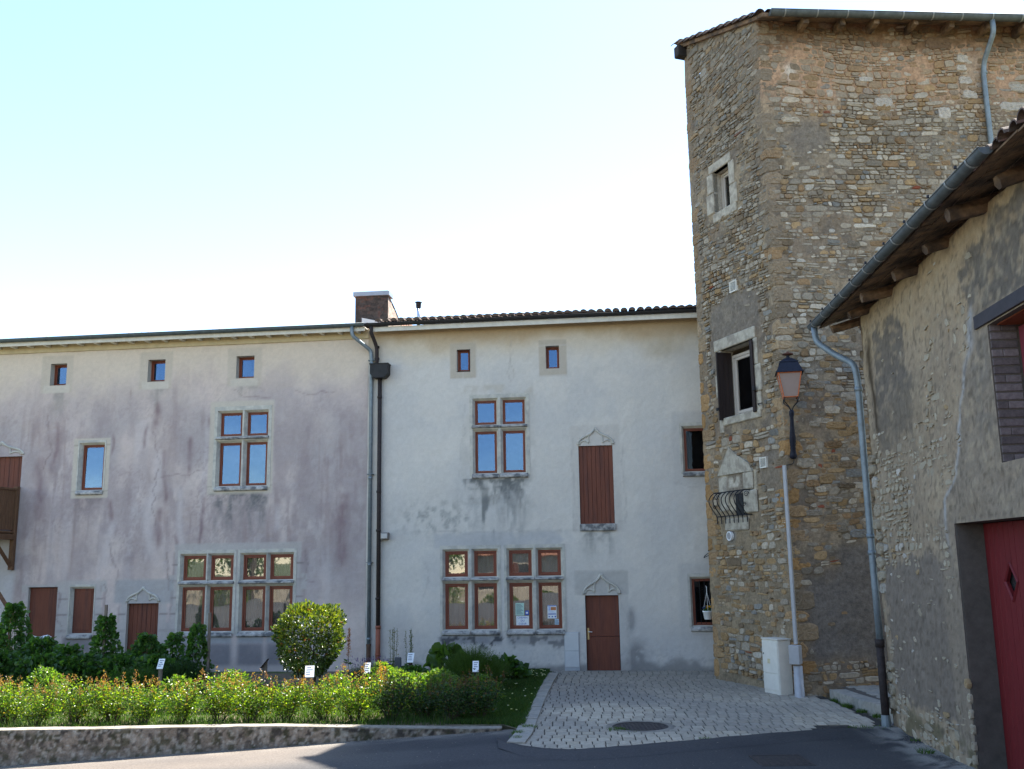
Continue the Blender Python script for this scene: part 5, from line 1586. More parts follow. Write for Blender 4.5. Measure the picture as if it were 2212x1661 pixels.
def railing():
    t = thing("iron_railing", tuple(FL(-2.15, -0.1, 3.85)), 0, "small bellied black wrought-iron railing before the blind niche of the tower", "railing")
    a, b = -2.80, -1.48
    m = MB()
    m.tube([FL(a, 0, 4.56), FL(a, -0.20, 4.56), FL(b, -0.20, 4.56), FL(b, 0.0, 4.56), FL(b + .08, 0, 4.56)], 0.016, 6)
    m.tube([FL(a, 0.0, 3.98), FL(a, -0.14, 3.98), FL(b, -0.14, 3.98), FL(b, 0.0, 3.98)], 0.013, 6)
    put("rail", m, M_IRON, t)
    prof = [(-0.20, 4.56), (-0.29, 4.50), (-0.36, 4.40), (-0.35, 4.28), (-0.26, 4.14), (-0.17, 4.02), (-0.14, 3.95), (-0.14, 3.80)]
    n = 8
    for k in range(n):
        u = a + (b - a) * k / (n - 1)
        put("bar", MB().tube(curve([FL(u, y, z) for y, z in prof], 3), 0.012, 6), M_IRON, t)
    m = MB()
    for u in (a, b):
        for (cy, cz, r0) in ((-0.13, 4.46, 0.075), (-0.20, 4.22, 0.05)):
            m.tube([FL(u, cy + r0 * (1 - k / 26) * math.cos(k * .45), cz + r0 * (1 - k / 26) * math.sin(k * .45)) for k in range(22)], 0.008, 5)
    put("scroll", m, M_IRON, t)


railing()


def vent(u0, u1, z0, z1, label, fr=FL):
    t = thing("wall_vent", tuple(fr((u0 + u1) / 2, 0, z0)), 0, label, "vent")
    w = 0.022
    m = MB().box(u0, u0 + w, -.06, 0.0, z0, z1, fr).box(u1 - w, u1, -.06, 0.0, z0, z1, fr).box(u0 + w, u1 - w, -.059, 0, z0, z0 + w, fr).box(u0 + w, u1 - w, -.059, 0, z1 - w, z1, fr)
    put("frame", m, M_CAB, t)
    m = MB()
    for k in range(1, 9):
        z = z0 + (z1 - z0) * k / 9; m.box(u0 + w, u1 - w, -.05, -.04, z - .005, z + .005, fr)
    for k in range(1, 6):
        u = u0 + (u1 - u0) * k / 6; m.box(u - .005, u + .005, -.053, -.0505, z0 + w, z1 - w, fr)
    put("grille", m, M_CAB, t)
    put("back", MB().box(u0 + w, u1 - w, -.03, -.0, z0 + w, z1 - w, fr), surf("vent_dark", (0.06, 0.055, 0.05), bump=0.0), t)


vent(-1.81, -1.50, 9.48, 9.76, "small cream grille between the two windows of the tower")
vent(-0.97, -0.70, 5.02, 5.27, "small cream grille low on the tower to the right of the blind niche")
t = thing("wall_vent", tuple(FL(-2.43, 0, 3.5)), 0, "round white vent disc under the iron railing on the tower", "vent")
dv = MB(); dk = MB()
for rr, mm in ((0.115, dv), (0.085, dk)):
    k = 24
    P = [(-2.43 + rr * math.cos(2 * math.pi * i / k), 3.5 + rr * math.sin(2 * math.pi * i / k)) for i in range(k)]
    mm.prism(P, -0.07 if rr > .1 else -0.075, -0.0, FL)
put("rim", dv, M_WHITE, t); put("mesh", dk, surf("vent_grey", (0.32, 0.31, 0.30), bump=0.3, bscale=200), t)

# ---- roof, gutter and pipe
def tower_roof():
    d_r = np.array([math.sin(R(86)), math.cos(R(86)), 0]); inn = np.array([-d_r[1], d_r[0], 0])
    za = 15.72; sl = math.tan(R(19))
    ov = 0.50

    def P(u, w, dz=0):          # u along the wide face, w inward
        q = CORNER + d_r * u + inn * w
        return (q[0], q[1], za + (w + ov) * sl + dz)
    # the left verge follows the narrow face
    v = F_LEFT(-TOWER_L, 0, 0) - CORNER
    vu, vw = v @ d_r, v @ inn
    k = vu / vw
    A = [(-0.14 + k * -ov, -ov), (TW, -ov), (TW, 9.0), (-0.14 + k * 9.0, 9.0)]
    A[0] = (-0.06, -ov)
    A.insert(4, (vu - 0.12, vw + 0.05)); A[3] = (vu + 2.6, 9.0)
    A.insert(5, (-0.12, 0.02))
    m = MB(); n = len(A)
    m.add([P(*a) for a in A] + [P(*a, dz=0.10) for a in A], [tuple(range(n))[::-1], tuple(range(n, 2 * n))] + [(i, (i + 1) % n, n + (i + 1) % n, n + i) for i in range(n)])
    put("roof_boards", m, M_OLDWOOD, TT)
    m = MB(); rg = random.Random(3)
    # tiles: stepped verge along the narrow side, then rows over the roof
    for i in range(44):
        u = -0.1 + i * 0.22
        for r_ in range(12):
            w0 = -ov - 0.02 + r_ * 0.40; w1 = w0 + 0.46
            uu = u
            lim = -0.10 + k * max(w0, 0)
            V = []
            for (w, rr, lift) in ((w0, .10, .115), (w1, .088, .085)):
                for a in range(7):
                    th = math.pi * a / 6
                    V.append(P(uu + rr * math.cos(th), w, lift + rr * .85 * math.sin(th)))
            m.add(V, [(a, a + 1, 7 + a + 1, 7 + a) for a in range(6)])
    L = math.hypot(vu, vw); d2 = np.array([vu, vw]) / L
    for r_ in range(11):
        s0 = 0.0 + r_ * 0.34; s1 = s0 + 0.42
        V = []
        for (s, rr, lift) in ((s0, .115, .14 + rg.uniform(0, .03)), (s1, .10, .10)):
            for a in range(9):
                th = math.pi * a / 8
                px = d2 * s + np.array([d2[1], -d2[0]]) * 0
                V.append(P(px[0] - 0.10 + rr * math.cos(th), px[1], lift + rr * .8 * math.sin(th)))
        m.add(V, [(a, a + 1, 9 + a + 1, 9 + a) for a in range(8)] + [tuple(range(9))])
    put("roof_tiles", m, M_TILE, TT, smooth=False)
    m = MB()
    for u in (1.03, 1.95, 2.76, 3.74, 4.67, 5.61, 6.5, 7.4):
        h = rg.uniform(.09, .12); w = rg.uniform(.10, .15)
        m = MB().bevbox(u - w / 2, u + w / 2, -0.46 + rg.uniform(-.06, .02), 0.05, 15.58 + rg.uniform(-.02, .02), 15.79, .012, F_RIGHT)
        put("joist", m, M_OLDWOOD, TT)
    put("purlin_end", MB().bevbox(-TOWER_L - .10, -TOWER_L + .14, -0.26, 0.3, 16.72, 17.05, .02, FL), surf("tarred_wood", (0.03, 0.025, 0.022), var=.3, bump=.3), TT)
    m = half_gutter(MB(), F_RIGHT, 0.10, TW, -0.60, 15.80, 0.115)
    gutter_bands(TT, F_RIGHT, 0.10, TW, -0.60, 15.80, 0.115, 13)
    put("gutter", m, M_ZINCG, TT, smooth=True)
    m = MB().tube(curve([F_RIGHT(5.60, -0.60, 15.72), F_RIGHT(5.62, -0.58, 15.4), F_RIGHT(5.55, -0.16, 14.85), F_RIGHT(5.54, -0.10, 14.5), F_RIGHT(5.56, -0.10, 6.0)]), 0.062, 12)
    m.tube([F_RIGHT(5.56, -.10, 14.55), F_RIGHT(5.56, -.10, 14.63)], .074, 12)
    put("downpipe", m, M_ZINC, TT, smooth=True)


tower_roof()
# closing walls at the back of the tower
m = MB()
p0, p1 = tower_frame(-6.0, 0, 0), tower_frame(TW, 0, 0)
m.add([(p0[0], p0[1], -.3), (p0[0], p0[1], 17), (p0[0] + 1, p0[1] + 6, 17.5), (p0[0] + 1, p0[1] + 6, -.3), (p1[0], p1[1] + 8, -.3), (p1[0], p1[1] + 8, 18), (p1[0], p1[1], 16), (p1[0], p1[1], -.3)], [(0, 1, 2, 3), (3, 2, 5, 4), (4, 5, 6, 7)])
put("rear_wall", m, surf("rear_stone", (0.25, 0.21, 0.16)), TT)

# ================================================================== BARN ON THE RIGHT
BH = 7.42
GAR = (3.75, 6.9, -0.2, 3.40)
BWIN = (5.56, 8.3, 4.10, 5.90)
BB = thing("rendered_barn", tuple(BARN), R(-4), "old barn at the right with peeling grey render, oak eaves and a red garage door", "barn")


def bmask(u, z):
    """how far the stones stick out of the worn render"""
    w = (fbm(u * 1.6, z * 1.6, 301) - .5)
    m = box_mask(u + w * .8, z + w, 0.25, 3.7, 2.95, 4.75, .2) * 0.95
    m = np.maximum(m, box_mask(u + w, z + w, 3.0, 4.9, 4.4, 6.1, .2) * 0.55)
    m = np.maximum(m, box_mask(u + w * .8, z, -0.05, 0.40, 0.0, 5.2, .1) * 0.8)
    m = np.maximum(m, ss(0.75, 0.35, z + w) * 0.7)
    m = np.maximum(m, box_mask(u + w * .5, z + w, 3.0, 3.75, 2.6, 4.2, .15) * 0.9)
    m = np.maximum(m, 0.10)
    m *= 1 - ss(0.0, 0.12, u - seam(z)) * (z > 2.7)
    return m


def seam(z):
    return np.interp(z, [0, 2.7, 3.4, 3.75, 4.1, 4.7, 5.2, 5.7, 6.0, 6.4, 7.5], [3.75, 3.5, 3.4, 3.48, 4.0, 4.25, 4.62, 4.86, 5.02, 5.2, 5.3])


def paint_barn(u, z):
    N = len(u)
    n = fbm(u * 0.8, z * 0.8, 311); n2 = fbm(u * 3, z * 3, 312); n3 = fbm(u * 9, z * 9, 313)
    c = np.tile(np.array([0.285, 0.232, 0.175]), (N, 1))
    c = mixc(c, (0.345, 0.28, 0.205), ss(.4, .65, n) * .8)
    warm = ss(6.0, 6.9, z + (n2 - .5) * 1.0)
    c = mixc(c, (0.37, 0.285, 0.185), warm * 0.75)
    w = (fbm(u * 1.1, z * 1.1, 314) - .5)
    w2 = (fbm(u * 4, z * 4, 315) - .5) * .35
    w2 = w2 + (n3 - .5) * .25
    spk = 0.45 + 0.55 * ss(.36, .48, fbm(u * 5, z * 9, 317))
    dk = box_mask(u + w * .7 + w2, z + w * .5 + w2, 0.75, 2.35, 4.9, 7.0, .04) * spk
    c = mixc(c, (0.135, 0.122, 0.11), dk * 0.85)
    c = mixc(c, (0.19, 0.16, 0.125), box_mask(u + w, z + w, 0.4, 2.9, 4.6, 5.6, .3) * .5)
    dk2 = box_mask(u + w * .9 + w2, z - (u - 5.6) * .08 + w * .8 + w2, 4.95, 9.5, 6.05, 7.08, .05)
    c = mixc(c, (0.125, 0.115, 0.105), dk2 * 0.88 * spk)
    lowg = box_mask(u + w2, z + w * .6 + w2, 0.30, 5.0, 0.55, 2.85, .08)
    c = mixc(c, (0.180, 0.158, 0.140), lowg * 0.85)
    new = ss(-0.02, 0.04, u - seam(z) - w2 * .1) * (z > 2.5) * (z < 6.15) + box_mask(u, z, 3.1, 6, 0.2, 3.6, .08)
    c = mixc(c, (0.245, 0.208, 0.168), np.clip(new, 0, 1) * 0.9)
    c = mixc(c, (0.165, 0.15, 0.135), box_mask(u, z, 4.9, 5.5, 4.4, 5.9, .15) * ss(.45, .6, n2) * .6)
    c = mixc(c, (0.40, 0.34, 0.25), ss(.58, .64, n3) * (1 - lowg) * (1 - dk) * .35)
    c = mixc(c, (0.045, 0.032, 0.02), np.exp(-((u - 0.42 - w * .6) / (.11 + .05 * vn(z * 2, z * 0, 3))) ** 2) * ss(4.9, 5.3, z) * (1 - ss(6.6, 7.2, z)) * .9)
    sw = 0.05 + 0.05 * ss(5.3, 6.0, z) * (1 - ss(6.0, 6.4, z)) * 1.6
    sm = np.exp(-((u - seam(z) - (vn(z * 4, z * 0, 320) - .5) * .12) / sw) ** 2) * ss(2.9, 3.3, z) * (1 - ss(6.15, 6.35, z))
    c = mixc(c, (0.37, 0.385, 0.41), np.clip(sm * (0.35 + n2), 0, 1) * .8)
    c = mixc(c, (0.06, 0.065, 0.03), ss(.5, .25, z + w) * ss(.45, .6, n2) * .6)
    c = mixc(c, (0.10, 0.085, 0.07), ss(0.72, 0.78, vn(u * 17, z * 17, 322)) * .5)
    return c * np.array([1.04, .985, .91]) * (0.86 + 0.28 * vn(u * 15, z * 15, 323))[:, None]


def b_keep(u, z, hw, hh, rg):
    ok = rg.random(len(u)) < bmask(u, z) * .72
    for a, b, c, d in ((GAR[0] - .12, GAR[1], -1, GAR[3] + .15), (BWIN[0] - .1, BWIN[1], BWIN[2] - .1, BWIN[3] + .3)):
        ok &= ~((u + hw > a) & (u - hw < b) & (z + hh > c) & (z - hh < d))
    return ok & (u + hw < 15) & (z + hh < BH)


def b_col(u, z, hw, hh, rg):
    N = len(u); r = rg.random(N)
    c = np.where((r < .6)[:, None], np.array([.38, .325, .24]), np.where((r < .88)[:, None], np.array([.34, .285, .21]), np.where((r < .94)[:, None], np.array([.35, .25, .14]), np.array([.44, .40, .34]))))
    return c * rg.uniform(.8, 1.15, (N, 1))


def build_barn():
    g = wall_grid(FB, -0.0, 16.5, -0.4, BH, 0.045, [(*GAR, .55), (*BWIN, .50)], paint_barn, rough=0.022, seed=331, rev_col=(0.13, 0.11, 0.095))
    s = rubble(FB, 0.0, 9, 0.0, BH, 0.07, 0.15, 0.9, 2.0, b_keep, b_col, seed=41, gap=.014, wav=.07, rnd=.42, tilt=.8, raise_=(0.002, 0.015))
    # far end wall facing the alley
    F_END = flat_frame(FB(0, 0, 0), R(274))
    e = wall_grid(lambda u, y, z: FB(y, u, z), 0, 8, -0.4, BH, 0.09, [], lambda u, z: mortar(u + 20, z) * 0.9, rough=0.03, seed=335)
    se = rubble(lambda u, y, z: FB(y, u, z), 0.05, 7.5, 0.0, BH, 0.08, 0.17, 1.0, 2.2, lambda u, z, a, b, rg: rg.random(len(u)) < .9, b_col, seed=43)
    # heavy stones of the quoin
    rg = np.random.default_rng(17)
    C = []; z = 0.0; k = 0
    while z < 5.0:
        h = rg.uniform(.18, .32); C.append((0.08 + rg.uniform(0, .08), z + h / 2, rg.uniform(.13, .24), h / 2)); z += h
    q = _block_ring(np.array([c for c in C if rg.random() < .55]), lambda u, z, a, b, r2: b_col(u, z, a, b, r2) * .9, rg, m=16, power=3.2, raise_=(.03, .07), fr=FB)
    # crumbling edge of the garage opening
    C = np.array([(GAR[0] - .02, 0.15 + .2 * i + rg.uniform(-.03, .03), rg.uniform(.05, .09), .085) for i in range(6)])
    q2 = _block_ring(C, lambda u, z, a, b, r2: b_col(u, z, a, b, r2), rg, m=12, power=2.6, raise_=(.02, .05), fr=FB)
    put("wall", join(g, s, e, se, q, q2), M_RENDER, BB, smooth=False, fix=False)


build_barn()
m = MB()
m.add([FB(16.5, 0.5, -.3), FB(16.5, 9, -.3), FB(16.5, 9, BH), FB(16.5, .5, BH), FB(0, 9, -.3), FB(0, 9, BH), FB(0.1, 9, BH)], [(0, 1, 2, 3), (1, 4, 5, 2)])
m.add([FB(0.0, 0, BH), FB(0, 9, BH), FB(0, 4.5, BH + 1.75)], [(0, 1, 2)])
put("rear_wall", m, surf("rear_stone", (0.25, 0.21, 0.16)), BB)
# garage door with its diamond peep-hole, boards of unequal width
gd = MB(); u = GAR[0] + 0.0; z1 = GAR[3] - .01
dm = (4.53, 2.585, .175, .225)
wd = 0.165
k = 0
yG = 0.40
while u < GAR[1]:
    a, b = u + .003, u + wd - .003
    lo, hi = max(a, dm[0] - dm[2]), min(b, dm[0] + dm[2])
    if lo < hi:
        cut = lambda x: dm[3] * max(0.0, 1 - abs(x - dm[0]) / dm[2])
        xs = sorted({a, b, lo, hi} | ({dm[0]} if a < dm[0] < b else set()))
        top = [(x, dm[1] + cut(x)) for x in xs]; bot = [(x, dm[1] - cut(x)) for x in xs]
        gd.prism([(a, z1), (b, z1)] + top[::-1], yG, yG + .04, FB)
        gd.prism(bot + [(b, -.08), (a, -.08)], yG, yG + .04, FB)
    else:
        gd.bevbox(a, b, yG, yG + .04, -.08, z1, .003, FB)
    u += wd; k += 1
gd.box(GAR[0], GAR[1], yG + .12, yG + .14, -.08, z1, FB)
door = put("garage_door", gd, M_REDDOOR, BB)
m = MB()
P4 = [(dm[0] - dm[2] - .02, dm[1]), (dm[0], dm[1] + dm[3] + .03), (dm[0] + dm[2] + .02, dm[1]), (dm[0], dm[1] - dm[3] - .03)]
for i in range(4):
    a, b = P4[i], P4[(i + 1) % 4]
    m.tube([FB(a[0], yG - .005, a[1]), FB(b[0], yG - .005, b[1])], .020, 4)
put("peephole_frame", m, M_REDDOOR, door)
put("peephole_pane", MB().box(dm[0] - .2, dm[0] + .2, yG + .06, yG + .07, dm[1] - .25, dm[1] + .25, FB), surf("dark_pane", (0.03, 0.03, 0.03), rough=.2, bump=0), door)
put("reveal_coat", MB().box(GAR[0] - .0, GAR[0] + .012, 0.02, yG - .002, -.2, GAR[3] - .006, FB), M_CEMENT, BB)
# upper opening: steel beam, red lead soffit, engineering-brick jamb, red shutter
put("lintel_beam", MB().bevbox(5.22, 9.2, -0.035, 0.10, 5.92, 6.10, .006, FB), M_BEAM, BB)
put("lintel_soffit", MB().box(5.62, 9.0, 0.10, 0.52, 5.885, 5.915, FB), M_RUST, BB)
bk = MB(); z = 4.10; k = 0
rg = random.Random(9)
while z < 5.84:
    zz = z + 0.102
    xs = [0.015, 0.36] if k % 3 else [0.015, 0.16, 0.36]
    for i in range(len(xs) - 1):
        a = 0.08 * rg.random()
        bk.bevbox(5.545 - .0, 5.575, xs[i] + .004, xs[i + 1] - .004, z + .012, zz, .006, FB, col=np.array([0.16, 0.135, 0.135]) * rg.uniform(.7, 1.35))
    z += 0.114; k += 1
put("brick_jamb", bk, surf("blue_brick", attr=True, rough=.75, var=.3, scale=20, bump=.3), BB)
boards(BB, "shutter", 5.60, 8.25, 4.12, 5.86, 0.37, 16, surf("faded_red_boards", (0.20, 0.035, 0.05), rough=.6, var=.15, scale=6, bump=.1, stretch=(4, 4, .4)), fr=FB)

FBE = lambda u, y, z: FB(u, y + .06, z - .10)
# eaves: round rafters, boards, gutter, canal tiles
m = MB(); rg = random.Random(21)
for i, u in enumerate((-0.55, 0.55, 1.9, 3.2, 4.5, 5.9, 7.05, 8.4, 9.8)):
    r_ = rg.uniform(.085, .115); dz = rg.uniform(-.03, .02)
    y0 = -0.52 + rg.uniform(-.04, .14)
    m2 = MB().tube([FBE(u + rg.uniform(-.03, .03), y0, 7.41 + dz), FBE(u, -0.2, 7.48 + dz), FBE(u, 0.3, 7.62 + dz)], [r_ * .9, r_, r_], 6)
    put("rafter", m2, M_OLDWOOD, BB)
SLB = math.tan(R(16))
m = MB(); rg = random.Random(4)
for k in range(5):
    y0 = -0.62 + k * .17
    u = -0.85
    while u < 14:
        L = rg.uniform(1.6, 3.2); dz = rg.uniform(-.012, .012); z = 7.52 + (y0 + .62) * SLB
        m.add([FBE(u + .01, y0, z + dz), FBE(u + L, y0, z + dz), FBE(u + L, y0 + .16, z + .16 * SLB + dz), FBE(u + .01, y0 + .16, z + .16 * SLB + dz), FBE(u + .01, y0, z + .025 + dz), FBE(u + L, y0, z + .025 + dz), FBE(u + L, y0 + .16, z + .16 * SLB + .025 + dz), FBE(u + .01, y0 + .16, z + .16 * SLB + .025 + dz)],
              [(0, 1, 2, 3), (4, 5, 6, 7), (0, 1, 5, 4), (1, 2, 6, 5), (2, 3, 7, 6), (3, 0, 4, 7)])
        u += L + .01
put("eave_boards", m, M_OLDWOOD, BB)
put("wall_plate", MB().box(-0.85, 16.5, 0.22, 0.34, 7.35, 7.78, FB), M_OLDWOOD, BB)
m = MB(); rg = random.Random(6)
for i in range(70):
    u = -0.80 + i * .225
    for r_ in range(12):
        y0 = -0.66 + r_ * .40; du = rg.uniform(-.02, .02); dz = rg.uniform(-.01, .02); dy = rg.uniform(-.05, .02) if r_ == 0 else 0
        V = []
        for (y, rr, lift) in ((y0 + dy, .105, .055), (y0 + dy, .088, .052), (y0 + .46, .09, .02)):
            for a in range(8):
                th = math.pi * a / 7
                V.append(FBE(u + du + rr * math.cos(th), y, 7.525 + (y + .62) * SLB + lift + dz + rr * .9 * math.sin(th)))
        m.add(V, [(a, a + 1, 16 + a + 1, 16 + a) for a in range(7)] + [(a, 8 + a, 8 + a + 1, a + 1) for a in range(7)])
m.add([FBE(-0.85, -.62, 7.56), FBE(16.5, -.62, 7.56), FBE(16.5, 4.5, 7.56 + 5.12 * SLB), FBE(-0.85, 4.5, 7.56 + 5.12 * SLB)], [(0, 1, 2, 3)])
m.add([FBE(-0.85, 9.6, 7.56), FBE(16.5, 9.6, 7.56), FBE(16.5, 4.5, 7.56 + 5.12 * SLB), FBE(-0.85, 4.5, 7.56 + 5.12 * SLB)], [(0, 1, 2, 3)])
put("roof_tiles", m, M_TILE, BB)
m = half_gutter(MB(), FBE, -1.02, 7.62, -0.725, 7.60, 0.088)
gutter_bands(BB, FBE, -1.02, 7.62, -0.725, 7.60, 0.088, 12)
put("gutter", m, M_ZINCG, BB, smooth=True)
for k in range(9):
    m = MB().tube([FBE(-0.6 + k * .95, -.84, 7.60), FBE(-0.6 + k * .95, -.835, 7.635)], .018, 6)
    put("gutter_clip", m, M_IRON, BB)
m = MB().tube(curve([FB(-.82, -.665, 7.44), FB(-.80, -.65, 7.14), FB(-.50, -.38, 6.80), FB(-0.16, -0.13, 6.55), FB(-0.12, -.10, 6.2), FB(-0.10, -.10, 3.1), FB(-.02, -.105, 1.45)]), 0.062, 12)
for z, u in ((6.05, -.12), (3.32, -.105), (3.02, -.10)): m.tube([FB(u, -.10, z - .04), FB(u, -.10, z + .04)], .072, 12)
put("downpipe", m, M_ZINC, BB, smooth=True)
m = MB().tube([FB(-.03, -.11, 1.46), FB(.0, -.12, 0.9), FB(.15, -.16, 0.16)], .068, 12).tube([FB(-.035, -.11, 1.36), FB(-.03, -.11, 1.50)], .085, 12)
put("pipe_shoe", m, M_CAST, BB, smooth=True)
put("pipe_collar", MB().tube([FB(.148, -.16, 0.22), FB(.165, -.165, -.05)], .078, 12), M_ZINC, BB)

# ================================================================== STREET THINGS
def lantern():
    fr = F_RIGHT; u0, y0 = 0.06, -0.36
    p = fr(u0, y0, 0)
    t = thing("wall_lantern", tuple(fr(u0, -0.1, 5.35)), 0, "blue street lantern with orange-edged frosted panes on a cast bracket at the tower corner", "street lamp")
    rot = R(-12)
    c_, s_ = math.cos(rot), math.sin(rot)

    def L(x, y, z): return np.array([p[0] + x * c_ - y * s_, p[1] + x * s_ + y * c_, z])

    def frust(m, a, b, z0, z1):
        V = [L(sx * a, sy * a, z0) for sx, sy in ((-1, -1), (1, -1), (1, 1), (-1, 1))] + [L(sx * b, sy * b, z1) for sx, sy in ((-1, -1), (1, -1), (1, 1), (-1, 1))]
        m.add(V, [(3, 2, 1, 0), (4, 5, 6, 7)] + [(k, (k + 1) % 4, 4 + (k + 1) % 4, 4 + k) for k in range(4)])
    zb, zt = 6.48, 7.02
    a, b = 0.150, 0.245
    m = MB(); frust(m, 0.305, 0.295, zt + .005, zt + .035); frust(m, 0.28, 0.19, zt + .035, zt + .25)
    frust(m, 0.205, 0.20, zt + .25, zt + .27); frust(m, 0.18, 0.085, zt + .27, zt + .35)
    m.lathe([(0.055, zt + .35), (0.055, zt + .38), (0.035, zt + .39), (0.045, zt + .43)], (p[0], p[1], 0), 14)
    put("roof", m, M_BLUEIRON, t)
    put("finial", MB().lathe([(0.045, zt + .42), (0.125, zt + .445), (0.12, zt + .465), (0.04, zt + .49), (0.015, zt + .52)], (p[0], p[1], 0), 16), surf("rusty_cap", (0.10, 0.04, 0.025), var=.4, bump=.3), t)
    m = MB()
    for k in range(4):
        d = [(-1, -1), (1, -1), (1, 1), (-1, 1)]
        x0, x1 = d[k], d[(k + 1) % 4]
        q0, q1 = L(x0[0] * a, x0[1] * a, zb), L(x1[0] * a, x1[1] * a, zb)
        r0, r1 = L(x0[0] * b, x0[1] * b, zt), L(x1[0] * b, x1[1] * b, zt)
        m.tube([q0, r0], .016, 4).tube([q0, q1], .014, 4).tube([r0, r1], .018, 4)
    put("frame", m, M_COPPER, t)
    for k in range(4):
        d = [(-1, -1), (1, -1), (1, 1), (-1, 1)]; x0, x1 = d[k], d[(k + 1) % 4]; f = .985
        m = MB().add([L(x0[0] * a * f, x0[1] * a * f, zb + .01), L(x1[0] * a * f, x1[1] * a * f, zb + .01), L(x1[0] * b * f, x1[1] * b * f, zt - .01), L(x0[0] * b * f, x0[1] * b * f, zt - .01)], [(0, 1, 2, 3)])
        put("pane", m, M_LAMPGL, t)
    m = MB(); frust(m, .085, .12, zb - .035, zb - .01)
    put("base_glass", m, M_LAMPGL, t)
    zf = 6.16
    m = MB()
    for sx in (-1, 1):
        for sy in (-1, 1):
            m.tube(curve([L(sx * a, sy * a, zb), L(sx * a * 1.0, sy * a, zb - .10), L(sx * .05, sy * .05, zb - .20), L(0, 0, zf)], 4), .012, 6)
    put("cradle", m, M_IRON, t)
    # cast bracket: fluted stem standing off the wall, flared at the foot
    w = fr(u0 + .07, -0.09, 0)
    m = MB()
    prof = [(.045, 6.20), (.065, 6.18), (.072, 6.10), (.05, 6.04), (.055, 5.98), (.06, 5.80), (.085, 5.62), (.09, 5.50), (.075, 5.46), (.085, 5.43), (.07, 5.41), (.08, 5.36), (.07, 5.33), (.10, 5.22), (.11, 5.18), (.06, 5.13)][::-1]
    V = []; F = []; n = 14
    for r_, z in prof:
        tt = np.clip((z - 5.1) / 1.1, 0, 1); c = w * (1 - tt) + fr(u0, y0, 0) * tt
        for k in range(n):
            th = 2 * math.pi * k / n; V.append((c[0] + r_ * .8 * math.cos(th), c[1] + r_ * .8 * math.sin(th), z))
    for i in range(len(prof) - 1):
        for k in range(n): F.append((i * n + k, i * n + (k + 1) % n, (i + 1) * n + (k + 1) % n, (i + 1) * n + k))
    F += [tuple(range(n))[::-1], tuple((len(prof) - 1) * n + k for k in range(n))]
    m.add(V, F)
    put("bracket", m, M_BLUEIRON, t, smooth=True)
    put("cable", MB().tube(curve([fr(u0 + .09, -.08, 5.15), fr(u0 + .07, -.08, 5.02), fr(u0 - .10, -.07, 5.0), tower_frame(-.06, -.08, 4.9)]), .009, 6), M_IRON, t)


lantern()
cu = 0.02
t = thing("cable_conduit", tuple(tower_frame(cu, -0.12, 0)), 0, "straight galvanised cable cover running down the tower corner from the lantern into a thicker sleeve", "conduit")
P0 = lambda z: np.array([6.15 - .10, 21.91 - .17, z])
m = MB()
V = []
ring = [(-.040, 0), (-.040, -.04), (-.025, -.052), (.025, -.052), (.040, -.04), (.040, 0), (.03, 0), (.03, -.034), (-.03, -.034), (-.03, 0)]
ang = R(-32); ca, sa = math.cos(ang), math.sin(ang)
for z in (1.12, 4.98):
    V += [(P0(z)[0] + x * ca - y * sa, P0(z)[1] + x * sa + y * ca, z) for x, y in ring]
n = len(ring)
m.add(V, [(k, (k + 1) % n, n + (k + 1) % n, n + k) for k in range(n)] + [tuple(range(n, 2 * n))])
put("cover", m, M_CONDUIT, t)
m = MB().lathe([(0.115, -.02), (0.115, 0.0), (0.108, 0.01), (0.095, 0.66), (0.08, 0.67)], (P0(0)[0] - .0, P0(0)[1] - .02, 0), 18)
put("sleeve", m, M_CONDUIT, t, smooth=True)
m = MB()
fj = lambda x, y, z: np.array([P0(0)[0] + x * ca - y * sa, P0(0)[1] + x * sa + y * ca, z])
m.bevbox(-.13, .10, -.16, .05, 0.70, 1.10, .012, fj)
put("junction_box", m, M_CONDUIT, t)

# cream utility cabinet against the narrow face
def cabinet():
    fr = F_LEFT
    t = thing("utility_cabinet", tuple(fr(-.95, -.25, 0)), 0, "tall cream utility cabinet standing against the foot of the tower", "cabinet")
    a, b = -0.86, -0.26
    ov = 0.36
    put("body", MB().bevbox(a, b, -ov, -0.02, -.02, 1.17, .012, fr), M_CAB, t)
    put("door", MB().bevbox(a + .015, b - .015, -ov - .014, -ov - .001, 0.46, 1.14, .006, fr), M_CAB, t)
    put("door", MB().bevbox(a + .015, b - .015, -ov - .014, -ov - .001, 0.10, 0.445, .006, fr), M_CAB, t)
    put("lock", MB().box(a + .05, a + .08, -ov - .020, -ov - .0141, .85, .88, fr), M_IRON, t)
    put("label", MB().box(a + .2, a + .30, -ov - .0155, -ov - .0141, .66, .76, fr), surf("faded_yellow_label", (0.55, 0.48, 0.30), bump=0), t)
    put("lid", MB().bevbox(a - .015, b + .015, -ov - .02, -0.01, 1.172, 1.20, .008, fr), M_CAB, t)


cabinet()

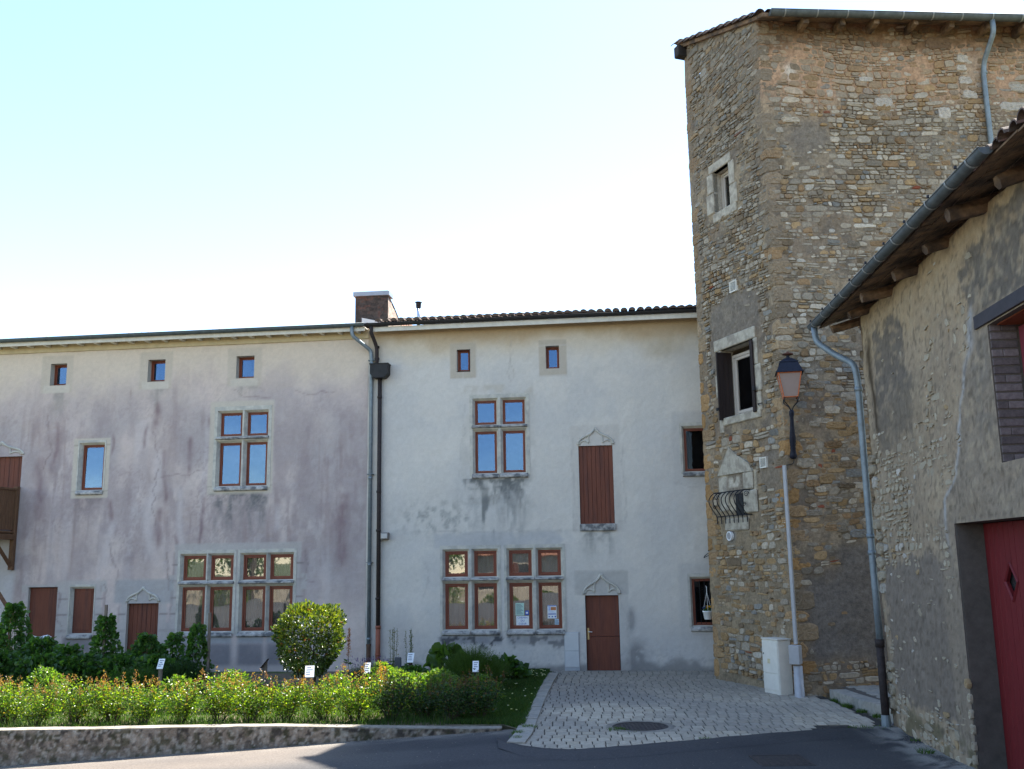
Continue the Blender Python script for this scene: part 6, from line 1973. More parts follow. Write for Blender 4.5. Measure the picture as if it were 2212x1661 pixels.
# stone landing in the alley between tower and barn
def landing():
    t = thing("stone_landing", (8.3, 20.4, 0), 0, "low stone step and paved landing between the tower and the barn", "step")
    k = [(6.60, 21.45), (6.64, 20.7), (6.70, 20.0), (6.78, 19.3), (6.87, 18.55)]
    m = MB()
    for i in range(len(k) - 1):
        (xa, ya), (xb, yb) = k[i], k[i + 1]
        g_ = .006
        m.bevbox(0, 1, 0, 1, 0, 1, .02, lambda u, y, z: np.array([xa + (xb - xa) * (g_ + u * (1 - 2 * g_)) + .34 * y, ya + (yb - ya) * (g_ + u * (1 - 2 * g_)), -.05 + z * .255]))
    put("kerb", m, M_KERB, t)
    q = MB()
    q.add([(6.95, 21.9, 0.19), (7.2, 18.2, 0.19), (13, 18.2, 0.19), (13, 22.4, 0.19)], [(0, 1, 2, 3)])
    put("landing_bed", q, M_CEMENT, t)
    A = []
    y = 18.3
    while y < 22.6:
        x = 6.9 + random.uniform(0, .1)
        while x < 12.5:
            w = random.uniform(.16, .3); A.append((x + w / 2, y + .1, w / 2, .1)); x += w
        y += .2
    m = MB()
    for x, y, a, b in A:
        if x - a < 6.98 + (21.6 - y) * .09: continue
        m.bevbox(x - a + .008, x + a - .008, y - b + .008, y + b - .008, .17, .205 + random.uniform(-.004, .004), .01)
    put("paving_stones", m, M_KERB, t)


landing()

# ================================================================== GARDEN
def leaf_mesh(C, Dr, size, tint, aspect=0.55, fold=0.18, rg=None, cup=0.0):
    """leaf blades: centre points, growth directions, lengths -> 6-vertex folded leaves"""
    rg = rg or RNG
    N = len(C); Dr = Dr / (np.linalg.norm(Dr, axis=1, keepdims=True) + 1e-9)
    r = rg.normal(size=(N, 3)); r[:, 2] *= .5
    side = np.cross(Dr, r); side /= (np.linalg.norm(side, axis=1, keepdims=True) + 1e-9)
    up = np.cross(side, Dr)
    s = np.asarray(size)[:, None]; w = s * aspect / 2
    P = [C, C + Dr * s * .35 + side * w + up * s * fold, C + Dr * s * .75 + side * w * .75 + up * s * fold, C + Dr * s - up * s * cup,
         C + Dr * s * .75 - side * w * .75 + up * s * fold, C + Dr * s * .35 - side * w + up * s * fold]
    V = np.stack(P, 1).reshape(-1, 3)
    b = (np.arange(N) * 6)[:, None]
    Q = np.concatenate([b + np.array([0, 1, 2, 3]), b + np.array([0, 3, 4, 5])])
    return [V, Q, np.repeat(tint, 6, 0)]


def blades(C, H, lean, width, tint, rg=RNG):
    N = len(C); a = rg.uniform(0, 2 * np.pi, N)
    sd = np.stack([np.cos(a), np.sin(a), np.zeros(N)], 1) * (np.asarray(width)[:, None] / 2)
    mid = C + np.stack([lean[:, 0] * .35, lean[:, 1] * .35, H * .6], 1); tip = C + np.stack([lean[:, 0], lean[:, 1], H], 1)
    V = np.stack([C - sd, C + sd, mid + sd * .7, tip, mid - sd * .7], 1).reshape(-1, 3)
    b = (np.arange(N) * 5)[:, None]
    me = [tuple(r) for r in np.concatenate([b + np.array([0, 1, 2, 4])])]
    tr = [tuple(r) for r in (b + np.array([4, 2, 3]))]
    return [V, me + tr, np.repeat(tint, 5, 0)]


def pt(N, base, var, rg=RNG, alt=None, p=0.0):
    c = np.tile(np.array(base), (N, 1)) * rg.uniform(1 - var, 1 + var, (N, 1))
    if alt is not None:
        k = rg.random(N) < p; c[k] = np.array(alt) * rg.uniform(1 - var, 1 + var, (k.sum(), 1))
    return c


# ---- lawn
def lawn():
    rg = np.random.default_rng(51)
    def patch_(n, x0, x1, y0, y1, ok, h0, h1):
        x = rg.uniform(x0, x1, n); y = rg.uniform(y0, y1, n); k = ok(x, y); x, y = x[k], y[k]
        h = rg.uniform(h0, h1, len(x)) * (0.6 + 0.8 * fbm(x * .8, y * .8, 52))
        C = np.stack([x, y, np.full(len(x), .01)], 1)
        ln_ = rg.normal(size=(len(x), 2)) * h[:, None] * .35
        t = pt(len(x), (.036, .075, .018), .4, rg, (.07, .095, .025), .15)
        return blades(C, h, ln_, rg.uniform(.008, .016, len(x)), t, rg)
    G1 = [(-1.2, 18.75), (-0.25, 18.65), (0.0, 18.3), (.14, 18.6), (.34, 21.5), (.62, 24.6), (.86, 26.85), (.9, 27.5), (-1.2, 27.7)]
    a = patch_(90000, -1.3, 1.0, 18.2, 27.7, lambda x, y: in_poly(x, y, G1) & (y < 27.55 - (x - 1.94) * .119), .05, .13)
    b = patch_(90000, -14, -1.2, 18.7, 27, lambda x, y: (y < 24.2 + .6 * fbm(x * .7, y * .0, 4)), .05, .17)
    v, f, c = join_any(a, b)
    o = put("lawn_grass", [v, f, c], M_GRASS, label="green lawn grass of the garden bed and beside the paved forecourt", cat="grass", kind='stuff', fix=False)
    # daisies
    n = 130
    x = rg.uniform(-.7, .95, n); y = np.where(rg.random(n) < .75, rg.uniform(25.5, 27.3, n), rg.uniform(19, 25, n)); k = in_poly(x, y, G1); x, y = x[k], y[k]
    C = np.stack([x, y, rg.uniform(.08, .13, len(x))], 1); P = []
    for q in range(5):
        a = q * 2 * np.pi / 5
        P.append(leaf_mesh(C, np.tile([math.cos(a), math.sin(a), .25], (len(x), 1)), np.full(len(x), .022), pt(len(x), (.75, .75, .7), .1, rg), .8, 0.0, rg))
    v, f, c = join(*P)
    put("daisies", [v, f, c], M_PETAL, label="small white daisies scattered in the shaded lawn", cat="flowers", kind='stuff', fix=False)


def join_any(*parts):
    n = 0; V = []; F = []; Cc = []
    for v, f, c in parts:
        V.append(v); F += [tuple(int(i) + n for i in q) for q in f]; Cc.append(c); n += len(v)
    return np.concatenate(V), F, np.concatenate(Cc)


lawn()


# ---- rose bushes
def rose_variant(seed, h=0.82, w=0.42, dark=False):
    rg = np.random.default_rng(seed)
    stems = MB(); Cs = []; Ds = []; Sz = []; SC = []; SD = []; SS = []
    nb = 0
    for k in range(26):
        a = rg.uniform(0, 2 * np.pi); rr = w * math.sqrt(rg.uniform(.02, 1.0))
        tip = np.array([math.cos(a) * rr * 1.05, math.sin(a) * rr, h * rg.uniform(.62, 1.05)])
        base = np.array([math.cos(a) * .07, math.sin(a) * .07, 0.0]); mid = base * .5 + tip * .5 + np.array([0, 0, -.05]); mid[:2] *= 1.0
        if k < 11: stems.tube([base, (base + mid) / 2 + rg.normal(size=3) * .015, mid, tip], [.011, .009, .006, .003], 5, False)
        n = 74
        t = rg.uniform(.22, 1.0, n) ** .8
        B = base[None] * (1 - t[:, None]) ** 2 + 2 * (t * (1 - t))[:, None] * mid[None] + tip[None] * (t ** 2)[:, None]
        B = B + rg.normal(size=(n, 3)) * np.array([.075, .075, .06])
        Cs.append(B); d = rg.normal(size=(n, 3)); d[:, 2] = np.abs(d[:, 2]) * .6; d[:, :2] += (B[:, :2]) * 1.2
        Ds.append(d); Sz.append(rg.uniform(.035, .062, n))
        if rg.random() < .62:
            m = 20; top = tip + np.array([0, 0, .0])
            hh = rg.uniform(.10, .24)
            q = rg.uniform(0, 1, m)
            SC.append(top[None] + np.stack([rg.normal(size=m) * .035 * (1.2 - q), rg.normal(size=m) * .035 * (1.2 - q), q * hh], 1))
            dd = rg.normal(size=(m, 3)); dd[:, 2] = np.abs(dd[:, 2]) + .8; SD.append(dd); SS.append(rg.uniform(.025, .045, m))
            stems.tube([tip - np.array([0, 0, .1]), top + np.array([0, 0, hh])], [.004, .002], 4, False)
    C = np.concatenate(Cs); C[:, 2] = np.maximum(C[:, 2], .16)
    t = pt(len(C), (.048, .100, .014), .5, rg, (.155, .205, .02), .40)
    if dark: t = pt(len(C), (.026, .056, .018), .4, rg, (.045, .08, .02), .25)  # for the shaded hedge end: shade put into darker leaf colours
    t = mixc(t, (.17, .095, .035), (rg.random(len(C)) < .07) * .8)
    lf = leaf_mesh(C, np.concatenate(Ds), np.concatenate(Sz), t, .62, .10, rg)
    S_ = np.concatenate(SC)
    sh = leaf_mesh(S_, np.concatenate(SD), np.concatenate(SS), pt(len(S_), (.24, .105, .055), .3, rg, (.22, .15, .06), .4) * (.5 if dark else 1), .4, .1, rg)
    root = thing("rose_bush", (0, 0, 0), 0)
    put("leaves", lf, M_LEAF, root, fix=False)
    put("young_shoots", sh, M_LEAF, root, fix=False)
    put("stems", stems, M_BARK, root)
    return root


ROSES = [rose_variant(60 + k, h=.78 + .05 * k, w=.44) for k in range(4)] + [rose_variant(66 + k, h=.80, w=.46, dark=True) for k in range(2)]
hx = [-10.4, -9.75, -9.1, -8.42, -7.75, -7.05, -6.38, -5.7, -5.05, -4.4, -3.72, -3.05, -2.4, -1.78, -1.2, -0.72]
place_words = ["at the far left edge of the hedge", "second from the left edge of the hedge", "in front of the tall bean pole", "below the brown shuttered window", "under the narrow shuttered window", "with a bare gap beside its stems", "left of the grey sign post behind the hedge", "right of the grey sign post behind the hedge", "below the left mullioned window", "in front of the round clipped shrub", "just before the white sign at the shrub", "under the blue-white sign by the drainpipes", "where the sunlight ends in the hedge", "in full shade behind the concrete wall", "next to last at the shaded lawn end", "last at the shaded lawn end"]
used = set()
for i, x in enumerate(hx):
    vi = i % 4 if i < 12 else 4 + i % 2  # the last bushes take the variants with shade in their tints
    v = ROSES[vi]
    o = v if vi not in used else copy_tree(v)
    used.add(vi)
    o.location = (x, 19.35 + .16 * math.sin(i * 2.1), 0.03)
    o.rotation_euler = (0, 0, 1.3 * i)
    s = .94 + .10 * math.sin(i * 1.7 + 1)
    o.scale = (s, s, s * (0.93 if i < 13 else .95))
    tag(o, "rose bush with reddish shoots " + place_words[i], "rose bush", "rose bushes along the retaining wall")
# a second, looser row of perennials behind them
def bush_clump(name, x, y, w, d, h, n, size, base, label, cat, alt=None, p=.2, asp=.55, mat=M_LEAF, seed=1, stems=True, zmin=.05, shape=2.2):
    rg = np.random.default_rng(seed)
    t = thing(name, (x, y, 0.02), 0, label, cat)
    a = rg.uniform(0, 2 * np.pi, n); r_ = np.sqrt(rg.uniform(0.05, 1, n)); zz = rg.uniform(0, 1, n) ** .8
    prof = np.clip((1 - zz ** shape), 0.02, 1) ** .5
    lump = .75 + .5 * vn(np.cos(a) * 2.5 + seed, np.sin(a) * 2.5 + zz * 3, seed)
    C = np.stack([x + np.cos(a) * r_ * w * prof * lump, y + np.sin(a) * r_ * d * prof * lump, .02 + zmin + zz * (h - zmin) * (.85 + .3 * lump - .15)], 1)
    D_ = np.stack([np.cos(a), np.sin(a), rg.uniform(-.3, .9, n)], 1) + rg.normal(size=(n, 3)) * .6
    put("leaves", leaf_mesh(C, D_, rg.uniform(.7, 1.3, n) * size, pt(n, base, .35, rg, alt, p), asp, .12, rg), mat, t, fix=False)
    if stems:
        m = MB()
        for k in range(7):
            b = rg.uniform(0, 2 * np.pi); q = rg.uniform(.2, .7)
            m.tube([(x + math.cos(b) * .05, y + math.sin(b) * .05, 0), (x + math.cos(b) * w * q * .6, y + math.sin(b) * d * q * .6, h * .45), (x + math.cos(b) * w * q, y + math.sin(b) * d * q, h * .8)], [.012, .009, .004], 5, False)
        put("stems", m, M_BARK, t)
    return t


G1_ = (.05, .11, .025)
G2_ = (.075, .14, .024)
for (x, y, w, h, n, lab) in ((-9.6, 20.6, .55, .95, 900, "bright green leafy perennial behind the hedge at the left edge"), (-3.9, 21.9, .45, .55, 700, "low yellow-green plant at the foot of the round clipped shrub"), (-3.0, 22.6, .4, .75, 700, "fresh green perennial behind the sign by the drainpipes"), (-2.2, 22.2, .6, .55, 900, "green shaded perennial left of the feathery mound"), (-5.9, 21.0, .5, .80, 800, "bright leafy perennial behind the hedge left of the clipped shrub"), (-7.0, 20.9, .45, .70, 700, "bright perennial before the pale wall strip"), (-1.5, 20.6, .6, .7, 1000, "shaded leafy plant behind the end of the rose hedge"), (-2.5, 21.1, .6, .75, 1000, "shaded leafy plant behind the middle of the dark hedge end"), (-0.75, 21.6, .5, .55, 800, "low shaded plant just left of the lawn strip"), (-1.7, 22.2, .6, .62, 900, "shaded plant before the big feathery mound")):
    bush_clump("perennial", x, y, w, w * .8, h, n, .075, G2_, lab, "plant", (.13, .17, .03), .3, .45, seed=int(abs(x * 10)), zmin=.03)

# ---- round clipped shrub
def clipped_shrub():
    x, y = -4.62, 22.5
    rg = np.random.default_rng(91)
    t = thing("clipped_shrub", (x, y, 0.02), 0, "round clipped laurel shrub with glossy leaves catching the sun", "shrub")
    n = 7000
    v = rg.normal(size=(n, 3)); v /= np.linalg.norm(v, axis=1, keepdims=True)
    pw = 3.1
    k = (np.abs(v) ** pw).sum(1) ** (-1 / pw)
    rad = rg.uniform(.45, 1.0, n) ** .35
    lump = .84 + .32 * vn(v[:, 0] * 3 + 5, v[:, 1] * 3 + v[:, 2] * 4, 3)
    q = v * (k * rad * lump)[:, None]
    wz = 1.0 - .12 * np.clip(-q[:, 2], 0, 1)
    C = np.stack([x + q[:, 0] * .70 * wz, y + q[:, 1] * .70 * wz, 1.34 + q[:, 2] * .74], 1)
    D_ = v + rg.normal(size=(n, 3)) * .7; D_[:, 2] += .35
    tint = pt(n, (.042, .075, .014), .4, rg)
    yg = np.clip((q[:, 2] + .45) * .55, .03, .62) > rg.random(n)
    tint = mixc(tint, (.19, .22, .025), yg * .9)
    tint = mixc(tint, (.26, .10, .03), (rg.random(n) < .02) * 1.0)
    put("leaves", leaf_mesh(C, D_, rg.uniform(.06, .10, n), tint, .5, .14, rg), M_LEAFD, t, fix=False)
    m = MB()
    for k_ in range(9):
        b = rg.uniform(0, 2 * np.pi); r_ = rg.uniform(.05, .22)
        m.tube([(x + math.cos(b) * r_, y + math.sin(b) * r_, 0), (x + math.cos(b) * r_ * 1.4, y + math.sin(b) * r_ * 1.4, .5), (x + math.cos(b) * .4, y + math.sin(b) * .4, 1.1), (x + math.cos(b) * .5, y + math.sin(b) * .5, 1.6)], [.022, .018, .012, .005], 6, False)
    put("stems", m, M_BARK, t)


clipped_shrub()

# ---- climbing beans on poles along the left house
def bean(x, y, w, h, n, label, pole=None, seed=1, lean=0.0):
    rg = np.random.default_rng(seed)
    t = thing("climbing_bean", (x, y, 0.02), 0, label, "bean plant", "climbing plants before the left house")
    zz = rg.uniform(0, 1, n) ** .9
    a = rg.uniform(0, 2 * np.pi, n)
    wid = w * (1.05 - .78 * zz ** 1.3) * (.45 + 1.1 * vn(np.cos(a) * 2.0 + seed, zz * 5.5 + np.sin(a) * 2.0, seed))
    r_ = np.sqrt(rg.uniform(.15, 1, n))
    C = np.stack([x + lean * zz + np.cos(a) * wid * r_, y + np.sin(a) * wid * r_ * .75, .06 + zz * h], 1)
    D_ = np.stack([np.cos(a), np.sin(a) - .3, rg.uniform(-.9, .25, n)], 1) + rg.normal(size=(n, 3)) * .45
    put("leaves", leaf_mesh(C, D_, rg.uniform(.07, .135, n), pt(n, (.055, .120, .032), .35, rg, (.095, .17, .045), .2), .85, .10, rg), M_LEAF, t, fix=False)
    m = MB()
    for k in range(5):
        ph = rg.uniform(0, 6)
        m.tube([(x + lean * s / 10 + .05 * math.cos(ph + s), y + .05 * math.sin(ph + s), h * s / 10) for s in range(11)], .006, 4, False)
    put("vines", m, surf("green_vine", (.06, .09, .03), var=.2, bump=0), t)
    if pole:
        s_ = thing("timber_stake", (x + pole[1], y, 0), 0, pole[2], "stake")
        put("stake", MB().bevbox(x + pole[1] - .035, x + pole[1] + .035, y - .03, y + .03, -.1, pole[0], .008), M_STAKE, s_)


bean(-13.30, 26.5, .62, 2.02, 1500, "tallest cone of climbing beans at the left edge before the stair", seed=101)
bean(-12.35, 26.1, .75, 1.15, 1300, "low spreading bean plant in front of the brown double shutter", seed=102)
bean(-14.3, 26.2, .8, 1.3, 1000, "bean plant at the left edge of the picture under the stair", seed=107)
bean(-11.55, 25.9, .70, 0.95, 1200, "low bean mass under the narrow shuttered window", seed=103)
bean(-10.68, 26.1, .44, 1.68, 1100, "slender cone of beans climbing a bare-topped stake beside the plank door", (2.02, -.02, "grey wooden stake rising above the slender bean cone"), seed=104)
bean(-9.55, 26.0, .55, 1.20, 1200, "bean plant half covering the little plank door with the carved arch", seed=105)
bean(-8.95, 26.0, .40, 1.22, 600, "thin straggling bean shoot right of the plank door", seed=108, lean=.15)
bean(-8.35, 26.0, .42, 1.42, 800, "bean plant leaning on a tall stake before the left mullioned window", (1.78, .40, "tall grey timber stake in front of the left mullioned window"), seed=106, lean=.1)
for k, (x, w, hh) in enumerate(((-14.2, .9, .8), (-13.1, .95, .85), (-12.0, .9, .75), (-11.0, .85, .72), (-9.95, .8, .75), (-9.1, .7, .7))):
    bush_clump("ground_vine", x, 25.5, w, .5, hh, 1000, .125, (.042, .095, .027), "dark leafy vine sprawling " + ["at the far left below the stair", "under the tall bean cone", "below the white cloth", "before the narrow shuttered window", "before the slender bean cone", "before the little plank door"][k], "vine", (.07, .13, .035), .2, .85, seed=140 + k, stems=False)
# white cloth hung behind the beans
m = MB(); n = 14
for i in range(n):
    for j in range(8):
        pass
U = np.linspace(-.24, .24, n); Zs = np.linspace(0.85, 1.24, 8); V = []
for i, u in enumerate(U):
    for j, z in enumerate(Zs):
        V.append((-12.40 + u, 26.3 + .035 * math.sin(u * 28 + z * 9) + .02 * math.sin(z * 31 + u * 11), z + .02 * math.sin(u * 17)))
m.add(V, [(i * 8 + j, (i + 1) * 8 + j, (i + 1) * 8 + j + 1, i * 8 + j + 1) for i in range(n - 1) for j in range(7)])
put("white_cloth", m, surf("white_cloth", (.72, .73, .78), rough=.9, var=.05, bump=.2, bscale=20), smooth=True, loc=(-12.4, 26.3, .85), label="crumpled white cloth hanging among the bean leaves before the brown shutter", cat="cloth")


# ---- feathery mounds
def mound(name, x, y, w, h, n, base, label, cat, seed, wd=.006):
    rg = np.random.default_rng(seed)
    t = thing(name, (x, y, 0.02), 0, label, cat)
    a = rg.uniform(0, 2 * np.pi, n); r_ = np.sqrt(rg.uniform(0, 1, n))
    C = np.stack([x + np.cos(a) * r_ * w * .55, y + np.sin(a) * r_ * w * .45, np.full(n, .02)], 1)
    H = h * (1 - .45 * r_ ** 2) * rg.uniform(.6, 1.1, n)
    ln_ = np.stack([np.cos(a), np.sin(a)], 1) * (r_ * w * .62)[:, None] + rg.normal(size=(n, 2)) * .05
    put("foliage", blades(C, H, ln_, np.full(n, wd * 2.4), pt(n, base, .35, rg), rg), M_GRASS, t, fix=False)
    # short side needles
    k = 3 * n // 2
    i = rg.integers(0, n, k); q = rg.uniform(.4, 1, k)
    B = C[i] + np.stack([ln_[i, 0] * q, ln_[i, 1] * q, H[i] * q], 1)
    d = rg.normal(size=(k, 3)); d[:, 2] = np.abs(d[:, 2]) + .4
    put("needles", leaf_mesh(B, d, rg.uniform(.03, .06, k), pt(k, base, .3, rg), .22, .05, rg), M_GRASS, t, fix=False)
    return t


mound("rosemary_mound", -8.10, 24.5, .62, .74, 2600, (.020, .045, .016), "dark rosemary mound right of the grey sign post in the shade", "shrub", 161)
mound("rosemary_mound", -9.15, 24.4, .62, .62, 2200, (.040, .085, .020), "greener herb mound left of the grey sign post in the shade", "shrub", 162)
mound("feathery_mound", -1.02, 23.6, .80, 1.02, 5200, (.050, .090, .022), "big feathery green mound under the right mullioned windows", "shrub", 163)
mound("lavender_clump", -3.75, 25.6, .55, .48, 900, (.055, .085, .040), "lavender clump at the foot of the two drainpipes", "lavender", 164)
rg = np.random.default_rng(5)
lv = bpy.data.objects["lavender_clump"]
C = np.stack([-3.75 + rg.uniform(-.6, .6, 260), 25.6 + rg.uniform(-.4, .4, 260), rg.uniform(.40, .62, 260)], 1); D_ = rg.normal(size=(260, 3)) * .2; D_[:, 2] = 1
put("flowers", leaf_mesh(C, D_, rg.uniform(.03, .06, 260), pt(260, (.14, .09, .28), .3, rg), .35, 0, rg), M_PETAL, lv, fix=False)
bush_clump("rhubarb", -1.75, 25.2, .5, .4, .85, 130, .26, (.06, .11, .03), "broad-leaved plant behind the feathery mound on its left", "plant", None, 0, .95, seed=171, zmin=.2)
bush_clump("rhubarb", -0.25, 25.4, .5, .4, .50, 120, .20, (.045, .10, .025), "broad-leaved plant beside the lawn at the right of the feathery mound", "plant", None, 0, .95, seed=172, zmin=.1)
bush_clump("perennial", -2.5, 24.0, .55, .45, .50, 700, .10, G1_, "dark green low plant between the tall seed stalks and the feathery mound", "plant", None, 0, .7, seed=173)


def stalk(name, x, y, h, n, base, label, cat, seed, top=.5, k=1, spread=.12, lw=.02):
    rg = np.random.default_rng(seed)
    t = thing(name, (x, y, 0.02), 0, label, cat)
    m = MB(); Cs = []; Ls = []
    for s in range(k):
        dx, dy = (rg.uniform(-spread, spread), rg.uniform(-spread, spread)) if k > 1 else (0, 0)
        hh = h * rg.uniform(.85, 1.0)
        tp = (x + dx + rg.uniform(-.03, .03), y + dy, hh)
        m.tube([(x + dx * .5, y + dy * .5, 0), (x + dx, y + dy, hh * .5), tp], [.008, .006, .003], 5, False)
        q = rg.uniform(1 - top, 1, n)
        Cs.append(np.stack([tp[0] + rg.normal(size=n) * .028 * (1.5 - q), tp[1] + rg.normal(size=n) * .028, q * hh], 1))
        q = rg.uniform(.05, 1 - top, 12)
        Ls.append(np.stack([np.full(12, x + dx), np.full(12, y + dy), q * hh], 1))
    C = np.concatenate(Cs); d = rg.normal(size=(len(C), 3)); d[:, 2] = np.abs(d[:, 2]) + .6
    put("stem", m, surf("green_vine", (.06, .09, .03), var=.2, bump=0), t)
    put("flower_spike", leaf_mesh(C, d, rg.uniform(.018, .035, len(C)), pt(len(C), base, .3, rg), .6, .1, rg), M_PETAL, t, fix=False)
    L = np.concatenate(Ls); d = rg.normal(size=(len(L), 3)); d[:, 2] = .2
    put("leaves", leaf_mesh(L, d, rg.uniform(.08, .16, len(L)), pt(len(L), G1_, .3, rg), .35, .1, rg), M_LEAF, t, fix=False)


stalk("dock_stalk", -4.08, 24.5, 1.46, 320, (.33, .13, .08), "single tall pinkish-red dock spike right of the clipped shrub", "flower stalk", 181, .48)
stalk("seed_stalks", -3.10, 25.5, 1.42, 60, (.13, .12, .06), "left clump of tall thin brown seed stalks before the pale wall", "flower stalk", 182, .6, 5, .12)
stalk("seed_stalks", -2.75, 25.6, 1.38, 70, (.10, .11, .05), "right clump of tall thin seed stalks before the pale wall", "flower stalk", 183, .6, 5, .10)
stalk("orange_spike", -2.72, 20.6, 1.02, 160, (.36, .20, .06), "sunlit orange flower spike where the hedge falls into shade", "flower stalk", 184, .55, 3, .07)

# ---- plant name plates on posts
def plate(x, y, h, label, mat_post, w=.15, tilt=.5, lit=True, rz=0.0):
    w *= .85
    t = thing("plant_sign", (x, y, 0.02), rz, label, "sign", "plant name signs in the garden")
    ca, sa = math.cos(rz), math.sin(rz)
    fr = lambda u, yy, z: np.stack([x + np.asarray(u) * ca - np.asarray(yy) * sa, y + np.asarray(u) * sa + np.asarray(yy) * ca, np.asarray(z) + 0.0 * np.asarray(u)], -1)
    put("post", MB().bevbox(-.045, .045, -.03, .03, -.1, h - .06, .006, fr), mat_post, t)
    f2 = lambda u, v, q: fr(u, -.06 + v * .16 * math.sin(1.0) - q * .0, h - .10 + v * .19 + q)
    put("board", MB().add([f2(a, b, c) for c in (-.014, 0) for a, b in ((-w / 2, -.1), (w / 2, -.1), (w / 2, 1), (-w / 2, 1))], [(0, 1, 2, 3), (4, 5, 6, 7), (0, 1, 5, 4), (1, 2, 6, 5), (2, 3, 7, 6), (3, 0, 4, 7)]), surf("white_sign_board", (.74, .75, .74), rough=.35, var=.04, bump=0, spec=.5), t)
    m = MB(); rg = random.Random(int(abs(x * 100)))
    for k in range(4):
        v0 = .12 + k * .21
        a = -w * .40 + rg.uniform(0, .02); b = a + w * rg.uniform(.4, .78)
        m.add([f2(a, v0, .003), f2(b, v0, .003), f2(b, v0 + .07, .003), f2(a, v0 + .07, .003)], [(0, 1, 2, 3)])
    put("print", m, M_DARKINK, t)


plate(-8.46, 24.0, .72, "white sign on a grey post in the shade between two herb mounds", M_STAKE, .17)
plate(-4.30, 21.0, .80, "sunlit white sign on a pale post in front of the clipped shrub", M_STAKE, .22, rz=.15)
plate(-3.32, 22.5, .70, "white sign half hidden by leaves below the two drainpipes", M_BARK, .15)
plate(-2.62, 25.0, .68, "white sign with bold print below the tall seed stalks", M_BARK, .19, rz=-.1)
plate(-0.90, 22.3, .72, "white sign on a dark post in front of the feathery mound", M_BARK, .16)
t = thing("plant_sign", (-6.32, 25.3, 0), 0, "narrow weathered wooden sign post seen edge-on left of the clipped shrub", "sign", "plant name signs in the garden")
put("post", MB().prism([(-6.37, 0), (-6.25, 0), (-6.25, .62), (-6.37, .44)], 25.28, 25.33, lambda u, y, z: np.array([u, y, z])), M_STAKE, t)
put("cap", MB().prism([(-6.40, .43), (-6.23, .64), (-6.23, .66), (-6.40, .455)], 25.20, 25.40, lambda u, y, z: np.array([u, y, z])), M_BARK, t)
t = thing("bollard", (-2.18, 24.6, 0), 0, "short rough stone marker standing in the shaded bed", "stone post")
put("stone", MB().bevbox(-2.26, -2.10, 24.52, 24.68, -.05, .48, .04), M_KERB, t)
t = thing("bollard", (-2.95, 25.2, 0), 0, "short dark slate slab behind the tall seed stalks", "stone post")
put("stone", MB().bevbox(-3.04, -2.87, 25.17, 25.22, -.05, .66, .02), surf("slate", (.09, .095, .10), bump=.2), t)
# weeds along the kerb, the barn foot and in the joints
rg = np.random.default_rng(33)
Wp = []
for (x, y, r_, n, h) in ((6.62, 21.0, .15, 160, .12), (6.55, 20.2, .10, 180, .13), (6.62, 19.6, .1, 130, .09), (6.72, 19.0, .1, 110, .09), (1.75, 18.0, .16, 240, .07), (2.0, 17.8, .2, 90, .05), (3.1, 16.95, .12, 90, .06), (5.95, 17.75, .22, 200, .07), (6.35, 17.75, .2, 120, .06), (.02, 17.7, .12, 200, .10), (-.02, 17.2, .1, 170, .09), (.2, 18.3, .14, 220, .10), (6.2, 15.6, .12, 70, .10), (6.45, 16.6, .08, 40, .06), (-.3, 27.5, .3, 30, .06)):
    a = rg.uniform(0, 2 * np.pi, n); q = np.sqrt(rg.uniform(0, 1, n)) * r_
    C = np.stack([x + np.cos(a) * q, y + np.sin(a) * q, np.full(n, .0)], 1)
    H = rg.uniform(.3, 1, n) * h
    Wp.append(blades(C, H, rg.normal(size=(n, 2)) * h * .5, rg.uniform(.008, .016, n), pt(n, (.06, .11, .025), .4, rg), rg))
v, f, c = join_any(*Wp)
put("weeds", [v, f, c], M_GRASS, label="small weeds in the joints of the setts and along the kerb", cat="weeds", kind='stuff', fix=False)
# flowers in the hanging pot
tp, pp, zb = POT
rg = np.random.default_rng(8)
n = 60; a = rg.uniform(0, 6.28, n); q = np.sqrt(rg.uniform(0, 1, n)) * .13
C = np.stack([pp[0] + np.cos(a) * q, pp[1] + np.sin(a) * q, zb + .21 + rg.uniform(0, .10, n)], 1); D_ = rg.normal(size=(n, 3)); D_[:, 2] = np.abs(D_[:, 2])
put("leaves", leaf_mesh(C, D_, np.full(n, .05), pt(n, G1_, .3, rg), .6, .1, rg), M_LEAF, tp, fix=False)
n = 26; a = rg.uniform(0, 6.28, n); q = np.sqrt(rg.uniform(0, 1, n)) * .12
C = np.stack([pp[0] + np.cos(a) * q, pp[1] + np.sin(a) * q, zb + .28 + rg.uniform(0, .06, n)], 1)
P = [leaf_mesh(C, np.tile([math.cos(b), math.sin(b) * .5, .6], (n, 1)), np.full(n, .035), mixc(pt(n, (.62, .36, .02), .15, rg), (.05, .06, .30), (C[:, 0] < pp[0] - .05) * 1.0), .9, 0, rg) for b in (0, 1.5, 3.1, 4.6)]
v, f, c = join(*P)
put("flowers", [v, f, c], M_PETAL, tp, fix=False)

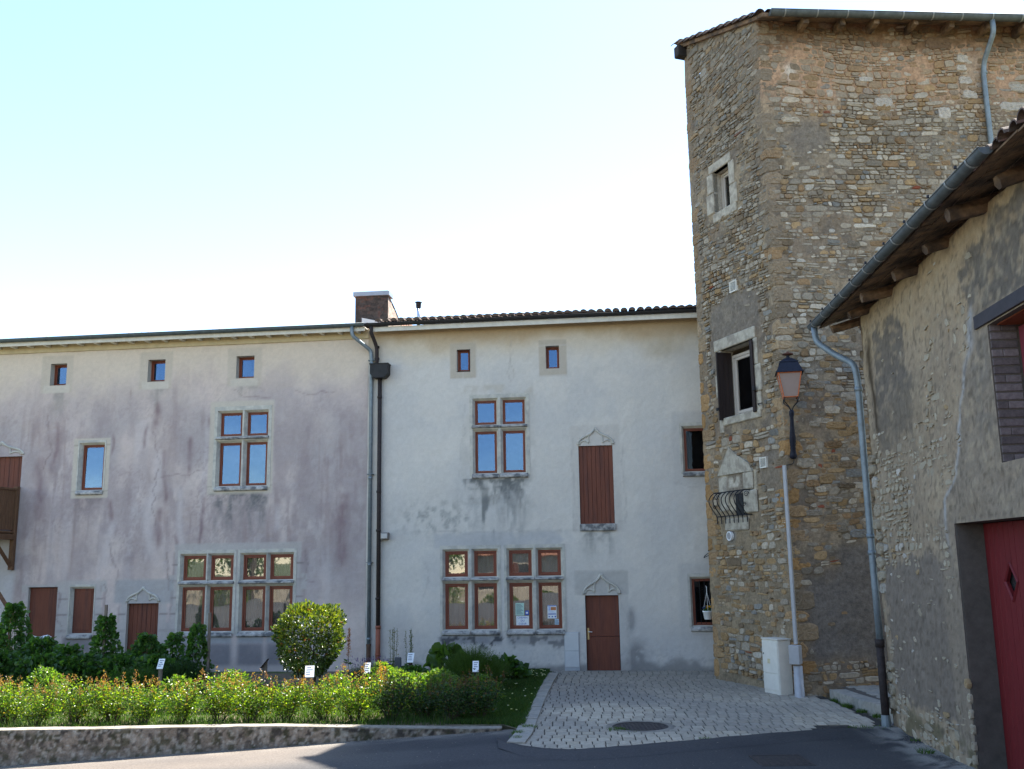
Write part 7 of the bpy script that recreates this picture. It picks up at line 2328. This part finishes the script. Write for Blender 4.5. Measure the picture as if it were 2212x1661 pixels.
# ================================================================== ACROSS THE STREET (mirrored in the window panes)
def far_house(x, y, w, d, h, rz, label, mat, ridge=1.8):
    t = thing("village_house", (x, y, 0), rz, label, "house", "houses across the street")
    ca, sa = math.cos(rz), math.sin(rz)
    fr = lambda u, yy, z: np.array([x + u * ca - yy * sa, y + u * sa + yy * ca, z + .0])
    put("wall", MB().box(-w / 2, w / 2, -d / 2, d / 2, -1.6, h, fr).add([fr(-w / 2, -d / 2, h), fr(-w / 2, d / 2, h), fr(-w / 2, 0, h + ridge)], [(0, 1, 2)]).add([fr(w / 2, -d / 2, h), fr(w / 2, d / 2, h), fr(w / 2, 0, h + ridge)], [(0, 1, 2)]), mat, t)
    m = MB(); o = .4; k = ridge / (d / 2)
    for s in (-1, 1):
        a = fr(-w / 2 - .3, s * (d / 2 + o), h - o * k + .05); b = fr(w / 2 + .3, s * (d / 2 + o), h - o * k + .05); c = fr(w / 2 + .3, 0, h + ridge + .05); e = fr(-w / 2 - .3, 0, h + ridge + .05)
        m.add([a, b, c, e] + [q + np.array([0, 0, .1]) for q in (a, b, c, e)], [(0, 1, 2, 3), (4, 5, 6, 7), (0, 1, 5, 4), (1, 2, 6, 5), (3, 0, 4, 7)])
    put("roof", m, M_FARTILE, t)
    n = max(1, int(w / 3))
    for i in range(n):
        u = -w / 2 + (i + .5) * w / n
        for z0 in ([1.2, 4.0] if h > 5 else [1.0]):
            put("window", MB().box(u - .45, u + .45, d / 2 + .002, d / 2 + .03, z0, z0 + 1.3, fr), M_FARWIN, t)
            put("shutter", MB().box(u - .95, u - .5, d / 2 + .002, d / 2 + .05, z0 - .05, z0 + 1.35, fr).box(u + .5, u + .95, d / 2 + .002, d / 2 + .05, z0 - .05, z0 + 1.35, fr), M_SHUT, t)


far_house(-7.5, -13, 9, 7, 3.65, R(12), "low cream house with an orange roof across the street behind the viewer", M_FARWALL, 2.0)
far_house(-19.5, -9, 8, 7, 2.6, R(-18), "small cream outbuilding with tiled roof farther down the street behind the viewer", surf("ochre_house_wall", (.48, .36, .22), var=.15, scale=1.5), 1.5)
far_house(3.5, -17, 9, 7, 3.4, R(4), "grey house with an orange roof straight behind the viewer", surf("grey_house_wall", (.40, .36, .30), var=.15, scale=1.5), 2.0)
put("street_wall", MB().bevbox(-34, -3.0, -5.2, -4.85, -1.2, 1.75, .03), surf("street_wall_stone", (.38, .32, .24), var=.3, scale=4, bump=.5), label="long pale stone wall across the street behind the viewer", cat="wall")


def broad_tree(x, y, h, r, n, label, seed):
    rg = np.random.default_rng(seed)
    t = thing("broadleaf_tree", (x, y, -.8), 0, label, "tree", "trees across the street")
    m = MB().tube([(x, y, -1), (x + .1, y, h * .3), (x - .1, y + .1, h * .62)], [.25, .19, .10], 8)
    cl = []
    for k in range(9):
        a = rg.uniform(0, 6.28); q = rg.uniform(.2, .8) * r
        p = np.array([x + math.cos(a) * q, y + math.sin(a) * q, h * rg.uniform(.5, .92)])
        m.tube([(x, y, h * rg.uniform(.25, .5)), (x + math.cos(a) * q * .6, y + math.sin(a) * q * .6, p[2] * .85), tuple(p)], [.08, .05, .02], 5, False); cl.append((p, rg.uniform(.3, .5) * r))
    put("trunk", m, M_BARK, t)
    C = np.concatenate([p[None] + rg.normal(size=(n // 9, 3)) * s * np.array([.6, .6, .5]) for p, s in cl]); d = rg.normal(size=C.shape)
    put("crown", leaf_mesh(C, d, rg.uniform(.16, .30, len(C)), pt(len(C), (.075, .12, .03), .35, rg, (.12, .16, .05), .3), .6, .1, rg), M_LEAF, t, fix=False)


for k, (x, y, h, r) in enumerate(((-13.8, -6.8, 6.0, 2.2), (-25.5, -4.0, 6.5, 2.6), (-30, 1.0, 6.5, 2.8), (-22.5, -14, 8.0, 3.0), (-34, -4, 7.5, 3.0), (-2.5, -9.5, 4.2, 1.5))):
    broad_tree(x, y, h, r, 2600, ["leafy tree over the street wall between the two cream houses", "round tree at the lower bend of the street wall", "spreading tree by the lower road at the left", "tall tree behind the small outbuilding", "big tree at the far end of the street wall", "small tree before the grey house"][k], 400 + k)

for k, (x, y, w, h) in enumerate(((-8.5, -3.9, 1.3, 1.5), (-12.0, -3.8, 1.6, 1.9), (-16.2, -3.9, 1.6, 1.7), (-20.5, -3.8, 1.7, 2.1), (-26.5, -2.6, 1.8, 2.4), (-5.2, -4.0, 1.0, 1.1))):
    bush_clump("street_shrub", x, y, w, .8, h, 900, .16, (.075, .12, .025), ["shrub before the street wall near the low cream house", "wide shrub before the street wall", "rounded shrub at the middle of the street wall", "taller shrub before the small outbuilding", "big shrub at the lower end of the street wall", "small shrub at the near end of the street wall"][k], "shrub", (.13, .15, .04), .3, .6, seed=300 + k)
